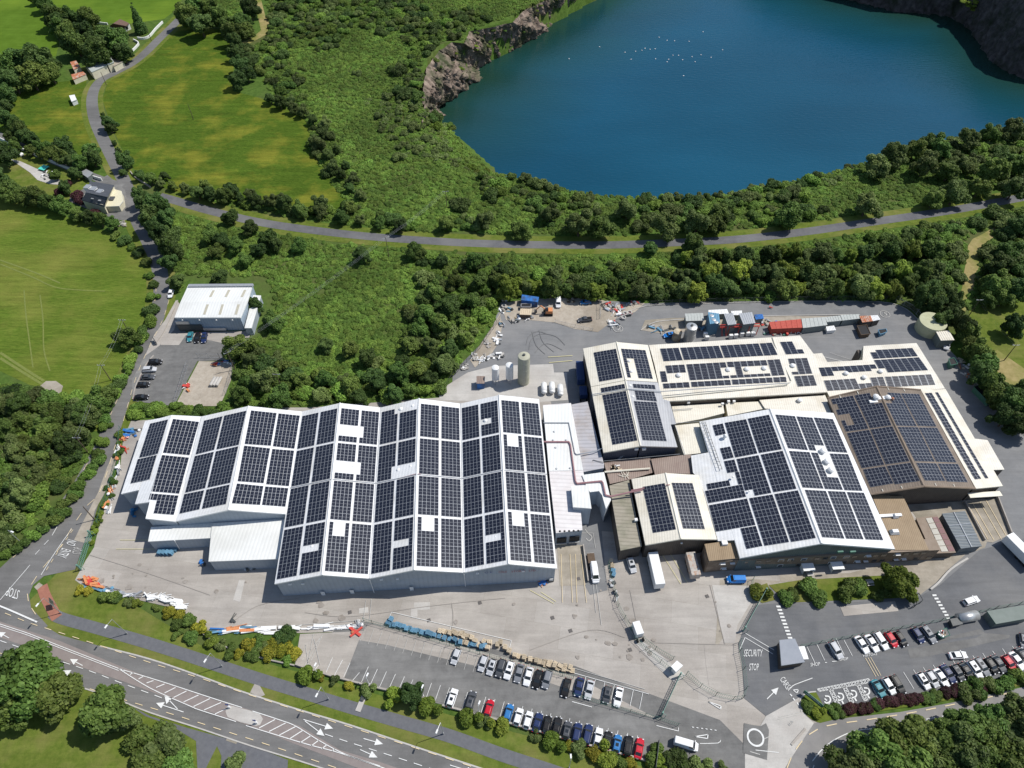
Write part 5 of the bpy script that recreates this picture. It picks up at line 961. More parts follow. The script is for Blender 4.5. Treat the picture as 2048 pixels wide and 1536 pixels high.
# unit trees: crown radius 1, height ~2 -> scaled per tree
def bark(name, seed):
    r = random.Random(seed); mb = MB(); mb.tube((0, 0, -.1), (0, 0, .7), .075, 7, .05)
    for i in range(5): a = r.random()*6.28; mb.tube((0, 0, .35+.06*i), (math.cos(a)*.5, math.sin(a)*.5, 1.0+.1*i), .04, 5, .015)
    return mb.mesh(name, mBARK)
TRUNKS = [bark('trunk', i) for i in range(3)]
CR = {}
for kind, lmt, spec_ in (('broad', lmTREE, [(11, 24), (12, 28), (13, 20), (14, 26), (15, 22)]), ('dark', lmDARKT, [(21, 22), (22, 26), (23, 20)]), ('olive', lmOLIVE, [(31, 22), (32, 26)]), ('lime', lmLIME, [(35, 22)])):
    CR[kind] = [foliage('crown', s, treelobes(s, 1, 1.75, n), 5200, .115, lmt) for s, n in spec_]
def conelobes(seed):
    r = random.Random(seed); return [(r.uniform(-.1, .1)*(1-z), r.uniform(-.1, .1), z*2.6+.3, .62*(1-z*.85)) for z in [i/8 for i in range(9)]]
CR['cone'] = [foliage('crown', 41, conelobes(3), 4200, .10, lmDARKT)]
def bushlobes(seed, n, R_=1, h=.55):
    r = random.Random(seed); return [(r.uniform(-.6, .6)*R_, r.uniform(-.6, .6)*R_, h*r.uniform(.5, 1.0), R_*r.uniform(.32, .55)) for i in range(n)]
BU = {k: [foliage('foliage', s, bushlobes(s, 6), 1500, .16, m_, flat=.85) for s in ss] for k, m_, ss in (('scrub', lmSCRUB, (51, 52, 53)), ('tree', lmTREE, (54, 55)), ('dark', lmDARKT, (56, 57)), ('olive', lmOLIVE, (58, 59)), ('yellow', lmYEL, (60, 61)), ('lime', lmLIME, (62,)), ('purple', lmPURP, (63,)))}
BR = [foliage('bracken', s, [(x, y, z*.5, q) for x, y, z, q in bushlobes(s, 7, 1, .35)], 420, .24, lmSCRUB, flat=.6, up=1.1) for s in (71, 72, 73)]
BO = [foliage('bracken', s, [(x, y, z*.5, q) for x, y, z, q in bushlobes(s, 7, 1, .35)], 420, .24, lmOLIVE, flat=.6, up=1.0) for s in (74, 75)]
def lib(name, meshes):
    c = bpy.data.collections.new(name)
    for i, me in enumerate(meshes): o = bpy.data.objects.new('%s_%02d' % (name, i), me); c.objects.link(o)
    return c
LIBS = {'bracken': lib('bracken_clumps', BR), 'olive': lib('olive_clumps', BO+BU['olive']), 'scrub': lib('scrub_bushes', BU['scrub']+BU['tree']+BU['dark']+BU['olive']), 'wood': lib('wood_crowns', CR['broad']+CR['dark']+CR['olive']), 'darkscrub': lib('dark_scrub', BU['dark']+BU['tree'])}
def gnscatter(name, P, rot, scl, idx, coll, label):
    me = bpy.data.meshes.new(name); n = len(P); me.vertices.add(n); me.vertices.foreach_set('co', np.asarray(P, np.float32).ravel())
    for nm, ty, dat in (('rz', 'FLOAT', rot), ('sc', 'FLOAT', scl), ('ix', 'INT', idx)):
        a = me.attributes.new(nm, ty, 'POINT'); a.data.foreach_set('value', np.asarray(dat, np.int32 if ty == 'INT' else np.float32))
    o = obj(name, me); tag(o, label, name.replace('_', ' '), kind='stuff')
    ng = bpy.data.node_groups.new(name, 'GeometryNodeTree'); ng.interface.new_socket('Geometry', in_out='INPUT', socket_type='NodeSocketGeometry'); ng.interface.new_socket('Geometry', in_out='OUTPUT', socket_type='NodeSocketGeometry')
    N = ng.nodes.new; L = ng.links.new; gi = N('NodeGroupInput'); go = N('NodeGroupOutput'); ip = N('GeometryNodeInstanceOnPoints'); ci = N('GeometryNodeCollectionInfo')
    ci.inputs[0].default_value = coll; ci.inputs['Separate Children'].default_value = True; ci.inputs['Reset Children'].default_value = True
    def na(nm, ty): a = N('GeometryNodeInputNamedAttribute'); a.data_type = ty; a.inputs[0].default_value = nm; return a.outputs[0]
    L(gi.outputs[0], ip.inputs['Points']); L(ci.outputs[0], ip.inputs['Instance']); ip.inputs['Pick Instance'].default_value = True; L(na('ix', 'INT'), ip.inputs['Instance Index'])
    cx = N('ShaderNodeCombineXYZ'); L(na('rz', 'FLOAT'), cx.inputs[2]); L(cx.outputs[0], ip.inputs['Rotation']); L(na('sc', 'FLOAT'), ip.inputs['Scale']); L(ip.outputs[0], go.inputs[0])
    md = o.modifiers.new('scatter', 'NODES'); md.node_group = ng; return o
def polyG(px): return V2([G(x, y, 0) for x, y in px])
ALLROADS = [polyG(q) for q in ([(905,745),(985,655),(1000,600),(1290,602),(1400,599),(1700,599),(1780,602),(1825,618),(1860,650),(1905,690),(2000,790),(2100,870),(2300,1060),(2300,1600),(500,1600),(500,1300),(140,1170),(200,1010),(240,840),(440,822),(600,808),(870,792)],
   [(262,800),(290,700),(330,640),(352,598),(370,550),(530,552),(552,596),(520,675),(500,690),(470,700),(466,760),(445,815),(350,815)])]
def linebuf(px, w): return (V2(smooth_line([G(x, y, 0) for x, y in px], 4)), w)
LINES = [linebuf(back, 6.3), linebuf(side, 5.6)]
def free(x, y, pad=0):
    m = np.ones(len(x), bool)
    for p in ALLROADS: m &= ~inpoly(x, y, p)
    for ln, w_ in LINES:
        D = np.full(len(x), 1e9)
        for i in range(len(ln)-1):
            a, b = ln[i], ln[i+1]; d = b-a; t = np.clip(((x-a[0])*d[0]+(y-a[1])*d[1])/(d@d+1e-9), 0, 1); D = np.minimum(D, np.hypot(x-a[0]-t*d[0], y-a[1]-t*d[1]))
        m &= D > w_+pad
    return m
def sample(px, cell, excl=(), seed=1, jit=.9, pad=0, clump=None, thr=0, usefree=True):
    P = polyG(px); r = np.random.RandomState(seed); x0, y0 = P.min(0); x1, y1 = P.max(0)
    gx, gy = np.meshgrid(np.arange(x0, x1, cell), np.arange(y0, y1, cell)); gx = gx.ravel()+(r.rand(gx.size)-.5)*cell*jit; gy = gy.ravel()+(r.rand(gy.size)-.5)*cell*jit
    m = inpoly(gx, gy, P)
    for e in excl: m &= ~inpoly(gx, gy, polyG(e))
    gx, gy = gx[m], gy[m]
    if usefree: m = free(gx, gy, pad); gx, gy = gx[m], gy[m]
    if clump: m = vnoise(gx, gy, clump, seed)+.35*vnoise(gx, gy, clump/3, seed+1) > thr; gx, gy = gx[m], gy[m]
    return gx, gy
def scat(name, label, px, cell, coll, s0, s1, excl=(), seed=1, pad=0, clump=None, thr=0, dz=0, water=True, lim=None):
    gx, gy = sample(px, cell, excl, seed, pad=pad, clump=clump, thr=thr); z = height(gx, gy); 
    ok = z > WZ+1.0; gx, gy, z = gx[ok], gy[ok], z[ok]; r = np.random.RandomState(seed+5); n = len(gx)
    nk = len(LIBS[coll].objects)
    return gnscatter(name, np.stack([gx, gy, z+dz], -1), r.rand(n)*6.283, s0+(s1-s0)*r.rand(n)**1.5, r.randint(0, nk, n), LIBS[coll], label), n
MEADOW = [(205,200),(215,165),(290,98),(345,52),(450,60),(468,110),(466,182),(520,196),(590,222),(622,252),(618,300),(650,340),(668,375),(700,405),(640,420),(500,400),(400,388),(325,368),(272,338),(240,290),(222,250)]
TRACK = [(470,90),(500,60),(500,-40),(525,-40),(542,50),(535,75),(500,95)]
NORTH = [(400,-40),(520,-60),(1180,-60),(1080,5),(1000,35),(930,62),(925,85),(900,82),(872,100),(846,135),(842,170),(850,185),(885,200),(930,240),(990,285),(1050,330),(1150,380),(1370,397),(1530,375),(1700,336),(1830,291),(1930,271),(2300,200),(2300,340),(2048,380),(1750,430),(1480,468),(1200,480),(850,470),(540,436),(350,392),(360,380),(700,430)]
MIDCLEAR = [(545,500),(700,488),(830,505),(850,560),(820,640),(800,715),(700,745),(600,735),(530,700),(540,600)]
MID = [(340,420),(440,432),(540,460),(700,480),(1000,498),(1200,500),(1350,496),(1480,490),(1620,474),(1750,456),(1900,434),(2300,360),(2300,560),(2048,600),(1960,610),(1925,625),(1880,600),(1290,598),(1010,592),(985,640),(905,740),(870,790),(600,812),(500,812),(440,830),(270,838),(262,808),(440,815),(470,760),(470,700),(510,665),(530,590),(380,560),(350,600),(330,500)]
BR_EX = [MEADOW, TRACK]
n = 0
_, k = scat('bracken', 'bright bracken and bramble cover on the slope above the lake', NORTH, 2.1, 'bracken', 1.25, 2.1, BR_EX, 1); n += k
_, k = scat('scrub', 'clumps of darker gorse and bushes over the slope above the lake', NORTH, 5.2, 'scrub', 2.0, 4.2, BR_EX+[[(600,180),(760,140),(880,330),(900,470),(720,420),(640,300)]], 2, pad=1, clump=38, thr=-.05); n += k
_, k = scat('dry_scrub', 'olive dry scrub near the quarry edge', [(700,150),(860,140),(900,280),(1000,350),(1370,395),(1800,300),(2100,240),(2100,320),(1400,430),(1000,430),(800,330)], 5, 'olive', 1.8, 3.4, (), 3, clump=25, thr=0); n += k
_, k = scat('bracken', 'rough green growth between the back road and the works', MID, 2.0, 'bracken', 1.2, 2.0, [[(1935,470),(1990,450),(1965,500),(1930,625),(1905,620)]], 4); n += k
_, k = scat('scrub', 'thick bushes around the site between the back road and the works', [(500,640),(700,590),(800,520),(1000,505),(1350,505),(1900,445),(2300,380),(2300,560),(1960,610),(1880,598),(1290,597),(1005,592),(905,735),(870,788),(600,810),(480,812),(470,700)], 5.0, 'scrub', 2.2, 4.4, [[(1935,470),(1990,450),(1965,500),(1930,625),(1905,620)], MIDCLEAR, [(860,485),(1000,492),(1350,495),(1350,532),(1000,536),(880,520)], [(1912,640),(1918,560),(1926,480),(1985,436),(2004,475),(1966,520),(1948,640)]], 5, pad=1.5, clump=45, thr=-.16); n += k
LEFTW = [(-300,735),(60,775),(140,795),(205,812),(212,835),(180,900),(130,968),(90,1020),(40,1070),(-10,1110),(-300,1300)]
_, k = scat('bracken', 'undergrowth in the thicket left of the side road', LEFTW, 2.2, 'bracken', 1.3, 2.1, (), 6); n += k
_, k = scat('dark_scrub', 'dense dark thicket filling the slope left of the side road', LEFTW, 4.2, 'scrub', 2.2, 4.0, (), 7, pad=1.5, clump=30, thr=-.3); n += k
_, k = scat('bracken', 'rough growth in the corner under the two big trees', [(250,1440),(290,1440),(330,1456),(388,1486),(394,1500),(385,1560),(280,1560),(215,1510)], 2.0, 'bracken', 1.2, 2.0, (), 8) if False else (None, 0)
print('instances', n)
# --- single trees and bushes
def gpt(px, py, r=0): 
    p = G(px, py, r); z = float(height(np.array([p.x]), np.array([p.y]))[0]); return Vector((p.x, p.y, z))
TRN = 0
def tree(px, py, r, kind, label, group=None, hs=1.0, name='tree', cat='tree'):
    """px,py: middle of the crown in the photo, r: crown radius in metres"""
    global TRN; TRN += 1
    p = gpt(px, py, r*1.0*hs)
    t = empty(name, p, label, cat, group, rz=rnd.random()*6.28); a_ = rnd.uniform(.86, 1.16); t.scale = (r*a_, r/a_, r*hs*rnd.uniform(.85, 1.15))
    a = bpy.data.objects.new('trunk', TRUNKS[TRN % 3]); COL.objects.link(a); a.parent = t
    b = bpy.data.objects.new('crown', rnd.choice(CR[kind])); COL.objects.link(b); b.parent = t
    return t
def bush(px, py, r, kind, label, group=None, hs=1.0, name='bush', cat='bush'):
    p = gpt(px, py, r*.5); o = bpy.data.objects.new(name, rnd.choice(BU[kind])); COL.objects.link(o); o.location = p; o.rotation_euler = (0, 0, rnd.random()*6.28); o.scale = (r, r, r*hs)
    return tag(o, label, cat, group)
def many(lst, kind, label, group, r0, r1, fn=tree, **kw):
    order = sorted(range(len(lst)), key=lambda i: lst[i][0]); rank = {j: i for i, j in enumerate(order)}
    for i, q in enumerate(lst):
        r_ = q[2] if len(q) > 2 else rnd.uniform(r0, r1); k = kind if isinstance(kind, str) else rnd.choice(kind); l = label
        if len(lst) <= 20:
            l = label+', '+('leftmost' if rank[i] == 0 else 'rightmost' if rank[i] == len(lst)-1 else ORD[rank[i]]+' from the left')
            if len(l.split()) > 16: w0 = label.split(); l = ' '.join(w0[:10]).rstrip(',')+', '+l.split(', ')[-1]
        elif len(lst) > 20:   # size and stretch tell most of them apart
            xs_ = sorted(v[0] for v in lst); tq = (q[0]-xs_[0])/(xs_[-1]-xs_[0]+1e-6); zone = ('at its far left', 'left of its middle', 'right of its middle', 'at its far right')[min(3, int(tq*4))]
            cw = {'broad': 'mid green', 'dark': 'dark green', 'olive': 'olive green', 'lime': 'pale green', 'tree': 'mid green', 'scrub': 'bright green'}.get(k, '')
            sz = 'small' if r_ < r0+(r1-r0)/3 else 'large' if r_ > r1-(r1-r0)/3 else 'middling'
            w0 = label.split(); l = '%s %s %s, %s' % (sz, cw, ' '.join(w0[:8]), zone)
        fn(q[0], q[1], r_, k, l, group, **kw)
# big trees lower left
tree(48, 1352, 8.6, 'broad', 'largest dark green tree in the lower left corner overhanging the main road')
tree(118, 1392, 5.6, 'broad', 'medium tree against the right flank of the largest lower left tree')
tree(205, 1418, 6.8, 'broad', 'round leafy tree by the main road above the green sign')
tree(10, 1410, 6.5, 'broad', 'shaded tree at the left photo edge below the largest lower left tree')
tree(252, 1440, 3.4, 'olive', 'small olive tree on the right flank of the round roadside tree')
bush(330, 1500, 5.2, 'olive', 'broad greyish bush mass at the lower left beside the gated lane'); bush(298, 1476, 4.6, 'tree', 'green bush touching the greyish bush mass by the green sign'); bush(360, 1515, 4, 'tree', 'leafy bush right beside the gate of the lane')
bush(280, 1520, 4.5, 'tree', 'bush at the bottom edge left of the greyish bush mass')
bush(480, 1528, 3.2, 'olive', 'low olive bush right of the gated lane')
# wood lower right
many([(2035,1432),(1985,1445),(1935,1455),(1890,1470),(1845,1480),(1800,1492),(1755,1512),(1722,1530),(2030,1478),(1975,1490),(1920,1503),(1868,1517),(1815,1530),(2025,1520),(1965,1532),(1700,1548),(1770,1552),(1900,1545)], ['broad', 'broad', 'olive'], 'broadleaf tree in the wood at the lower right corner beside the exit road', 'trees of the lower right wood', 4.6, 6.2)
# trees along the east side of the works
many([(1938,662,4.4),(1948,690,4.6),(1960,708,4.6),(1966,732,4.8),(1958,752,4.4),(1985,768,5),(2000,795,5),(2024,812,5.5),(2038,788,4.6),(2046,850,5),(2012,835,4.6)], ['broad', 'dark'], 'tall broadleaf tree overhanging the east perimeter of the works', 'trees along the east perimeter', 5, 6)
many([(1905,625,4),(1885,640,3.6),(1850,592,4.4),(1872,610,4),(1925,650,4),(1905,605,4)], ['dark'], 'dark tree at the north east corner of the works by the round tank', 'dark trees near the round tank', 4, 5, hs=1.25)
many([(1998,535),(2008,562),(2035,540),(1992,574),(2020,500),(2040,450),(2040,580),(2010,592),(1975,565,3.4),(1976,600,3.4)], ['broad','dark'], 'tree in the clump right of the dry grass track', 'trees right of the dry track', 4.5, 6)
tree(2028, 655, 4, 'dark', 'lone dark tree beside the eastern footpath at the photo edge')
# belt between the works and the back road
bt = []
for i in range(30): bt.append((1015+i*29.5+rnd.uniform(-6, 6), 577+rnd.uniform(-6, 5)-(6 if i > 26 else 0)))
for i in range(23): bt.append((1340+i*24+rnd.uniform(-8, 8), 548+rnd.uniform(-9, 9)))
for i in range(19): bt.append((1375+i*27+rnd.uniform(-8, 8), 518-i*1.2+rnd.uniform(-8, 8)))
many(bt, ['broad', 'broad', 'dark', 'olive', 'lime'], 'tree in the dense belt behind the works', 'trees of the belt behind the works', 2.6, 5.2)
lt = [(900,700),(880,650),(925,640),(945,600),(900,610),(860,690),(850,630),(960,560),(910,560),(870,580),(930,680),(890,730),(990,560),(835,740),(860,760),(800,750),(760,765),(700,770),(650,760),(600,760),(560,790),(640,790),(720,795),(790,790),(950,520),(885,520),(840,505),(1000,540),(530,760),(500,720),(820,780),(840,660),(480,790),(652,690),(735,715),(700,700),(545,640),(820,690)]
many(lt, ['broad', 'broad', 'dark', 'olive'], 'tree in the thicket behind the cold store', 'trees of the thicket behind the cold store', 2.8, 4.2)
many([(352,560),(338,525),(348,500)], 'dark', 'dark roadside tree over the side road left of the white hall', 'dark roadside trees left of the white hall', 3.6, 4.2)
many([(292,405,4.6),(312,412,4.8),(302,440,4.8),(328,440,5),(318,468,5),(340,470,4.6),(334,495,4.6),(283,395,3.6),(325,418,4.2)], 'dark', 'tall dark evergreen in the row shading the side road junction', 'evergreens at the side road junction', 4, 5, hs=1.3)
many([(462,432,4),(500,455,3.4),(440,555,3.6),(420,470,3.6),(445,480,3.6),(470,490,3.6),(600,490,3.6),(535,475,4),(515,500,3.4),(430,500,3.2),(490,520,3),(552,490,3.2),(478,693,5),(725,510,3.6),(830,500,4),(510,610,3.2),(1345,435,1)][:-1], ['broad', 'dark'], 'single round tree in the rough ground between white hall and back road', 'scattered trees behind the white hall', 3, 4)
tree(1390, 492, 5.0, 'broad', 'round tree on the near verge of the back road, right of the smaller one'); tree(1300, 496, 3.2, 'dark', 'small dark round tree on the near verge of the back road')
many([(1158,448,6),(1205,452,6),(1330,452,5.6),(1395,446,5.4),(1430,444,5),(1040,458,4.6),(1255,420,5),(1583,430,6.5),(1735,408,6),(1910,388,5.5),(1870,395,5),(1440,420,4.5),(970,440,4),(890,445,4),(1100,430,4)], ['broad', 'broad', 'olive'], 'broad tree on the far side of the back road below the lake', 'trees on the far side of the back road', 5, 6)
many([(1790,310),(1830,300),(1865,285),(1880,300),(1940,275),(1980,268),(2025,262),(1935,330),(1985,345),(2030,330),(1900,340),(1960,375),(2030,375),(1850,330),(1755,330)], ['olive', 'broad'], 'tree on the rim of the quarry lake at the right', 'trees on the right rim of the lake', 4.5, 6)
many([(868,232,3.5),(962,302,4),(940,300,3)], 'lime', 'pale green bush at the waterline left of the lake', 'bushes at the left waterline', 3, 4, fn=bush)
# hedgerow trees: fields top left
many([(15,130,8),(50,115,9),(85,125,8),(60,150,8),(25,160,7),(100,145,6)], ['broad','dark'], 'big hedge tree of the clump at the upper left field corner', 'tree clump at the upper left field corner', 7, 9)
many([(135,60),(150,85),(170,70),(190,90),(215,95),(235,85),(175,45),(205,70),(125,45),(150,40),(245,105),(110,35),(195,110)], ['dark','broad'], 'dark tree in the group hiding the bungalow', 'trees around the bungalow', 6, 8)
many([(85,5),(70,-5),(98,20),(105,35),(118,55)], 'broad', 'hedge tree between the two bright pastures', 'hedge trees between the bright pastures', 4, 6)
tree(278, 48, 5.2, 'cone', 'cone shaped dark conifer standing on the bungalow lawn')
many([(375,30,8),(400,45,8),(390,15,7),(440,35,6),(455,50,6),(480,40,6),(470,70,6),(500,20,6),(495,60,5),(420,20,6)], ['broad', 'dark'], 'large tree at the top corner of the rough meadow', 'trees at the top of the rough meadow', 6, 8)
many([(470,105,5),(480,130,5),(475,160,5),(495,150,4),(470,85,5),(500,120,5)], 'dark', 'dark bush tree on the upper right edge of the rough meadow', 'dark trees on the meadow edge', 4, 5)
many([(540,195),(560,205),(585,215),(605,222),(625,240),(645,262),(640,290),(655,310),(665,335),(680,350),(700,375),(630,285),(650,245),(690,330),(705,355),(672,300),(720,390),(660,270)], ['dark', 'olive'], 'dark hedge bush along the right edge of the rough meadow', 'hedge bushes right of the rough meadow', 2.3, 3.9)
many([(280,350),(300,358),(320,366),(345,372),(370,378),(395,384),(420,388),(450,392),(480,396),(510,400),(540,405),(570,410),(600,418),(640,422),(680,432),(720,440),(760,446),(800,452),(330,352),(410,375),(560,398),(500,388),(640,408),(700,418),(760,430),(460,380)], ['dark', 'broad', 'olive'], 'hedge tree below the rough meadow', 'hedge trees below the rough meadow', 2.2, 3.8)
many([(218,245,4),(220,255,3),(250,322,4),(236,300,1.5),(205,228,1.2),(228,285,1.4),(245,345,2)], 'dark', 'roadside bush on the meadow side of the side road bend', 'bushes on the meadow side of the side road', 2, 4)
many([(10,190),(5,215),(15,240),(40,262),(65,280),(90,298),(115,310),(140,318),(165,322),(185,318),(180,300),(50,275),(30,250),(130,300),(8,170)], ['dark', 'broad'], 'hedge tree along the lane beside the rough field', 'hedge trees along the lane', 3.6, 5)
many([(5,310,6),(0,365,6),(20,385,5),(45,392,4.6),(70,395,4.6),(95,405,4),(120,412,4),(150,425,3.4),(175,432,3.4),(200,440,3.4),(225,448,3),(110,350,2.6),(150,350,3),(130,375,3),(160,335,2.5),(90,310,3),(60,300,3),(30,290,3),(20,275,3)], ['broad', 'dark'], 'garden or hedge tree between the house garden and the big left field', 'trees around the house garden', 3, 5)
many([(152,392,3.4),(190,425,3),(118,385,2.6),(160,400,2.6),(135,365,2.4)], 'purple', 'purple leaved bush in the garden of the slate roofed house', 'purple garden bushes', 2, 3, fn=bush)
hb = [(232,470),(248,480),(262,492),(275,505),(288,525),(298,548),(304,570),(306,595),(302,618),(296,640),(288,662),(280,680),(272,700),(262,720),(252,738),(244,752),(236,768),(228,782),(220,795),(212,812),(207,830)]
many(hb, ['tree','scrub','dark'], 'hedge bush on the bank left of the side road', 'hedge bushes left of the side road', 2.0, 3.0, fn=bush)
many([(250,672,4.2),(205,790,4.6),(195,805,4.4)], 'broad', 'rounded tree growing out of the hedge at the edge of the big left field', 'hedge trees by the big left field', 4, 5)
fb_ = [(x, y) for x, y in [(212,855),(208,880),(200,905),(190,925),(178,945),(165,965),(150,985),(135,1005),(118,1022),(100,1040),(82,1055),(60,1072),(40,1088),(18,1100)]]
many(fb_, ['scrub', 'tree'], 'bush on the left roadside edge of the thicket', 'roadside bushes of the thicket', 2, 3, fn=bush)
tr_ = []
for i in range(60):
    x = rnd.uniform(-40, 195); y = rnd.uniform(790, 1075)
    if y < 812-.1*(195-x) or x > 205-(max(0, y-830))*.82-14: continue
    tr_.append((x, y))
many(tr_, ['broad', 'dark', 'olive'], 'tree in the thicket left of the side road', 'trees of the left thicket', 3, 4.4)
many([(270,815),(300,818),(330,822),(360,824),(390,826),(420,824),(262,830),(450,815),(350,812),(310,812)], ['tree','scrub'], 'bush on the strip between hall car park and the stepped store', 'bushes behind the stepped store', 2.2, 3.2, fn=bush)
many([(234,870),(238,885),(236,905),(226,960),(222,990),(210,1010),(200,1030),(197,1045),(187,1060),(182,1085),(214,975)], ['lime','tree'], 'small shrub on the bank between side road and yard fence', 'shrubs along the yard fence', .9, 1.7, fn=bush)
# verge shrubs along the yard edge
sh = [(158,1182,1.6,'yellow','yellow'),(174,1182,1.5,'yellow','lime'),(216,1190,2.3,'tree','round green'),(232,1194,1.6,'dark','dark'),(258,1203,1.5,'olive','olive'),(275,1206,1.5,'lime','lime green'),(312,1214,1.2,'tree','small green'),(337,1222,2.1,'yellow','bright yellow'),(358,1230,1.8,'yellow','golden'),(350,1246,1.9,'tree','dark green'),(375,1245,2.2,'tree','spreading green'),(402,1255,2.2,'yellow','flowering'),(357,1268,1.5,'tree','green'),(385,1268,2.2,'tree','leafy green'),(420,1278,2.2,'lime','lime green'),(458,1303,1.9,'tree','dark green'),(480,1305,1.5,'yellow','golden'),(440,1290,1.6,'olive','olive'),(620,1349,2.9,'lime','large round'),(640,1356,1.2,'yellow','orange'),(672,1362,1.6,'olive','olive'),(698,1372,1.5,'yellow','yellow'),(735,1378,2,'olive','straggly olive'),(785,1395,2.6,'lime','lime green'),(795,1392,1.6,'yellow','yellow'),(862,1415,2.9,'lime','round green'),(942,1434,2.8,'lime','clipped round'),(972,1446,1.8,'olive','olive'),(996,1450,2.6,'lime','spreading lime'),(1070,1472,1.6,'olive','low olive'),(1110,1485,2.8,'lime','large round lime'),(1142,1492,1.7,'yellow','golden'),(1165,1497,2.6,'olive','olive green'),(1190,1505,2.2,'yellow','yellow flecked'),(1212,1508,3,'lime','lime green'),(1238,1518,2,'tree','dark green'),(1262,1526,1.7,'yellow','orange yellow'),(1312,1510,2.6,'tree','tall green'),(1322,1528,2.3,'lime','lime green'),(1352,1524,3.0,'dark','dark spreading'),(1400,1530,2.6,'olive','olive'),(1440,1538,2,'olive','low olive'),(1300,1530,1.6,'yellow','yellow')]
for i, (x, y, r_, k, w_) in enumerate(sh):
    b_ = sh[i-1][4] if i else 'corner'
    bush(x, y, r_, k, '%s shrub on the verge, %s from the left, after a %s one' % (w_, (ORD[i] if i < 20 else 'number %d' % (i+1)), b_ if len(b_.split()) < 2 or i < 20 else b_.split()[-1]), 'shrubs along the verge below the yard', name='shrub', cat='shrub')
for i in range(34):
    t_ = rnd.random(); a_ = resample(RL[4:], 50)[int(t_*49)]; b_ = resample(SL[5:], 50)[int(t_*49)]; p = a_.lerp(b_, rnd.uniform(.02, .6)); o = bpy.data.objects.new('bush', rnd.choice(BU['lime']+BU['tree'])); COL.objects.link(o); o.location = p+Vector((1.5, -2.5, 0)); q_ = rnd.uniform(.8, 2.4); o.scale = (q_, q_, q_*.7); tag(o, 'small bush rooted on the rock face left of the lake', 'bush', 'bushes on the left quarry wall')
for x, y in ((1930,6),(1940,14),(1950,22),(1962,28),(1972,36),(1982,44),(1955,8),(1968,16)):
    o = bpy.data.objects.new('bush', rnd.choice(BU['lime'])); COL.objects.link(o); o.location = G(x, y, -18.5+(50-y)*.27); o.scale = (3.4, 3.4, 2); tag(o, 'sunlit green bush on the ledge of the dark quarry wall', 'bush', 'bushes on the dark quarry wall ledge')
tree(826, 1388, 3.2, 'dark', 'darkest small tree on the verge between lime shrubs by the lower car park')
bush(570, 1268, 2.6, 'dark', 'dark conifer like bush in the planted corner beside the car park'); 
_, k = scat('planting', 'mixed shrubs filling the planted corner between yard and main road', [(470,1278),(520,1268),(600,1268),(595,1300),(590,1330),(520,1315),(470,1300)], 1.8, 'bracken', .9, 1.5, (), 11) if False else (0, 0)
many([(500,1292),(515,1285),(530,1295),(545,1285),(560,1300),(575,1290),(588,1305),(535,1308),(575,1318),(505,1303),(555,1278)], ['tree','olive','yellow','scrub'], 'shrub in the planted corner left of the empty hatched bays', 'shrubs in the planted corner', 1.6, 2.3, fn=bush, name='shrub', cat='shrub')
# visitor car park: purple hedge, lawn trees
for i in range(22): x = 1664+i*14.2; bush(x, 1424-(i*14.2)*.17-((i > 14)*2), 1.7, 'purple' if i not in (0, 1, 6, 13, 14, 15, 19) else 'tree', 'clipped %s bush in the hedge between visitor car park and exit road' % ('purple' if i not in (0, 1, 6, 13, 14, 15, 19) else 'green'), 'purple bushes of the visitor hedge' if i not in (0, 1, 6, 13, 14, 15, 19) else 'green bushes of the visitor hedge', hs=.8)
many([(1935,1385),(1955,1378),(1975,1372),(2000,1368),(2025,1362),(2045,1358)], ['tree','olive'], 'taller green bush at the right end of the visitor hedge', 'tall bushes of the visitor hedge', 2, 2.8, fn=bush)
tree(1800, 1160, 5.0, 'lime', 'bright green round tree at the right end of the office lawn')
for x, y, r_, l in ((1522,1184,3.0,'round clipped lime bush at the left end of the office lawn'),(1577,1190,2.6,'leafy bush on the lawn just right of the footpath'),(1612,1175,3.2,'larger dark bush on the office lawn left of the picnic bench'),(1640,1188,3,'bush on the office lawn below the picnic bench'),(1700,1180,3.4,'full green bush in the middle of the office lawn'),(1724,1178,3,'green bush on the lawn left of the bright round tree'),(1762,1185,2.6,'low bush at the foot of the bright round tree'),(1590,1192,2.4,'small bush along the lawn front edge'),(1618,1408,1.8,'small tree on the grass corner by the disabled bays'),(1638,1424,1.8,'lime bush on the tip of the grass corner by the exit')): bush(x, y, r_, 'lime' if 'lime' in l else 'tree', l)
for i, (x, y) in enumerate(((865,190),(858,170))): pass
# ================================================================ VEHICLES
CARPAINT = {'black': (.012,.012,.014), 'white': (.80,.80,.80), 'silver': (.50,.51,.53), 'grey': (.20,.21,.23), 'dark grey': (.07,.075,.085), 'navy': (.015,.03,.10), 'blue': (.03,.17,.42), 'teal': (.04,.22,.27), 'red': (.50,.012,.03), 'dark red': (.30,.015,.025), 'sky blue': (.05,.32,.55), 'bright blue': (.02,.20,.60)}
def paint(c):
    return mat('car_paint_'+c.replace(' ', '_'), CARPAINT[c], rough=.42, spec=.3, metal=0)
mTYRE = mat('tyre_rubber', (.015,.015,.015), rough=.9); mRIM = mat('wheel_rim', (.45,.46,.47), rough=.3, metal=.6); mHEAD = mat('headlamp_glass', (.75,.76,.78), rough=.1); mTAIL = mat('tail_lamp', (.40,.01,.01), rough=.2); mPLATE = mat('number_plate', (.75,.75,.72), rough=.5)
RIMS = {}
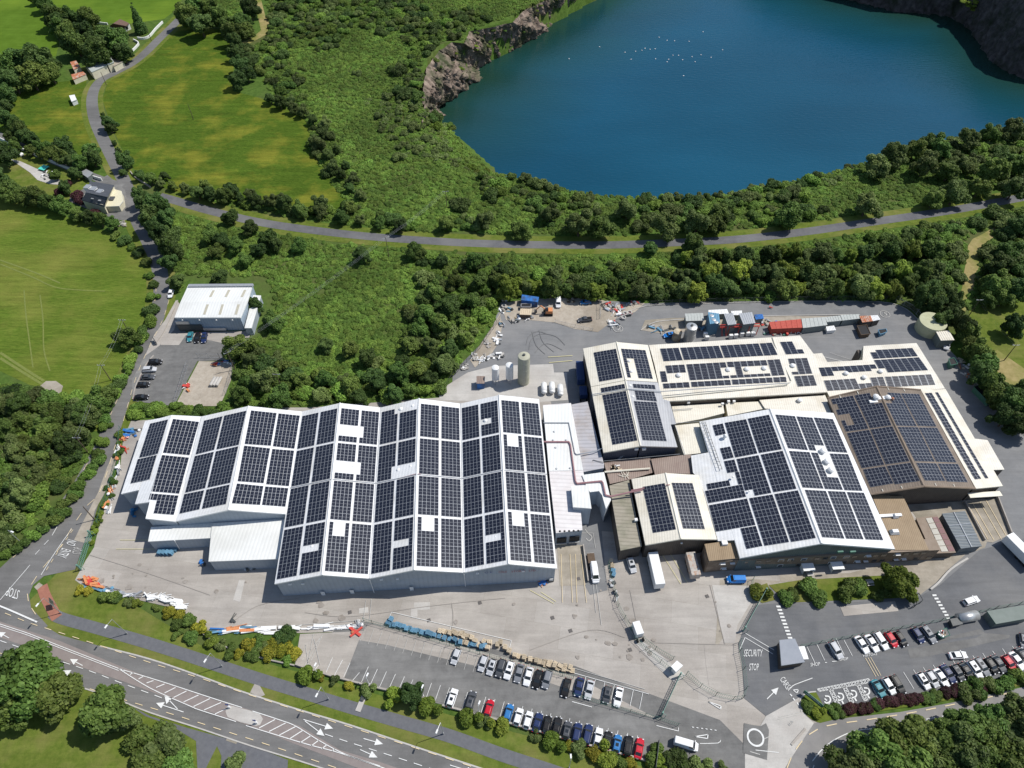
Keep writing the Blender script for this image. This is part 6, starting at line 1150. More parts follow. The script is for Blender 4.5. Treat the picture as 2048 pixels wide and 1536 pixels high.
KIND = {   # length, half width, bonnet z, belt z, roof z, windscreen base, roof front, roof rear, rear glass base (x along the car, front = +)
 'hatch': (4.1, .88, .82, .95, 1.47, 1.00, .35, -1.45, -1.95), 'saloon': (4.6, .90, .80, .93, 1.43, .95, .30, -1.05, -1.75), 'estate': (4.7, .90, .82, .95, 1.48, 1.05, .45, -1.95, -2.25), 'suv': (4.5, .93, .98, 1.12, 1.68, 1.10, .50, -1.75, -2.15), 'van': (4.9, .97, 1.05, 1.25, 1.95, 1.55, .95, -2.35, -2.43), 'bigvan': (5.6, 1.0, 1.1, 1.35, 2.35, 2.0, 1.35, -2.72, -2.79), 'pickup': (5.1, .92, .98, 1.1, 1.70, 1.15, .55, -.55, -.75)}
def carproto(kind):
    Ln, hw, zb, zt, zr_, wx, rf, rr_, gx = KIND[kind]; h = Ln/2; P = {}
    b = MB()
    st_ = [(-h, .80, .52), (-h+.12, .93, zt-.10), (-h+.45, .99, zt), (gx if kind in ('saloon',) else -h+.6, 1, zt), (0, 1, zt), (wx, 1, zt-.02), (wx+.35, .99, zb+.04), (h-.55, .96, zb-.06), (h-.15, .88, zb-.22), (h, .72, zb-.34)]
    rings = []
    for x, f, z in st_:
        w_ = hw*f; rings.append([(x, -w_*.92, .24), (x, -w_, .45), (x, -w_, z-.14), (x, -w_*.86, z), (x, w_*.86, z), (x, w_, z-.14), (x, w_, .45), (x, w_*.92, .24)])
    vs_ = [p for r_ in rings for p in r_]; fs_2 = []
    for i in range(len(rings)-1):
        for j in range(8): fs_2.append((i*8+j, (i+1)*8+j, (i+1)*8+(j+1) % 8, i*8+(j+1) % 8))
    fs_2.append(tuple(range(8))); fs_2.append(tuple((len(rings)-1)*8+j for j in range(7, -1, -1)))
    b.add(vs_, fs_2)
    rw = hw*.74; bwid = hw*.86
    C8 = [(wx, -bwid, zt-.03), (gx, -bwid, zt-.01), (gx, bwid, zt-.01), (wx, bwid, zt-.03)]; R8 = [(rf, -rw, zr_-.04), (rr_, -rw, zr_-.05), (rr_, rw, zr_-.05), (rf, rw, zr_-.04)]
    b.hexa(C8, R8); b.hexa([(rf-.1, -rw*.9, zr_-.05), (rr_+.1, -rw*.9, zr_-.05), (rr_+.1, rw*.9, zr_-.05), (rf-.1, rw*.9, zr_-.05)], [(rf-.35, -rw*.7, zr_), (rr_+.3, -rw*.7, zr_), (rr_+.3, rw*.7, zr_), (rf-.35, rw*.7, zr_)])
    for s_ in (-1, 1): b.box((wx-.1, s_*(hw+.07), zt+.05), (.18, .2, .13))
    P['body'] = (b.mesh('body', mTYRE), None)
    def pane(a, b_, c, d, nm, ins=.08, off=.012):
        q = [Vector(v) for v in (a, b_, c, d)]; cc = sum(q, Vector())/4; n = (q[1]-q[0]).cross(q[3]-q[0]).normalized()
        if n.dot(cc-Vector((0, 0, .9))) < 0: n = -n
        q = [v.lerp(cc, ins)+n*off for v in q]; mb = MB(); mb.hexa([v-n*.01 for v in q], q); return (mb.mesh(nm, mGLASS), mGLASS)
    P['windscreen'] = pane(C8[0], C8[3], R8[3], R8[0], 'windscreen', .06)
    if kind not in ('van', 'bigvan'): P['rear_window'] = pane(C8[1], C8[2], R8[2], R8[1], 'rear_window', .1)
    for k, (i0, s_) in enumerate(((0, -1), (3, 1))):
        a = C8[0] if s_ < 0 else C8[3]; b_ = C8[1] if s_ < 0 else C8[2]; c = R8[1] if s_ < 0 else R8[2]; d = R8[0] if s_ < 0 else R8[3]
        if kind in ('van', 'bigvan'):
            t = .28; b_ = tuple(Vector(a).lerp(Vector(b_), t)); c = tuple(Vector(d).lerp(Vector(c), t*.9))
        P['side_window%d' % k] = pane(a, b_, c, d, 'side_window', .12)
    if kind == 'pickup': mb = MB(); mb.box((-1.6, 0, zt+.005), (1.6, hw*1.5, .02)); P['load_bed'] = (mb.mesh('load_bed', mTYRE), mTYRE)
    if kind in ('hatch', 'suv', 'estate'): mb = MB(); mb.box(((rf+rr_)/2+.15, 0, zr_+.01), (.75, rw*1.1, .02)); P['sunroof'] = (mb.mesh('sunroof', mGLASS), mGLASS)
    for k, (x, s_) in enumerate(((h-.85, -1), (h-.85, 1), (-h+.85, -1), (-h+.85, 1))):
        mb = MB(); mb.tube((x, s_*(hw-.2), .32), (x, s_*(hw+.02), .32), .33, 12, mi=0); P['wheel%d' % k] = (mb.mesh('wheel', [mTYRE]), 0); mb = MB(); mb.tube((x, s_*(hw+.0), .32), (x, s_*(hw+.03), .32), .2, 8); RIMS[(kind, k)] = mb.mesh('rim', mRIM)
    for k, s_ in enumerate((-1, 1)):
        mb = MB(); mb.box((h-.13, s_*hw*.66, zb-.27), (.22, .34, .15)); P['headlight%d' % k] = (mb.mesh('headlight', mHEAD), 0)
        mb = MB(); mb.box((-h+.06, s_*hw*.72, zt-.25), (.12, .26, .2)); P['tail_light%d' % k] = (mb.mesh('tail_light', mTAIL), 0)
    mb = MB(); mb.box((-h-.005, 0, .55), (.03, .5, .12)); P['number_plate'] = (mb.mesh('number_plate', mPLATE), 0)
    return P
PROTO = {k: carproto(k) for k in KIND}
mSPARE = mat('white_load', (.7,.7,.7), rough=.6)
def car(at, ang, kind, colour, label, group=None, cat='car', name='car'):
    t = empty(name, at, label, cat, group, rz=ang)
    for k, (me, m_) in PROTO[kind].items():
        if k == 'sunroof' and rnd.random() < .55: continue
        o = bpy.data.objects.new(k.rstrip('0123456789'), me); COL.objects.link(o); o.parent = t
        if k.startswith('wheel'): q = bpy.data.objects.new('rim', RIMS[(kind, int(k[-1]))]); COL.objects.link(q); q.parent = o
        if k == 'body': o.material_slots[0].link = 'OBJECT'; o.material_slots[0].material = paint(colour)
    return t
def heading(a, b): d = G(*b)-G(*a); return math.atan2(d.y, d.x)
bay = math.atan2(-U1.y, -U1.x)   # pointing up the picture (away from the wall)
TY = {'hatch': 'hatchback', 'saloon': 'saloon', 'estate': 'estate', 'suv': 'SUV', 'van': 'van', 'bigvan': 'van', 'pickup': 'pickup'}
def row(lst, ang, where, group):
    for i, (x, y, k, c) in enumerate(lst):
        p = G(x, y, .6); p.z = .2
        nb = (', left of a %s one' % lst[i+1][3]) if i < len(lst)-1 else (', right of a %s one' % lst[i-1][3])
        l = '%s %s, %s from the left %s' % (c, TY[k], ORD[i], where)
        if len((l+nb).split()) <= 16: l += nb
        car(p, ang+(rnd.random()-.5)*.05, k, c, l, group)
row([(904.5,1397,'suv','white'),(942,1402,'suv','dark grey'),(978,1417,'hatch','red'),(1017,1426,'hatch','blue'),(1036.5,1434.5,'hatch','white'),(1056,1441,'hatch','white'),(1075,1446,'saloon','navy'),(1094,1449.5,'hatch','black'),(1113.5,1454.5,'saloon','black'),(1134,1461,'hatch','dark grey'),(1154,1466.5,'suv','navy'),(1175,1469.5,'estate','navy'),(1196,1476.5,'saloon','white'),(1215,1481,'hatch','black'),(1234,1488,'hatch','blue'),(1256,1492,'suv','black'),(1278,1497,'saloon','red')], bay, 'along the verge wall', 'cars parked along the verge wall')
row([(912,1313,'hatch','silver'),(966,1327,'hatch','silver'),(983,1334.5,'hatch','silver'),(1001.5,1337,'suv','dark grey'),(1018,1341,'suv','white'),(1038,1347,'saloon','grey'),(1056.5,1353,'saloon','white'),(1075,1359,'saloon','black'),(1094,1359.5,'suv','grey')], bay+math.pi, 'in the row under the pallets', 'cars parked below the pallet stacks')
row([(1132,1376,'saloon','black'),(1158,1374.5,'saloon','navy'),(1178.5,1380,'saloon','silver'),(1214,1390,'hatch','dark grey'),(1236.5,1394.5,'saloon','white')], bay+math.pi, 'at the right end of the lower car park', 'cars at the right end of the lower car park')
hv = heading((1712,1272), (1735,1306))
row([(1671,1301,'suv','silver'),(1723.5,1289.5,'saloon','white'),(1743.5,1287,'saloon','white'),(1762,1282,'estate','white'),(1782,1279.5,'hatch','red'),(1801,1278,'hatch','black'),(1835,1271,'hatch','navy'),(1857,1269.5,'estate','grey')], hv, 'in the upper visitor row', 'cars in the upper visitor row')
hv2 = heading((1747,1362), (1768,1395))
row([(1757,1378,'saloon','teal'),(1777,1372,'hatch','white'),(1795,1369.5,'estate','black'),(1846,1362,'hatch','white'),(1863.5,1358,'hatch','silver'),(1882,1356,'saloon','white'),(1896,1348,'saloon','navy'),(1915,1346,'hatch','dark grey'),(1932,1343,'saloon','black'),(1948.5,1339.5,'suv','white'),(1963.5,1334.5,'estate','grey'),(1982,1332,'hatch','black'),(1997,1328,'saloon','dark grey'),(2017,1327,'hatch','red'),(2033.5,1322,'saloon','white'),(2046,1313,'saloon','dark grey')], hv2, 'in the lower visitor row', 'cars in the lower visitor row')
def one(x, y, a, b, k, c, label, cat='car', name='car', z=.2): p = G(x, y, .6); p.z = z; return car(p, heading(a, b), k, c, label, cat=cat, name=name)
row([(283,795,'saloon','black'),(287,770,'hatch','black'),(296,754.5,'saloon','dark grey'),(299.5,740,'suv','silver'),(311,725,'suv','black')], R(4), 'up the kerb side of the hall car park', 'cars along the kerb of the hall car park')
for (x, y, k, c, l) in ((380.5,674,'saloon','teal','teal saloon parked left of two dark cars in front of the white hall'),(395,676,'saloon','black','black saloon between teal and navy cars in front of the white hall'),(409,676,'estate','navy','navy estate car rightmost in front of the white hall')): one(x, y, (380,660), (374,690), k, c, l)
one(342, 588, (345,580), (339,598), 'hatch', 'white', 'white hatchback parked on the kerb of the side road by the white hall')
one(235, 413, (228,420), (243,405), 'hatch', 'navy', 'dark blue hatchback on the drive of the slate roofed house')
one(1116.5, 606.5, (1117,595), (1117,620), 'van', 'white', 'white van parked on the gravel beside the blue container', 'van', 'van')
one(1171, 605, (1180,604), (1160,606), 'hatch', 'blue', 'blue hatchback on the gravel yard by the belt of trees')
one(1170, 640, (1180,639), (1160,641), 'pickup', 'dark grey', 'dark grey pickup with white load on the gravel yard', 'pickup', 'pickup_truck')
one(1338, 671, (1350,669), (1326,673), 'hatch', 'bright blue', 'bright blue car in the shade beside the steel silo')
one(1471.5, 1160, (1484,1160), (1460,1160), 'van', 'bright blue', 'blue and white liveried van by the office front', 'van', 'van')
one(1189, 1147, (1187,1135), (1191,1162), 'bigvan', 'white', 'white van parked behind the brown trailer in the middle lane', 'van', 'van')
one(1263, 1131, (1258,1120), (1266,1145), 'suv', 'silver', 'silver car in the shade of the fibre cement shed')
one(1893, 691, (1895,680), (1890,702), 'suv', 'silver', 'silver car in front of the cream garage by the round tank')
one(1942, 1202, (1930,1207), (1956,1198), 'estate', 'white', 'white people carrier driving along the works road')
one(1915.5, 1311, (1903,1312), (1930,1310), 'saloon', 'white', 'white saloon driving through the visitor car park')
one(2046, 1283, (2046,1270), (2050,1296), 'hatch', 'grey', 'grey car half cut by the right edge of the photo')
one(1371.5, 1489, (1350,1484), (1394,1497), 'bigvan', 'white', 'white minibus leaving the lower car park past dark bushes', 'minibus', 'minibus')
# lorries and trailers
def trailer(name, label, a, b, w_, h, m_, cat, tractor=False, zb=1.1):
    A_ = G(*a, h); B_ = G(*b, h); d = (B_-A_).normalized(); an = math.atan2(d.y, d.x); L_ = (B_-A_).length; c = (A_+B_)/2
    t = empty(name, (c.x, c.y, .2), label, cat, rz=an)
    mb = MB(); mb.box((0, 0, (h+zb)/2-.2), (L_, w_, h-zb)); mb.build('box_body', m_, t)
    mb = MB(); mb.box((0, 0, zb-.35), (L_*.96, w_*.5, .3)); mb.build('chassis', mMETD, t)
    mb = MB(); mb.box((0, 0, h-.17), (L_*.985, w_*.96, .05)); mb.build('roof_panel', m_, t)
    for i in (0, 1, 2):
        for s_ in (-1, 1): mb = MB(); x = -L_/2+1.5+i*1.3; mb.tube((x, s_*(w_/2-.35), .5), (x, s_*(w_/2-.02), .5), .5, 12); mb.build('wheel', mTYRE, t)
    mb = MB(); mb.box((-L_/2-.03, 0, (h+zb)/2-.2), (.05, w_*.96, (h-zb)*.96)); mb.build('rear_door', mMETW, t)
    if tractor: mb = MB(); mb.box((L_/2+1.3, 0, 1.9), (2.2, w_, 3.0), taper=.94); mb.build('cab', m_, t); mb = MB(); mb.box((L_/2+2.42, 0, 2.2), (.06, w_*.85, .9)); mb.build('windscreen', mGLASS, t)
    return t
trailer('lorry_trailer', 'long white box trailer backed up to the small cream hall', (1306,1104), (1321,1168), 2.6, 3.9, mMETW, 'lorry')
trailer('lorry_trailer', 'white box trailer cut by the right photo edge beside the loading ramp', (2078,1126), (2020,1068), 2.6, 4.0, mMETW, 'lorry')
trailer('lorry_trailer', 'rusty grey topped trailer in the shade right of the long white trailer', (1381,1104), (1393,1150), 2.5, 3.4, mat('streaked_roof', (.34,.33,.32), (.55,.5,.44), sc=1.2, rough=.7, c3=(.4,.22,.13), sc3=.9), 'trailer')
trailer('flat_trailer', 'small brown flat trailer hitched behind the white van', (1181,1106), (1184,1126), 2.0, 1.3, mBARK, 'trailer', zb=.8)
trailer('blue_trailer', 'dark blue trailer parked in shade against the tall factory wing', (1159,722), (1163,760), 2.4, 3.6, mat('navy_trailer', (.02,.05,.14), (.03,.06,.17), rough=.4, sc=1), 'trailer')
trailer('blue_trailer', 'short dark blue lorry body below the long blue trailer', (1166,772), (1168,790), 2.4, 3.0, MATS['navy_trailer'], 'lorry')
trailer('white_box_trailer', 'narrow white box trailer standing alone on the concrete near the fence corner', (1272,1243), (1281,1268), 1.9, 2.8, mMETW, 'trailer', zb=.5)
# excavator, forklifts
def digger(px, py, an, m_, label, name, cat, s=1.0, reach=3.2):
    p = G(px, py, .3); t = empty(name, (p.x, p.y, .2), label, cat, rz=an)
    for q in (-1, 1): mb = MB(); mb.box((0, q*.9*s, .4*s), (2.8*s, .45*s, .7*s)); mb.build('track', mTYRE, t)
    mb = MB(); mb.box((-.3*s, 0, 1.3*s), (2.2*s, 1.9*s, 1.0*s), taper=.9); mb.build('body', m_, t); mb = MB(); mb.box((.5*s, .4*s, 2.0*s), (1.1*s, .9*s, 1.3*s), taper=.85); mb.build('cab', mGLASS, t)
    mb = MB(); mb.tube((.8*s, -.3*s, 1.5*s), (reach*.6, -.3*s, 3.0*s), .18*s, 6); mb.tube((reach*.6, -.3*s, 3.0*s), (reach, -.3*s, 1.2*s), .14*s, 6); mb.build('boom', m_, t); mb = MB(); mb.box((reach, -.3*s, .8*s), (.8*s, .9*s, .7*s)); mb.build('bucket', mMETD, t)
    return t
digger(1096, 627, math.pi, mORANGE, 'orange backhoe digger working by the blue container on the gravel', 'digger', 'digger', 1.2, 4.5)
digger(1853, 1107, math.pi*.9, mORANGE, 'orange telehandler parked at the corner of the tan annexe', 'telehandler', 'telehandler', .8, 3.5)
# ================================================================ TANKS, CONTAINERS, PLANT
def silo(name, px, py, ztop, r, m_, label, cone=.8, legs=0, zbot=0, cat='silo', cap=True):
    p = G(px, py, ztop); t = empty(name, (p.x, p.y, 0), label, cat)
    mb = MB(); mb.lathe((0, 0, 0), [(r, zbot), (r, ztop-cone*.4), (r*.96, ztop-cone*.2), (r*.5, ztop+cone*.1), (.1, ztop+cone*.25)], 28); mb.build('shell', m_, t)
    if cap: mb = MB(); mb.lathe((0, 0, ztop+cone*.2), [(.45, 0), (.45, .4), (.05, .45)], 8); mb.build('manhole_cap', mMETD, t)
    for i in range(int((ztop-zbot)/3)): mb = MB(); mb.lathe((0, 0, zbot+3*i+1.2), [(r+.03, 0), (r+.05, .05), (r+.03, .1)], 28); mb.build('seam_band', m_, t)
    for i in range(legs): a = i*2*math.pi/legs; mb = MB(); mb.tube((math.cos(a)*r*.85, math.sin(a)*r*.85, 0), (math.cos(a)*r*.85, math.sin(a)*r*.85, zbot+.2), .12, 6); mb.build('leg', mMET, t)
    mb = MB(); 
    for s_ in (-.25, .25): mb.tube((s_, -r-.15, 0), (s_, -r-.15, ztop), .04, 4)
    for i in range(int(ztop/.8)): mb.tube((-.25, -r-.15, .5+.8*i), (.25, -r-.15, .5+.8*i), .03, 4)
    mb.build('ladder', mMET, t)
    return t
silo('tall_silo', 1048, 711, 13.0, 1.95, mat('khaki_shell', (.40,.39,.30), (.46,.45,.35), sc=.6, rough=.6), 'tall khaki silo, tallest of three standing behind the cold store')
silo('white_silo', 1019, 729, 8.6, 1.25, mMETW, 'white silo between the khaki silo and the smallest silo', legs=4, zbot=2.2, cap=False)
silo('white_silo', 990.5, 734, 7.8, 1.2, mMETW, 'smallest white silo at the left of the three silos', legs=4, zbot=2.2, cap=False)
silo('steel_silo', 1384, 652, 7.5, 1.95, mat('brushed_steel', (.50,.50,.49), (.62,.62,.6), sc=.8, rough=.35, metal=.6), 'brushed steel silo among the plant behind the factory hall')
silo('tan_tank', 1356, 662, 4.2, 1.5, mat('rust_tan_shell', (.45,.36,.24), (.62,.55,.42), sc=.8, rough=.8, c3=(.3,.18,.1), sc3=.6), 'short rust stained tank left of the steel silo', cap=False)
silo('round_tank', 1867, 642, 4.5, 4.6, mat('olive_tank_top', (.42,.42,.27), (.5,.5,.34), sc=.8, rough=.8), 'wide round olive topped water tank at the north east corner', cone=.1, cap=False, cat='tank')
for x, y in ((1088,773),(1104,772),(1121,777)):
    p = G(x, y, 2); t = empty('gas_tank', (p.x, p.y, 0), 'white horizontal gas tank, %s of three in line on the pale pad' % {1088:'leftmost',1104:'middle',1121:'rightmost'}[x], 'tank', 'white horizontal tanks')
    mb = MB(); mb.tube((0, -2, 1.5), (0, 1.6, 1.5), 1.0, 14); mb.tube((0, 1.6, 1.5), (0, 2.1, 1.5), 1.0, 14, r2=.5); mb.tube((0, -2, 1.5), (0, -2.5, 1.5), 1.0, 14, r2=.5); mb.build('shell', mMETW, t, True); mb = MB(); mb.box((0, -1.2, .3), (1.2, .3, .6)); mb.box((0, 1.2, .3), (1.2, .3, .6)); mb.build('saddle', mCONC, t)
def container(name, q, h, m_, label, cat='container', wall=None, open_=False, group=None):
    b_ = Building(name, G(*q[3], 0), label, cat, group); P = b_.flat(q, h, m_ if not open_ else mDARK, wall or m_, th=.12, fm=m_)
    if open_:
        for i in range(4): a, b2 = P[i], P[(i+1) % 4]; b_.pipe([a+Vector((0,0,.1)), b2+Vector((0,0,.1))], .12, m_, 'rim')
    else:
        for i in range(1, 6):
            t_ = i/6; a = P[0].lerp(P[1], t_); c = P[3].lerp(P[2], t_); b_.pipe([a+Vector((0,0,.03)), c+Vector((0,0,.03))], .05, fmix(m_), 'roof_rib')
    return b_
def fmix(m_): return m_
mCBLUE = mat('container_blue', (.03,.14,.42), (.04,.18,.5), sc=1.5, rough=.6, c3=(.05,.08,.16), sc3=.3); mCRED = mat('container_red', (.42,.07,.05), (.5,.11,.08), sc=1.5, rough=.7); mCGREY = mat('container_grey', (.40,.42,.40), (.48,.5,.48), sc=1.5, rough=.7); mCWALL = mat('container_side_grey', (.16,.19,.19), (.2,.23,.23), sc=1, rough=.6)
container('blue_container', [(1044,589),(1078,594),(1076,604),(1042,600)], 2.8, mCBLUE, 'blue shipping container on the gravel under the belt of trees')
container('red_container', [(1538,644),(1604,638),(1606,655),(1543,658)], 2.8, mCRED, 'long red container with odds and ends on its roof behind the factory')
container('grey_container', [(1603,637),(1650,634),(1655,650),(1606,656)], 3.0, mCGREY, 'wide grey shed container right of the red container', wall=mCWALL)
container('grey_container', [(1650,634),(1680,631),(1684,641),(1654,644)], 2.8, mCGREY, 'grey container second to the right of the red one', wall=mCWALL)
container('grey_container', [(1681,630),(1717,628),(1720,637),(1685,641)], 2.8, mCGREY, 'grey container next to the rusty topped one', wall=mCWALL)
container('rusty_container', [(1719,632),(1741,631),(1746,642),(1725,645)], 3.0, mRUST, 'rusty topped container at the right end of the container row', wall=mWALLB)
container('white_container', [(1741,631),(1755,630),(1761,639),(1746,642)], 3.0, mMETW, 'white topped container attached right of the rusty topped one', wall=mWALLB)
container('cream_garage', [(1872,663),(1898,661),(1909,680),(1882,681)], 4.0, mCREAM, 'cream roofed garage beside the round tank', 'garage', wall=mWALLGR)
container('stacked_boxes', [(1041,617),(1064,618),(1062,630),(1039,629)], 2.2, mWOOD, 'cream wooden crate stack left of the orange digger', 'crates', wall=mBARK)
container('open_skip', [(1042,608),(1062,607),(1062,614),(1042,614)], 1.6, mMET, 'open grey skip between blue container and crate stack', 'skip', open_=True)
container('open_skip', [(1756,660),(1772,658),(1774,664),(1760,669)], 1.5, mPBLUE, 'small open blue skip alone on the asphalt', 'skip', open_=True)
container('open_skip', [(1714,652),(1733,650),(1741,668),(1722,670)], 1.8, mBARK, 'dark open skip holding scrap frames below the containers', 'skip', open_=True)
container('teal_skip', [(1947,774),(1958,770),(1990,800),(1978,806)], 2.0, mMETG, 'long dark green skip under the east perimeter trees', 'skip', open_=True)
container('teal_container', [(1897,718),(1908,716),(1915,728),(1901,731)], 2.0, mMETG, 'small green container with planks on top under the eastern trees', 'skip', open_=True)
container('white_sacks', [(1652,653),(1668,651),(1672,660),(1654,662)], 1.6, mMETW, 'pile of white wrapped bales in front of the grey containers', 'bales')
container('maroon_hut', [(953,752),(970,752),(969,767),(953,767)], 3.0, mBROWNL, 'small hut with mauve roof left of the white silos', 'hut', wall=mCBLUE)
for i, (q, h_) in enumerate((([(1370,627),(1406,626),(1408,641),(1372,642)],3.4),([(1416,624),(1438,627),(1440,645),(1420,648)],6.0),([(1448,628),(1466,626),(1473,648),(1456,650)],5.2),([(1478,627),(1504,624),(1511,646),(1487,649)],5.6),([(1508,629),(1525,628),(1528,637),(1512,639)],2.4),([(1417,620),(1454,618),(1458,627),(1417,629)],2.6),([(1462,622),(1484,621),(1484,630),(1464,630)],2.6))):
    nm = ['leftmost container with pale lid','cooling tower with round fans','cooling unit with slotted lid','largest ribbed cooling unit','blue tarpaulined unit','white topped plant container behind the cooling tower','white topped plant container behind the slotted unit'][i]
    b_ = container('plant_unit', q, h_, [mCGREY,mPBLUE,mMET,mMET,mCBLUE,mMETW,mMETW][i], 'plant unit: '+nm+' behind the factory hall', 'plant unit', wall=mCWALL if i not in (1,) else mPBLUE)
    if i == 1:
        for x, y in ((1424,630),(1428,638),(1433,643)): b_.vent(x, y, 6.3, .8, .3, mMET, 'fan')
    if i in (2, 3): [b_.vent(q[0][0]+6+j*5, q[0][1]+5+j*4, h_+.2, .5, .25, mMETD, 'fan') for j in range(3)]
rack = Building('pipe_rack', G(1470,660,0), 'red steel pipe rack between the cooling units and factory hall', 'pipe rack')
for y, z in ((654,4),(656,3.4),(650,4.4)): rack.pipe([G(1440,y,z), G(1520,y-3,z)], .14, mREDP)
for x in (1444, 1452, 1460, 1480, 1500, 1518): rack.pipe([G(x,653,4.2), G(x,672,.2) if x in (1444,1452) else (G(x,653,4.2).x, G(x,653,4.2).y, 0)], .13, mREDP, 'strut')
for i, x in enumerate((1411, 1414, 1462, 1472, 1484, 1496, 1506)):
    p = G(x, (668,675,672,671,668,667,667)[i], 1.2); mb = MB(); mb.box((p.x, p.y, 1.0), (1.3, .9, 1.6), A0); o = mb.build('air_conditioner', mMETW); tag(o, 'white air conditioning unit, %s from the left of the row behind the hall' % ORD[i], 'air conditioner', 'air conditioning units')
# canopies and kiosks
gt = Building('security_gatehouse', G(1585,1335,0), 'grey flat roofed security gatehouse at the visitor entrance', 'kiosk')
gt.flat([(1559,1280),(1590,1277),(1610,1324),(1563,1331)], 3.4, mat('slate_grey_felt', (.27,.29,.33), (.31,.33,.37), sc=.5, rough=.7), mWALLB, fm=mMETW, th=.35)
gt.box(G(1605,1306,1.2), (2.0, 3.2, .3), .05, mMETW, 'side_canopy')
gk = Building('green_canopy', G(2010,1250,0), 'flat grey green roofed bicycle shelter by the right photo edge', 'shelter')
gk.flat([(1974,1222),(2048,1210),(2060,1236),(1992,1248)], 3.0, mat('grey_green_felt', (.17,.20,.18), (.2,.23,.21), sc=.5, rough=.7), mWALLGR, fm=mMETG)
wk = Building('white_kiosk', G(1350,1345,0), 'white roofed kiosk on the pale strip by the exit gate', 'kiosk'); wk.flat([(1342,1333),(1354,1321),(1366,1331),(1352,1344)], 2.8, mMETW, mWALLWH)
cf = Building('glass_shelter', G(1830,1205,0), 'black framed smoking shelter at the end of the office lawn', 'shelter')
for x, y in ((1825,1192),(1838,1186),(1846,1200),(1834,1208)): p = G(x, y, 2.4); cf.pipe([(p.x, p.y, 0), p], .1, mMETD, 'post')
P4 = [G(1825,1192,2.4), G(1838,1186,2.4), G(1846,1200,2.4), G(1834,1208,2.4)]; cf.pipe(P4+[P4[0]], .1, mMETD, 'roof_frame')
tk = Building('steel_drum', G(1927,1238,0), 'shiny horizontal steel drum beside a mesh cage in the visitor park', 'tank'); p = G(1935,1234,1.4); mb = MB(); mb.tube((p.x-2.6, p.y-.4, 1.4), (p.x+2.6, p.y+.5, 1.4), 1.3, 18); tk.put(mb, 'shell', MATS['brushed_steel'], smooth=True)
cg = Building('mesh_cage', G(1912,1245,0), 'dark mesh compound cage left of the steel drum', 'cage'); cg.flat([(1900,1238),(1920,1234),(1926,1248),(1906,1252)], 2.0, mMETD, mMETD)
cg = Building('waste_skip', G(1887,1270,0), 'open green skip full of rubbish in the visitor park', 'skip'); P = cg.flat([(1875,1264),(1893,1256),(1900,1270),(1884,1276)], 1.6, mMETD, mMETG); cg.pipe(P+[P[0]], .1, mMETG, 'rim')
for i in range(12): p = G(1880+rnd.random()*14, 1262+rnd.random()*10, 1.7); cg.box(p, (rnd.uniform(.3,1.2), .3, .25), rnd.random()*3, rnd.choice((mREDP, mMETW, mWOOD)), 'rubbish')
# ================================================================ PALLET STACKS
def palletmesh(n, m_):
    mb = MB()
    for k in range(n):
        z = k*.15
        for x in (-.5, 0, .5): mb.box((x*.9, 0, z+.05), (.1, 1.0, .08))
        for i in range(6): mb.box((0, -.42+i*.168, z+.11), (1.2, .11, .025))
    return mb.mesh('pallets', m_)
PM = {(n, c): palletmesh(n, m_) for n in (3, 6, 9, 12) for c, m_ in (('blue', mPBLUE), ('wooden', mWOOD))}
def pallet(px, py, c, n, where, i):
    p = G(px, py, 0); me = PM[(n, c)]; o = bpy.data.objects.new('pallet_stack', me); COL.objects.link(o); o.location = (p.x, p.y, .2); o.rotation_euler = (0, 0, bay+rnd.uniform(-.25, .25)+(1.57 if rnd.random() < .3 else 0))
    hh = {3: 'very low', 6: 'low', 9: 'tall', 12: 'very tall'}[n]
    return tag(o, '%s stack of %s pallets, %s' % (hh, c, where), 'pallet stack', 'pallet stacks, '+where)
segs = [((777,1248),(862,1270),15,'blue','along the left end of the yard fence'),((868,1270),(910,1282),5,'blue','just right of the white packs on the fence line'),((880,1262),(935,1275),9,'wooden','in the second row behind the blue ones'),((915,1285),(975,1297),11,'mixed','in the middle of the fence line'),((925,1270),(950,1282),5,'wooden','bulging out in the middle of the pile'),((1030,1313),(1145,1344),20,'wooden','in the right half along the fence above the cars'),((1070,1320),(1140,1338),8,'wooden','in the back row at the right end')]
for (a, b, n, c, wh_) in segs:
    for i in range(n):
        t = i/(n-1); x = a[0]+(b[0]-a[0])*t; y = a[1]+(b[1]-a[1])*t+rnd.uniform(-2, 2); cc = c if c != 'mixed' else rnd.choice(('blue', 'wooden')); pallet(x, y, cc, rnd.choice((3, 6, 6, 9)), wh_, i)
for x, y, l in ((783,1241,'blue'),(968,1286,'wooden'),(979,1287,'wooden'),(995,1292,'wooden'),(1010,1297,'wooden'),(1018,1304,'wooden'),(1001,1287,'wooden')): pallet(x, y, l, 9, 'standing loose behind the row near x shaped gap' if 0 else 'standing loose on the yard between the two long piles' if l == 'wooden' else 'topmost at the left end of the pile', 0)
for i in range(9): pallet(322+(i % 5)*7.6, 1101+(i//5)*7, 'blue', 9 if i > 4 else 6, 'in the blue block beside the white annexe', i)
for x, y, c in ((1222,1124,'wooden'),(1224,1134,'wooden'),(1226,1143,'blue'),(1227,1151,'blue')): pallet(x, y, c, 6, 'in the line beside the middle lane', 0)
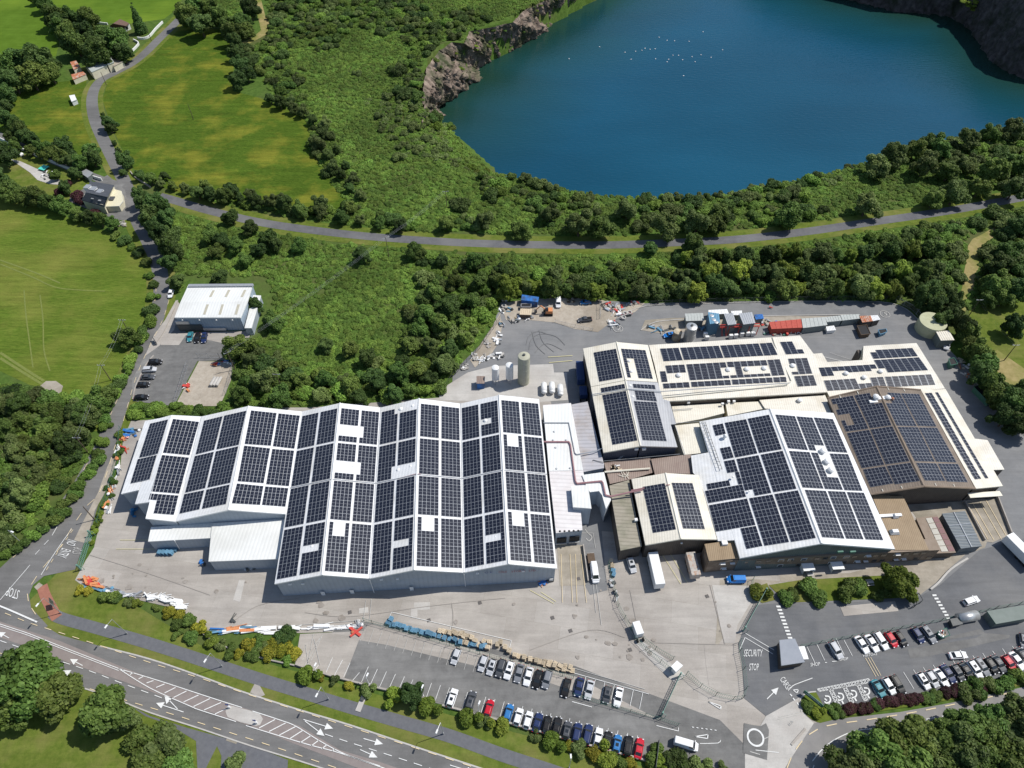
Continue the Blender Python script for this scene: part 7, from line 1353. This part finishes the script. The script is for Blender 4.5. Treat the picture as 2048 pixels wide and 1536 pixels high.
# ================================================================ LAMPS, POLES, WIRES
def lamp(bx, by, h, label, arm=1.6, ang=None, m_=None):
    p = G(bx, by, 0); ang = R(105) if ang is None else ang; t = empty('street_lamp', (p.x, p.y, .1), label, 'street lamp', 'street lamps', rz=ang)
    mb = MB(); mb.tube((0, 0, 0), (0, 0, h), .11, 8, .06); mb.build('column', m_ or mMET, t); mb = MB(); mb.tube((0, 0, h), (arm, 0, h+.25), .05, 6); mb.build('arm', m_ or mMET, t); mb = MB(); mb.box((arm+.4, 0, h+.25), (1.0, .4, .16), taper=.8); mb.build('lamp_head', mMETW, t); mb = MB(); mb.box((0, 0, .5), (.26, .26, 1.0)); mb.build('door_section', m_ or mMET, t)
ua = heading((255,1267), (222,1310))
for i, (x, y) in enumerate([(123,1226),(255,1267.5),(445,1333),(658,1399),(887,1468)]): lamp(x, y, 9.2, 'galvanised street lamp on the footpath, %s from the left' % ORD[i], 1.6, R(250))
for i, (x, y) in enumerate([(637,1350),(739,1370),(847,1393),(958,1425)]): lamp(x, y, 5.2, 'short white headed lamp on the wall of the lower car park, %s from the left' % ORD[i], .3, R(70), mMETW)
lamp(47, 1089, 8, 'street lamp on the left bank of the side road', 1.2, R(-20)); lamp(1138, 1536, 7, 'lamp column at the bottom edge below the lime shrubs', .4, R(90)); 
def pole(bx, by, h, label, cross=True, cat='utility pole', dirz=0):
    p = gpt(bx, by); t = empty('utility_pole', p, label, cat, 'utility poles', rz=dirz)
    mb = MB(); mb.tube((0, 0, 0), (0, 0, h), .16, 8, .1); mb.build('pole', mBARK, t)
    if cross: mb = MB(); mb.box((0, 0, h-.4), (2.4, .12, .14)); mb.build('crossarm', mMET, t); mb = MB(); [mb.tube((x, 0, h-.35), (x, 0, h-.05), .06, 6) for x in (-1.1, 0, 1.1)]; mb.build('insulator', mMETW, t)
    return p+Vector((0, 0, h))
pa = pole(894, 418, 9, 'pole with transformer above the back road in the bracken'); pb = pole(778, 516, 10, 'pole with metal crossarm just below the back road', dirz=.6); pc = pole(470, 740, 9, 'pole at the corner of the fenced gravel compound', dirz=.6)
pole(387, 239, 8, 'lone bare wooden pole in the middle of the rough meadow', False); p1_ = pole(262, 671, 8, 'pole with transformer can in the hedge of the big left field'); p2_ = pole(222, 761, 8, 'pole by the side road at the lower end of the big left field'); p3_ = pole(176, 905, 8, 'pole with square top frame in the left thicket'); p4_ = pole(190, 1040, 7.5, 'dark pole leaning over the side road at the green gate', False)
pe = pole(1938, 631, 8, 'pole on the grass right of the round tank'); pf_ = pole(2008, 721, 8, 'pole on the dry grass at the right edge'); pole(563, 775, 7, 'short pole in the thicket behind the zigzag store'); pole(213, 170, 7, 'pole at the road bend by the farm outbuilding', False); pole(303, 82, 7, 'pole beside the white garden wall of the bungalow', False); pole(256, 105, 8, 'pole beside the dark trees of the bungalow', False)
def wires(a, b, n, label):
    mb = MB()
    for k in range(n):
        o_ = Vector(((k-(n-1)/2)*.9, .2*k, -.1)); P = [a.lerp(b, i/10)+o_-Vector((0, 0, 1.2*4*(i/10)*(1-i/10))) for i in range(11)]
        for u_, v_ in zip(P, P[1:]): mb.tube(u_, v_, .012, 3)
    o = mb.build('overhead_wire', mMET); tag(o, label, 'power line', 'overhead wires')
wires(pa, pb, 3, 'overhead wires crossing the back road'); wires(pb, pc, 3, 'long overhead wires over the rough green ground to the compound'); wires(p1_, p2_, 2, 'wires beside the big left field'); wires(p2_, p3_, 2, 'wires over the side road to the left thicket'); wires(pe, pf_, 2, 'wires over the eastern grass')
# ================================================================ FENCES, WALLS, GATES
def fence(label, pts, h=2.4, step=2.6, m_=None, cat='fence', name='fence', top=True):
    m_ = m_ or mMETG; P = [G(x, y, 0) for x, y in pts]; p0_ = P[0]; t = empty(name, (p0_.x, p0_.y, .15), label, cat); pk = MB(); off = Vector((p0_.x, p0_.y, 0))
    pm = MB(); pm.box((0, 0, h/2+.1), (.09, .09, h+.2)); pm.tube((0, 0, h+.2), (.25, -.25, h+.55), .03, 4); pme = pm.mesh('post', m_)
    for a, b in zip(P, P[1:]):
        L_ = (b-a).length; n = max(1, int(L_/step)); d = (b-a)/n
        for i in range(n+1):
            q = a+d*i-off; o = bpy.data.objects.new('post', pme); COL.objects.link(o); o.parent = t; o.location = q
        for z in (.3, h*.9): mb = MB(); mb.tube(a-off+Vector((0, 0, z)), b-off+Vector((0, 0, z)), .035, 4); mb.build('rail', m_, t)
        m2 = int(L_/.45)
        for i in range(m2): q = a.lerp(b, i/m2)-off; pk.add([(q.x, q.y, .1), (q.x+.05*d.x/d.length, q.y+.05*d.y/d.length, .1), (q.x+.05*d.x/d.length, q.y+.05*d.y/d.length, h), (q.x, q.y, h)], [(0, 1, 2, 3)])
    o = pk.build('pales', m_, t); o['kind'] = 'stuff'; return t
def wall(label, pts, h, w_, m_, name='wall', cat='wall', cap=None):
    P = smooth_line([G(x, y, 0) for x, y in pts], 4) if len(pts) > 2 else [G(x, y, 0) for x, y in pts]; L_, R_ = strip_pts(P, w_); n = len(P); mb = MB(); up = Vector((0, 0, h)); 
    V = L_+R_+[v+up for v in L_]+[v+up for v in R_]; F_ = []
    for i in range(n-1): F_ += [(i, i+1, 2*n+i+1, 2*n+i), (n+i, 3*n+i, 3*n+i+1, n+i+1), (2*n+i, 2*n+i+1, 3*n+i+1, 3*n+i)]
    F_ += [(0, 2*n, 3*n, n), (n-1, 2*n-1, 4*n-1, 3*n-1)]
    mb.add(V, F_); o = mb.build(name, m_); return tag(o, label, cat)
fence('green palisade fence between the yard and the lower car park', [(728,1243),(745,1248),(800,1263),(900,1292),(1000,1320),(1146,1358)], 2.2)
fence('green fence closing the right end of the lower car park', [(1146,1392),(1200,1408),(1260,1424),(1320,1440),(1355,1452)], 2.0)
fence('curved fence round the small yard by the security road, left side', [(1372,1350),(1400,1375),(1430,1392),(1465,1400),(1484,1398),(1490,1380),(1486,1340),(1478,1305),(1478,1285)], 2.6)
fence('fence beside the pale strip running down to the white kiosk', [(1268,1278),(1290,1300),(1320,1326),(1340,1342)], 2.2)
fence('fence on the upper side of the pale strip', [(1285,1280),(1310,1300),(1345,1320)], 2.2); fence('fence beside the middle lane of the yard', [(1216,1130),(1222,1160),(1236,1215),(1262,1262)], 2.2)
fence('fence along the visitor parking under the works road', [(1598,1295),(1660,1283),(1720,1272),(1800,1258),(1880,1243),(1900,1238)], 1.8); fence('fence from steel drum to the right photo edge', [(1935,1232),(1990,1218),(2060,1206)], 1.8)
fence('perimeter fence behind the rear service road', [(1300,611),(1400,606),(1550,603),(1700,601),(1770,602)], 2.2, m_=mMETD); fence('perimeter fence at the north east corner', [(1790,604),(1822,620),(1850,650),(1862,662)], 2.4, m_=mMET); fence('yard fence along the side road bank', [(243,860),(240,900),(234,930),(219,985),(206,1020),(198,1050)], 2.0)
fence('fence at the round shrub by the office lawn', [(1505,1160),(1500,1180),(1506,1200)], 2.2); fence('dark fence on the north side of the cold store', [(880,790),(905,755),(960,698),(1000,640)], 2.0, m_=mMETD)
fence('grey palisade of the gravel compound, road side', [(377,730),(352,808)], 2.2, m_=mMET); fence('grey palisade of the gravel compound, north side', [(397,716),(440,717),(470,720)], 2.2, m_=mMET); fence('fence of the gravel compound against the thicket', [(473,718),(462,755),(452,790)], 2.0, m_=mMET)
fence('mesh fence around the scrap pile', [(1198,596),(1200,620),(1200,638)], 2.2, m_=mMET); fence('loose mesh barriers along the gravel yard edge', [(1110,645),(1150,655),(1185,662)], 1.2, m_=mMET)
def gate(label, a, b, h, m_): 
    A_, B_ = G(*a), G(*b); d = B_-A_; L_ = d.length; t = empty('gate', (A_.x, A_.y, .2), label, 'gate', rz=math.atan2(d.y, d.x))
    mb = MB(); [mb.tube((0, 0, z), (L_, 0, z), .06, 5) for z in (.2, h/2, h)]; mb.build('rail', m_, t); mb = MB(); [mb.box((L_*i/24, 0, h/2), (.12, .05, h)) for i in range(25)]; mb.build('pales', m_, t)
    for x in (0, L_): mb = MB(); mb.box((x, 0, h/2+.3), (.35, .35, h+.6)); mb.box((x, .9, h/2), (.1, .1, h)); mb.tube((x, .9, h), (x, 0, h), .05, 4); mb.build('gate_post', m_, t)
mSEA = mat('sea_green_steel', (.13, .27, .22), (.17, .32, .26), sc=2, rough=.5)
gate('sliding sea green gate across the yard entrance from the side road', (185,1072), (163,1140), 2.3, mSEA); gate('green sliding gate between yard and forecourt', (1358,1354), (1322,1432), 2.3, mSEA); gate('long green gate beside the security road', (1528,1186), (1486,1262), 2.2, mSEA)
wall('low stone wall between lower car park and verge, left part', [(592,1330),(660,1352),(760,1378),(860,1400)], .9, .4, mCONC); wall('low stone wall between lower car park and verge, right part', [(885,1412),(1000,1442),(1150,1484),(1300,1524)], .9, .4, mCONC)
wall('low wall of the planted corner by the yard', [(372,1224),(384,1245),(400,1262),(440,1290),(520,1316),(590,1332)], .7, .3, mCONC, cap=1)
wall('white garden wall curving to the bungalow gate', [(326,46),(312,60),(300,74),(288,79),(276,78)], 1.2, .5, mWALLWH); wall('white garden wall left of the bungalow gate', [(268,82),(278,88),(274,95),(266,103)], 1.2, .5, mWALLWH); wall('thin white wall of the bungalow garden', [(192,47),(216,50)], 1.2, .4, mWALLWH); wall('pale boundary wall between lane and house garden', [(-10,275),(50,303),(110,328),(160,348),(205,362)], 1.5, .35, mWALLWH)
wall('low wall along the junction bend', [(262,345),(270,355),(290,368),(302,376)], .8, .4, mCONC); wall('grey kerb wall between hall car park and side road', [(356,602),(330,660),(308,692)], .5, .3, mCONC); wall('kerb wall along the lower hall car park', [(308,712),(290,735),(272,775),(266,800)], .5, .3, mCONC)
wall('retaining wall on the left of the right loading ramp', [(1928,1006),(1968,1082)], 1.0, .3, mCONC); wall('retaining wall on the right of the right loading ramp', [(1988,985),(2020,1068)], 1.2, .3, mCONC); wall('retaining wall beside the cold store loading ramp', [(1166,1092),(1176,1165)], 1.2, .3, mCONC); wall('stepped concrete wall at the edge of the tan apron', [(1934,1118),(1900,1140),(1876,1166),(1860,1180)], .6, .5, mCONC2)
for q in ([(1282,660),(1300,648),(1330,641),(1420,636),(1560,631),(1720,629)],[(1240,634),(1290,612),(1400,607),(1560,603),(1700,602),(1775,605),(1812,618),(1848,650),(1900,700)],[(1965,740),(2000,790),(2060,850)],[(1603,1424),(1600,1400),(1614,1386),(1632,1383)]): ribbon('kerb', q, .3, 9, mKERB, sm=4)
wall('concrete edging of the exit road junction', [(1582,1490),(1610,1458)], .4, .5, mCONC)
# signs
def board(name, label, px, py, h, w_, hh, an, m_, cat='sign', txt=None):
    p = G(px, py, 0); t = empty(name, (p.x, p.y, .1), label, cat, rz=an); mb = MB(); mb.box((0, 0, h), (w_, .12, hh)); mb.build('panel', m_, t)
    for x in (-w_*.35, w_*.35): mb = MB(); mb.tube((x, .1, 0), (x, .1, h), .06, 6); mb.build('post', mMET, t)
    mb = MB(); mb.box((0, -.08, h), (w_*.8, .02, hh*.12)); mb.box((0, -.08, h+hh*.25), (w_*.6, .02, hh*.1)); mb.build('print', mWHITE, t); return t
board('road_sign', 'green and white direction sign on the grass below the main road', 318, 1466, 1.6, 2.8, 1.8, R(60), mMETG); board('road_sign', 'tall dark sign board beside the red cycle path', 112, 1212, 2.4, 1.8, 2.2, R(-60), mMETD); board('site_board', 'large dark grey notice board at the bottom right of the lower car park', 1312, 1512, 1.5, 6.0, 2.4, R(75), mMETD); board('site_board', 'green framed sign board on the grass corner by the visitor entrance', 1622, 1402, 1.6, 5.0, 1.6, R(-45), mMETG); board('site_board', 'black sign leaning by the entrance of the hall car park', 312, 686, 1.2, 3.0, 1.8, R(-50), mMETD)
p = G(722, 1408, 0); t = empty('memorial_slab', (p.x, p.y, .1), 'pale concrete plinth with a dark block on the verge', 'plinth', rz=bay); mb = MB(); mb.box((0, 0, .08), (3.6, 1.3, .15)); mb.build('slab', mCONC2, t); mb = MB(); mb.box((1.0, 0, .4), (.8, .7, .6)); mb.build('block', mMETD, t)
for x, y, l in ((460,1416,'left'),(514,1447,'right')): p = G(x, y, 0); t = empty('island_bollard', (p.x, p.y, .2), 'bollard sign at the %s end of the traffic island' % l, 'bollard'); mb = MB(); mb.box((0, 0, .6), (.5, .35, 1.1)); mb.build('body', mMETW, t); mb = MB(); mb.tube((0, 0, 1.1), (0, 0, 2.6), .05, 6); mb.box((0, 0, 2.4), (.7, .08, .7)); mb.build('sign_plate', mLB, t)
# ================================================================ YARD CLUTTER
def clutter(lst, mats, name, label, cat, n, zmax=.8, size=(.6, 2.2), group=None, ang=None, nz=.16):
    for j, (x, y, sx, sy) in enumerate(lst):
        for i in range(n):
            p = G(x+rnd.uniform(-sx, sx), y+rnd.uniform(-sy, sy), 0); h = rnd.uniform(.15, zmax); mb = MB()
            k = rnd.random(); L_ = rnd.uniform(*size)
            if k < .45: mb.box((0, 0, h/2), (L_, rnd.uniform(.3, .9), h))
            elif k < .8: mb.box((0, 0, h/2), (L_*1.6, .16, .12)); mb.box((.2, .3, h/2), (L_*1.4, .14, .12), .2)
            else: mb.lathe((0, 0, 0), [(.45, 0), (.5, h*.6), (.3, h), (.05, h)], 8)
            o = mb.build(name, rnd.choice(mats)); o.location = (p.x, p.y, .2); o.rotation_euler = (0, 0, rnd.random()*3.1 if ang is None else ang+rnd.gauss(0, nz)); tag(o, label, cat, group or label)
clutter([(1012,622,14,5),(1030,640,14,4),(1055,637,12,3),(1005,650,5,4)], [mMETW, mMET, mWOOD, mCONC, mMETD, mPBLUE], 'scrap', 'piece of scrap on the gravel left of the orange digger', 'scrap', 13)
clutter([(998,670,5,6),(993,685,5,7),(980,715,10,5),(1000,712,5,5),(968,720,8,4)], [mMETW, mMETW, mMET, mCONC2, mMETD], 'scrap', 'piece of white scrap along the left edge of the rear yard', 'scrap', 8)
clutter([(1215,615,10,10),(1235,620,14,8),(1248,632,12,6),(1265,608,12,3),(1228,650,8,4)], [mMETW, mMET, mCONC, mMETD, mREDP, mWALLG], 'scrap', 'piece of scrap metal in the pile by the rear fence', 'scrap', 13, .9, (.8, 3))
clutter([(1010,600,6,3),(975,690,5,8),(950,715,6,6),(930,735,6,5)], [mCONC2, mCONC2, mMETW, mCONC], 'boulder', 'pale boulder or block lining the left edge of the rear yard', 'boulder', 16, .8, (.5, 1.1))
clutter([(1145,602,10,4)], [mBARK, mWOOD, mCONC3], 'log', 'cut log in the heap between the blue car and white van', 'log', 12, .7, (.6, 1.2))
clutter([(1300,655,10,2),(1320,662,14,3),(1345,655,6,4),(1400,658,8,6)], [mMET, mMETD, mPBLUE], 'steelwork', 'steel section lying near the steel silo', 'steelwork', 5, .5, (1, 3))
clutter([(1530,645,8,8),(1580,665,25,3),(1560,668,20,3),(1540,668,12,4)], [mMETW, mMETG, mMET, mREDP, mCONC3], 'scrap', 'odds and ends heaped around the red container', 'scrap', 9, .8)
clutter([(1560,646,10,4),(1590,644,6,3)], [mCBLUE, mMETD, mMET], 'oddment', 'blue oddment beside the roof of the red container', 'scrap', 3, .5)
clutter([(1925,735,12,4),(1935,750,8,5),(1912,724,12,4)], [mWOOD, mMETW, mRUST, mMET], 'scrap', 'planks and scrap in the shade of the eastern trees', 'scrap', 8, .8)
clutter([(236,935,4,14),(230,965,4,16),(222,990,5,14),(216,1015,5,10),(236,905,3,14)], [mMETW, mMETW, mMET, mORANGE], 'building_offcut', 'white offcut stored along the left yard fence', 'building material', 6, .8, (.8, 2.2), ang=heading((236,905),(214,1015)), nz=.3)
clutter([(265,862,16,4),(262,872,12,3)], [mPBLUE, mCBLUE, mMETW, mMETD], 'stored_steel', 'blue and white beam stored behind the stepped store', 'building material', 7, .6, (2, 3.2), ang=0, nz=.1)
clutter([(248,885,2,8),(250,900,3,6)], [mORANGE, mREDP], 'barrier', 'orange plastic barrier by the left yard fence', 'barrier', 4, 1.0)
clutter([(182,1163,10,6),(195,1172,14,4)], [mORANGE, mORANGE, mREDP], 'orange_racking', 'orange steel frame stacked at the yard corner', 'racking', 8, 1.2, (2, 3.4), ang=heading((150,1160),(235,1190)), nz=.3)
clutter([(190,1178,20,3),(215,1180,12,3)], [mPBLUE, mMET], 'blue_racking', 'blue beam laid along the yard corner fence', 'racking', 7, .6, (2.5, 4), ang=heading((150,1160),(235,1190)))
clutter([(235,1186,18,4),(262,1192,16,3)], [mMETW, mMET, mWALLG], 'sheeting', 'white sheet or frame in the stores heap by the corner shrubs', 'building material', 10, .8, (1.2, 2.4), ang=heading((235,1190),(372,1222)), nz=.3)
clutter([(310,1196,16,4),(330,1200,16,5),(350,1206,14,5),(362,1214,8,4)], [mMETW], 'white_bale', 'white wrapped bale heaped at the lower left yard corner', 'bale', 10, 1.0, (1.2, 2.4), ang=heading((235,1190),(372,1222)), nz=.4)
clutter([(450,1262,22,3),(480,1258,16,3),(500,1262,12,3)], [mPBLUE, mCBLUE, mORANGE, mMETW], 'racking_steel', 'blue or orange racking beam stacked on the yard edge', 'racking', 10, .7, (2.5, 4.5), ang=heading((420,1266),(600,1256)), nz=.1)
clutter([(530,1262,16,5),(575,1258,16,3),(640,1256,30,3),(680,1256,20,3)], [mMETW], 'insulation_stack', 'long white insulated panel stacked along the yard edge', 'building material', 7, .8, (2.5, 4.5), ang=heading((420,1264),(720,1250)), nz=.08)
clutter([(715,1250,10,4)], [mMETW, mMET], 'white_sack', 'white sack heap at the top of the car park fence', 'sack', 9, 1.0, (.8, 1.4))
clutter([(708,1264,6,2)], [mREDP, mRUST], 'red_racking', 'red frame lying beside the white sacks', 'racking', 4, .5, (2, 4))
clutter([(270,1026,5,8)], [mBLUE], 'blue_drum', 'blue drum in the shade of the stepped corner', 'drum', 7, 1.1, (.8, 1.0)); clutter([(408,1128,5,5),(500,1138,12,4)], [mMETW, mMETD, mCBLUE], 'bin', 'wheeled bin against the white annexe', 'bin', 6, 1.1, (.8, 1.2)); clutter([(1090,1165,12,3)], [mMETW, mCBLUE, mORANGE, mMETD], 'oddment', 'oddments at the front right corner of the cold store', 'scrap', 8, 1.0, (.8, 2))
clutter([(1224,1170,3,14),(1232,1190,3,12)], [mMET, mMETD, mCONC], 'wheeled_cage', 'steel cage in the double line by the middle fence', 'cage', 6, 1.2, (.8, 1.2)); clutter([(470,1238,5,8)], [mREDP, mMETD], 'hand_truck', 'red hand truck standing on the yard', 'hand truck', 3, .9, (.8, 2))
clutter([(372,775,7,10)], [mREDP, mORANGE, mMETW], 'barrier', 'red barrier stacked on the gravel compound', 'barrier', 6, .9, (.8, 1.6)); clutter([(434,730,6,3),(455,728,8,4)], [mORANGE, mMETW, mREDP, mCBLUE], 'barrier', 'orange barrier at the top of the gravel compound', 'barrier', 6, .9, (.8, 1.6))
for i in range(3): p = G(428+i*6, 763, .6); mb = MB(); mb.tube((p.x-.6, p.y-2, .8), (p.x, p.y+1.6, .8), .55, 10); o = mb.build('concrete_pipe', mCONC2); tag(o, '%s of three pale pipes on the gravel compound' % ('leftmost', 'middle', 'rightmost')[i], 'pipe', 'pale pipes on the compound')
for i, (x, y) in enumerate(((1008,613),(1250,628),(1259,626),(1247,636))): p = G(x, y, .4); mb = MB(); mb.lathe((p.x, p.y, .2), [(.9, 0), (.9, .7), (.6, .7), (.6, .1)], 14); o = mb.build('concrete_ring', mCONC2); tag(o, 'pale concrete ring, %s from the left on the rear yard' % ORD[i], 'concrete ring', 'concrete rings')
# garden of the slate roofed house
t = tag(MB().box((0,0,0),(1,1,1)).build('trampoline_placeholder', mMET), 'x', 'x') if False else None
p = G(87, 335, .9); t = empty('trampoline', (p.x, p.y, 0), 'square teal edged trampoline on the house lawn', 'trampoline', rz=.4); mb = MB(); mb.lathe((0, 0, .8), [(2.4, 0), (2.4, .12), (1.8, .12), (1.8, .05)], 4); mb.build('padding', mat('teal_padding', (.1,.6,.5), rough=.5), t); mb = MB(); mb.box((0, 0, .82), (2.6, 2.6, .04), R(45)); mb.build('mat', mTYRE, t)
for a in range(4): mb = MB(); mb.tube((2.1*math.cos(a*1.57), 2.1*math.sin(a*1.57), 0), (2.1*math.cos(a*1.57), 2.1*math.sin(a*1.57), .8), .05, 5); mb.build('leg', mMET, t)
sheet('stone_terrace', [(20,318),(40,322),(75,338),(118,358),(128,370),(100,368),(75,360),(60,345)], 3, mCONC2)
clutter([(95,352,14,8)], [mCONC2, mMETD, mMETW], 'garden_stone', 'pale rockery stone on the house terrace', 'stone', 22, .5, (.5, 1.4)); clutter([(240,448,12,5)], [mCONC2, mCONC3], 'rubble_stone', 'rubble stone heaped at the field corner by the house', 'stone', 22, .8, (.6, 1.8))
for i, (x, y) in enumerate(((41,308),)): p = G(x, y, 1); mb = MB(); mb.lathe((p.x, p.y, 0), [(.2, 0), (1.2, .5), (1.1, 1.1), (.1, 1.6)], 10); o = mb.build('garden_urn', mWALLWH); tag(o, 'white domed ornament on the house lawn', 'ornament')
# picnic tables on the office lawn, flags, windsock, gulls
for i, (x, y) in enumerate(((1618,1132+42),(1738,1167),(1619,1152))):
    p = G(x, y, 0); t = empty('picnic_table', (p.x, p.y, .2), 'white picnic table, %s from the left on the office lawn' % ORD[(0, 2, 1)[i]], 'table', 'picnic tables', rz=.1); mb = MB(); mb.box((0, 0, .75), (1.8, .8, .06)); mb.build('table_top', mCONC2, t)
    for s_ in (-.75, .75): mb = MB(); mb.box((0, s_, .45), (1.8, .28, .05)); mb.build('bench', mCONC2, t); mb = MB(); mb.box((s_, 0, .38), (.08, 1.5, .08)); mb.box((s_, 0, .4), (.08, .1, .75)); mb.build('leg', mCONC2, t)
gul = [(1199,94),(1138,118),(1318,75),(1334,81),(1349,82),(1271,103),(1284,101),(1290,97),(1300,99),(1310,98),(1250,105),(1262,119),(1311,118),(1334,124),(1337,119),(1346,111),(1357,111),(1365,120),(1378,83),(1384,114),(1390,124),(1402,110),(1422,115),(1445,100),(1406,64),(1367,152)]
mb = MB(); mb.lathe((0, 0, 0), [(.15, 0), (.42, .12), (.3, .3), (.05, .36)], 8); mb.box((.45, 0, .3), (.2, .14, .14)); mb.box((-.5, 0, .22), (.4, .14, .06)); gme = mb.mesh('gull', mMETW)
for x, y in gul: p = G(x, y, WZ+.02); o = bpy.data.objects.new('gull', gme); COL.objects.link(o); o.location = p; o.scale = (.85, .85, .85); o.rotation_euler = (0, 0, rnd.random()*6); tag(o, 'white gull resting on the blue quarry lake', 'gull', 'gulls on the lake')
p = G(1541, 617, 0); t = empty('windsock', (p.x, p.y, 0), 'small red and white marker on the rear service road', 'marker'); mb = MB(); mb.tube((-.6, .3, .6), (.6, -.3, .6), .3, 8, .18); mb.build('sleeve', mREDP, t); mb = MB(); mb.tube((0, 0, .2), (0, 0, .7), .05, 5); mb.build('stand', mMET, t)
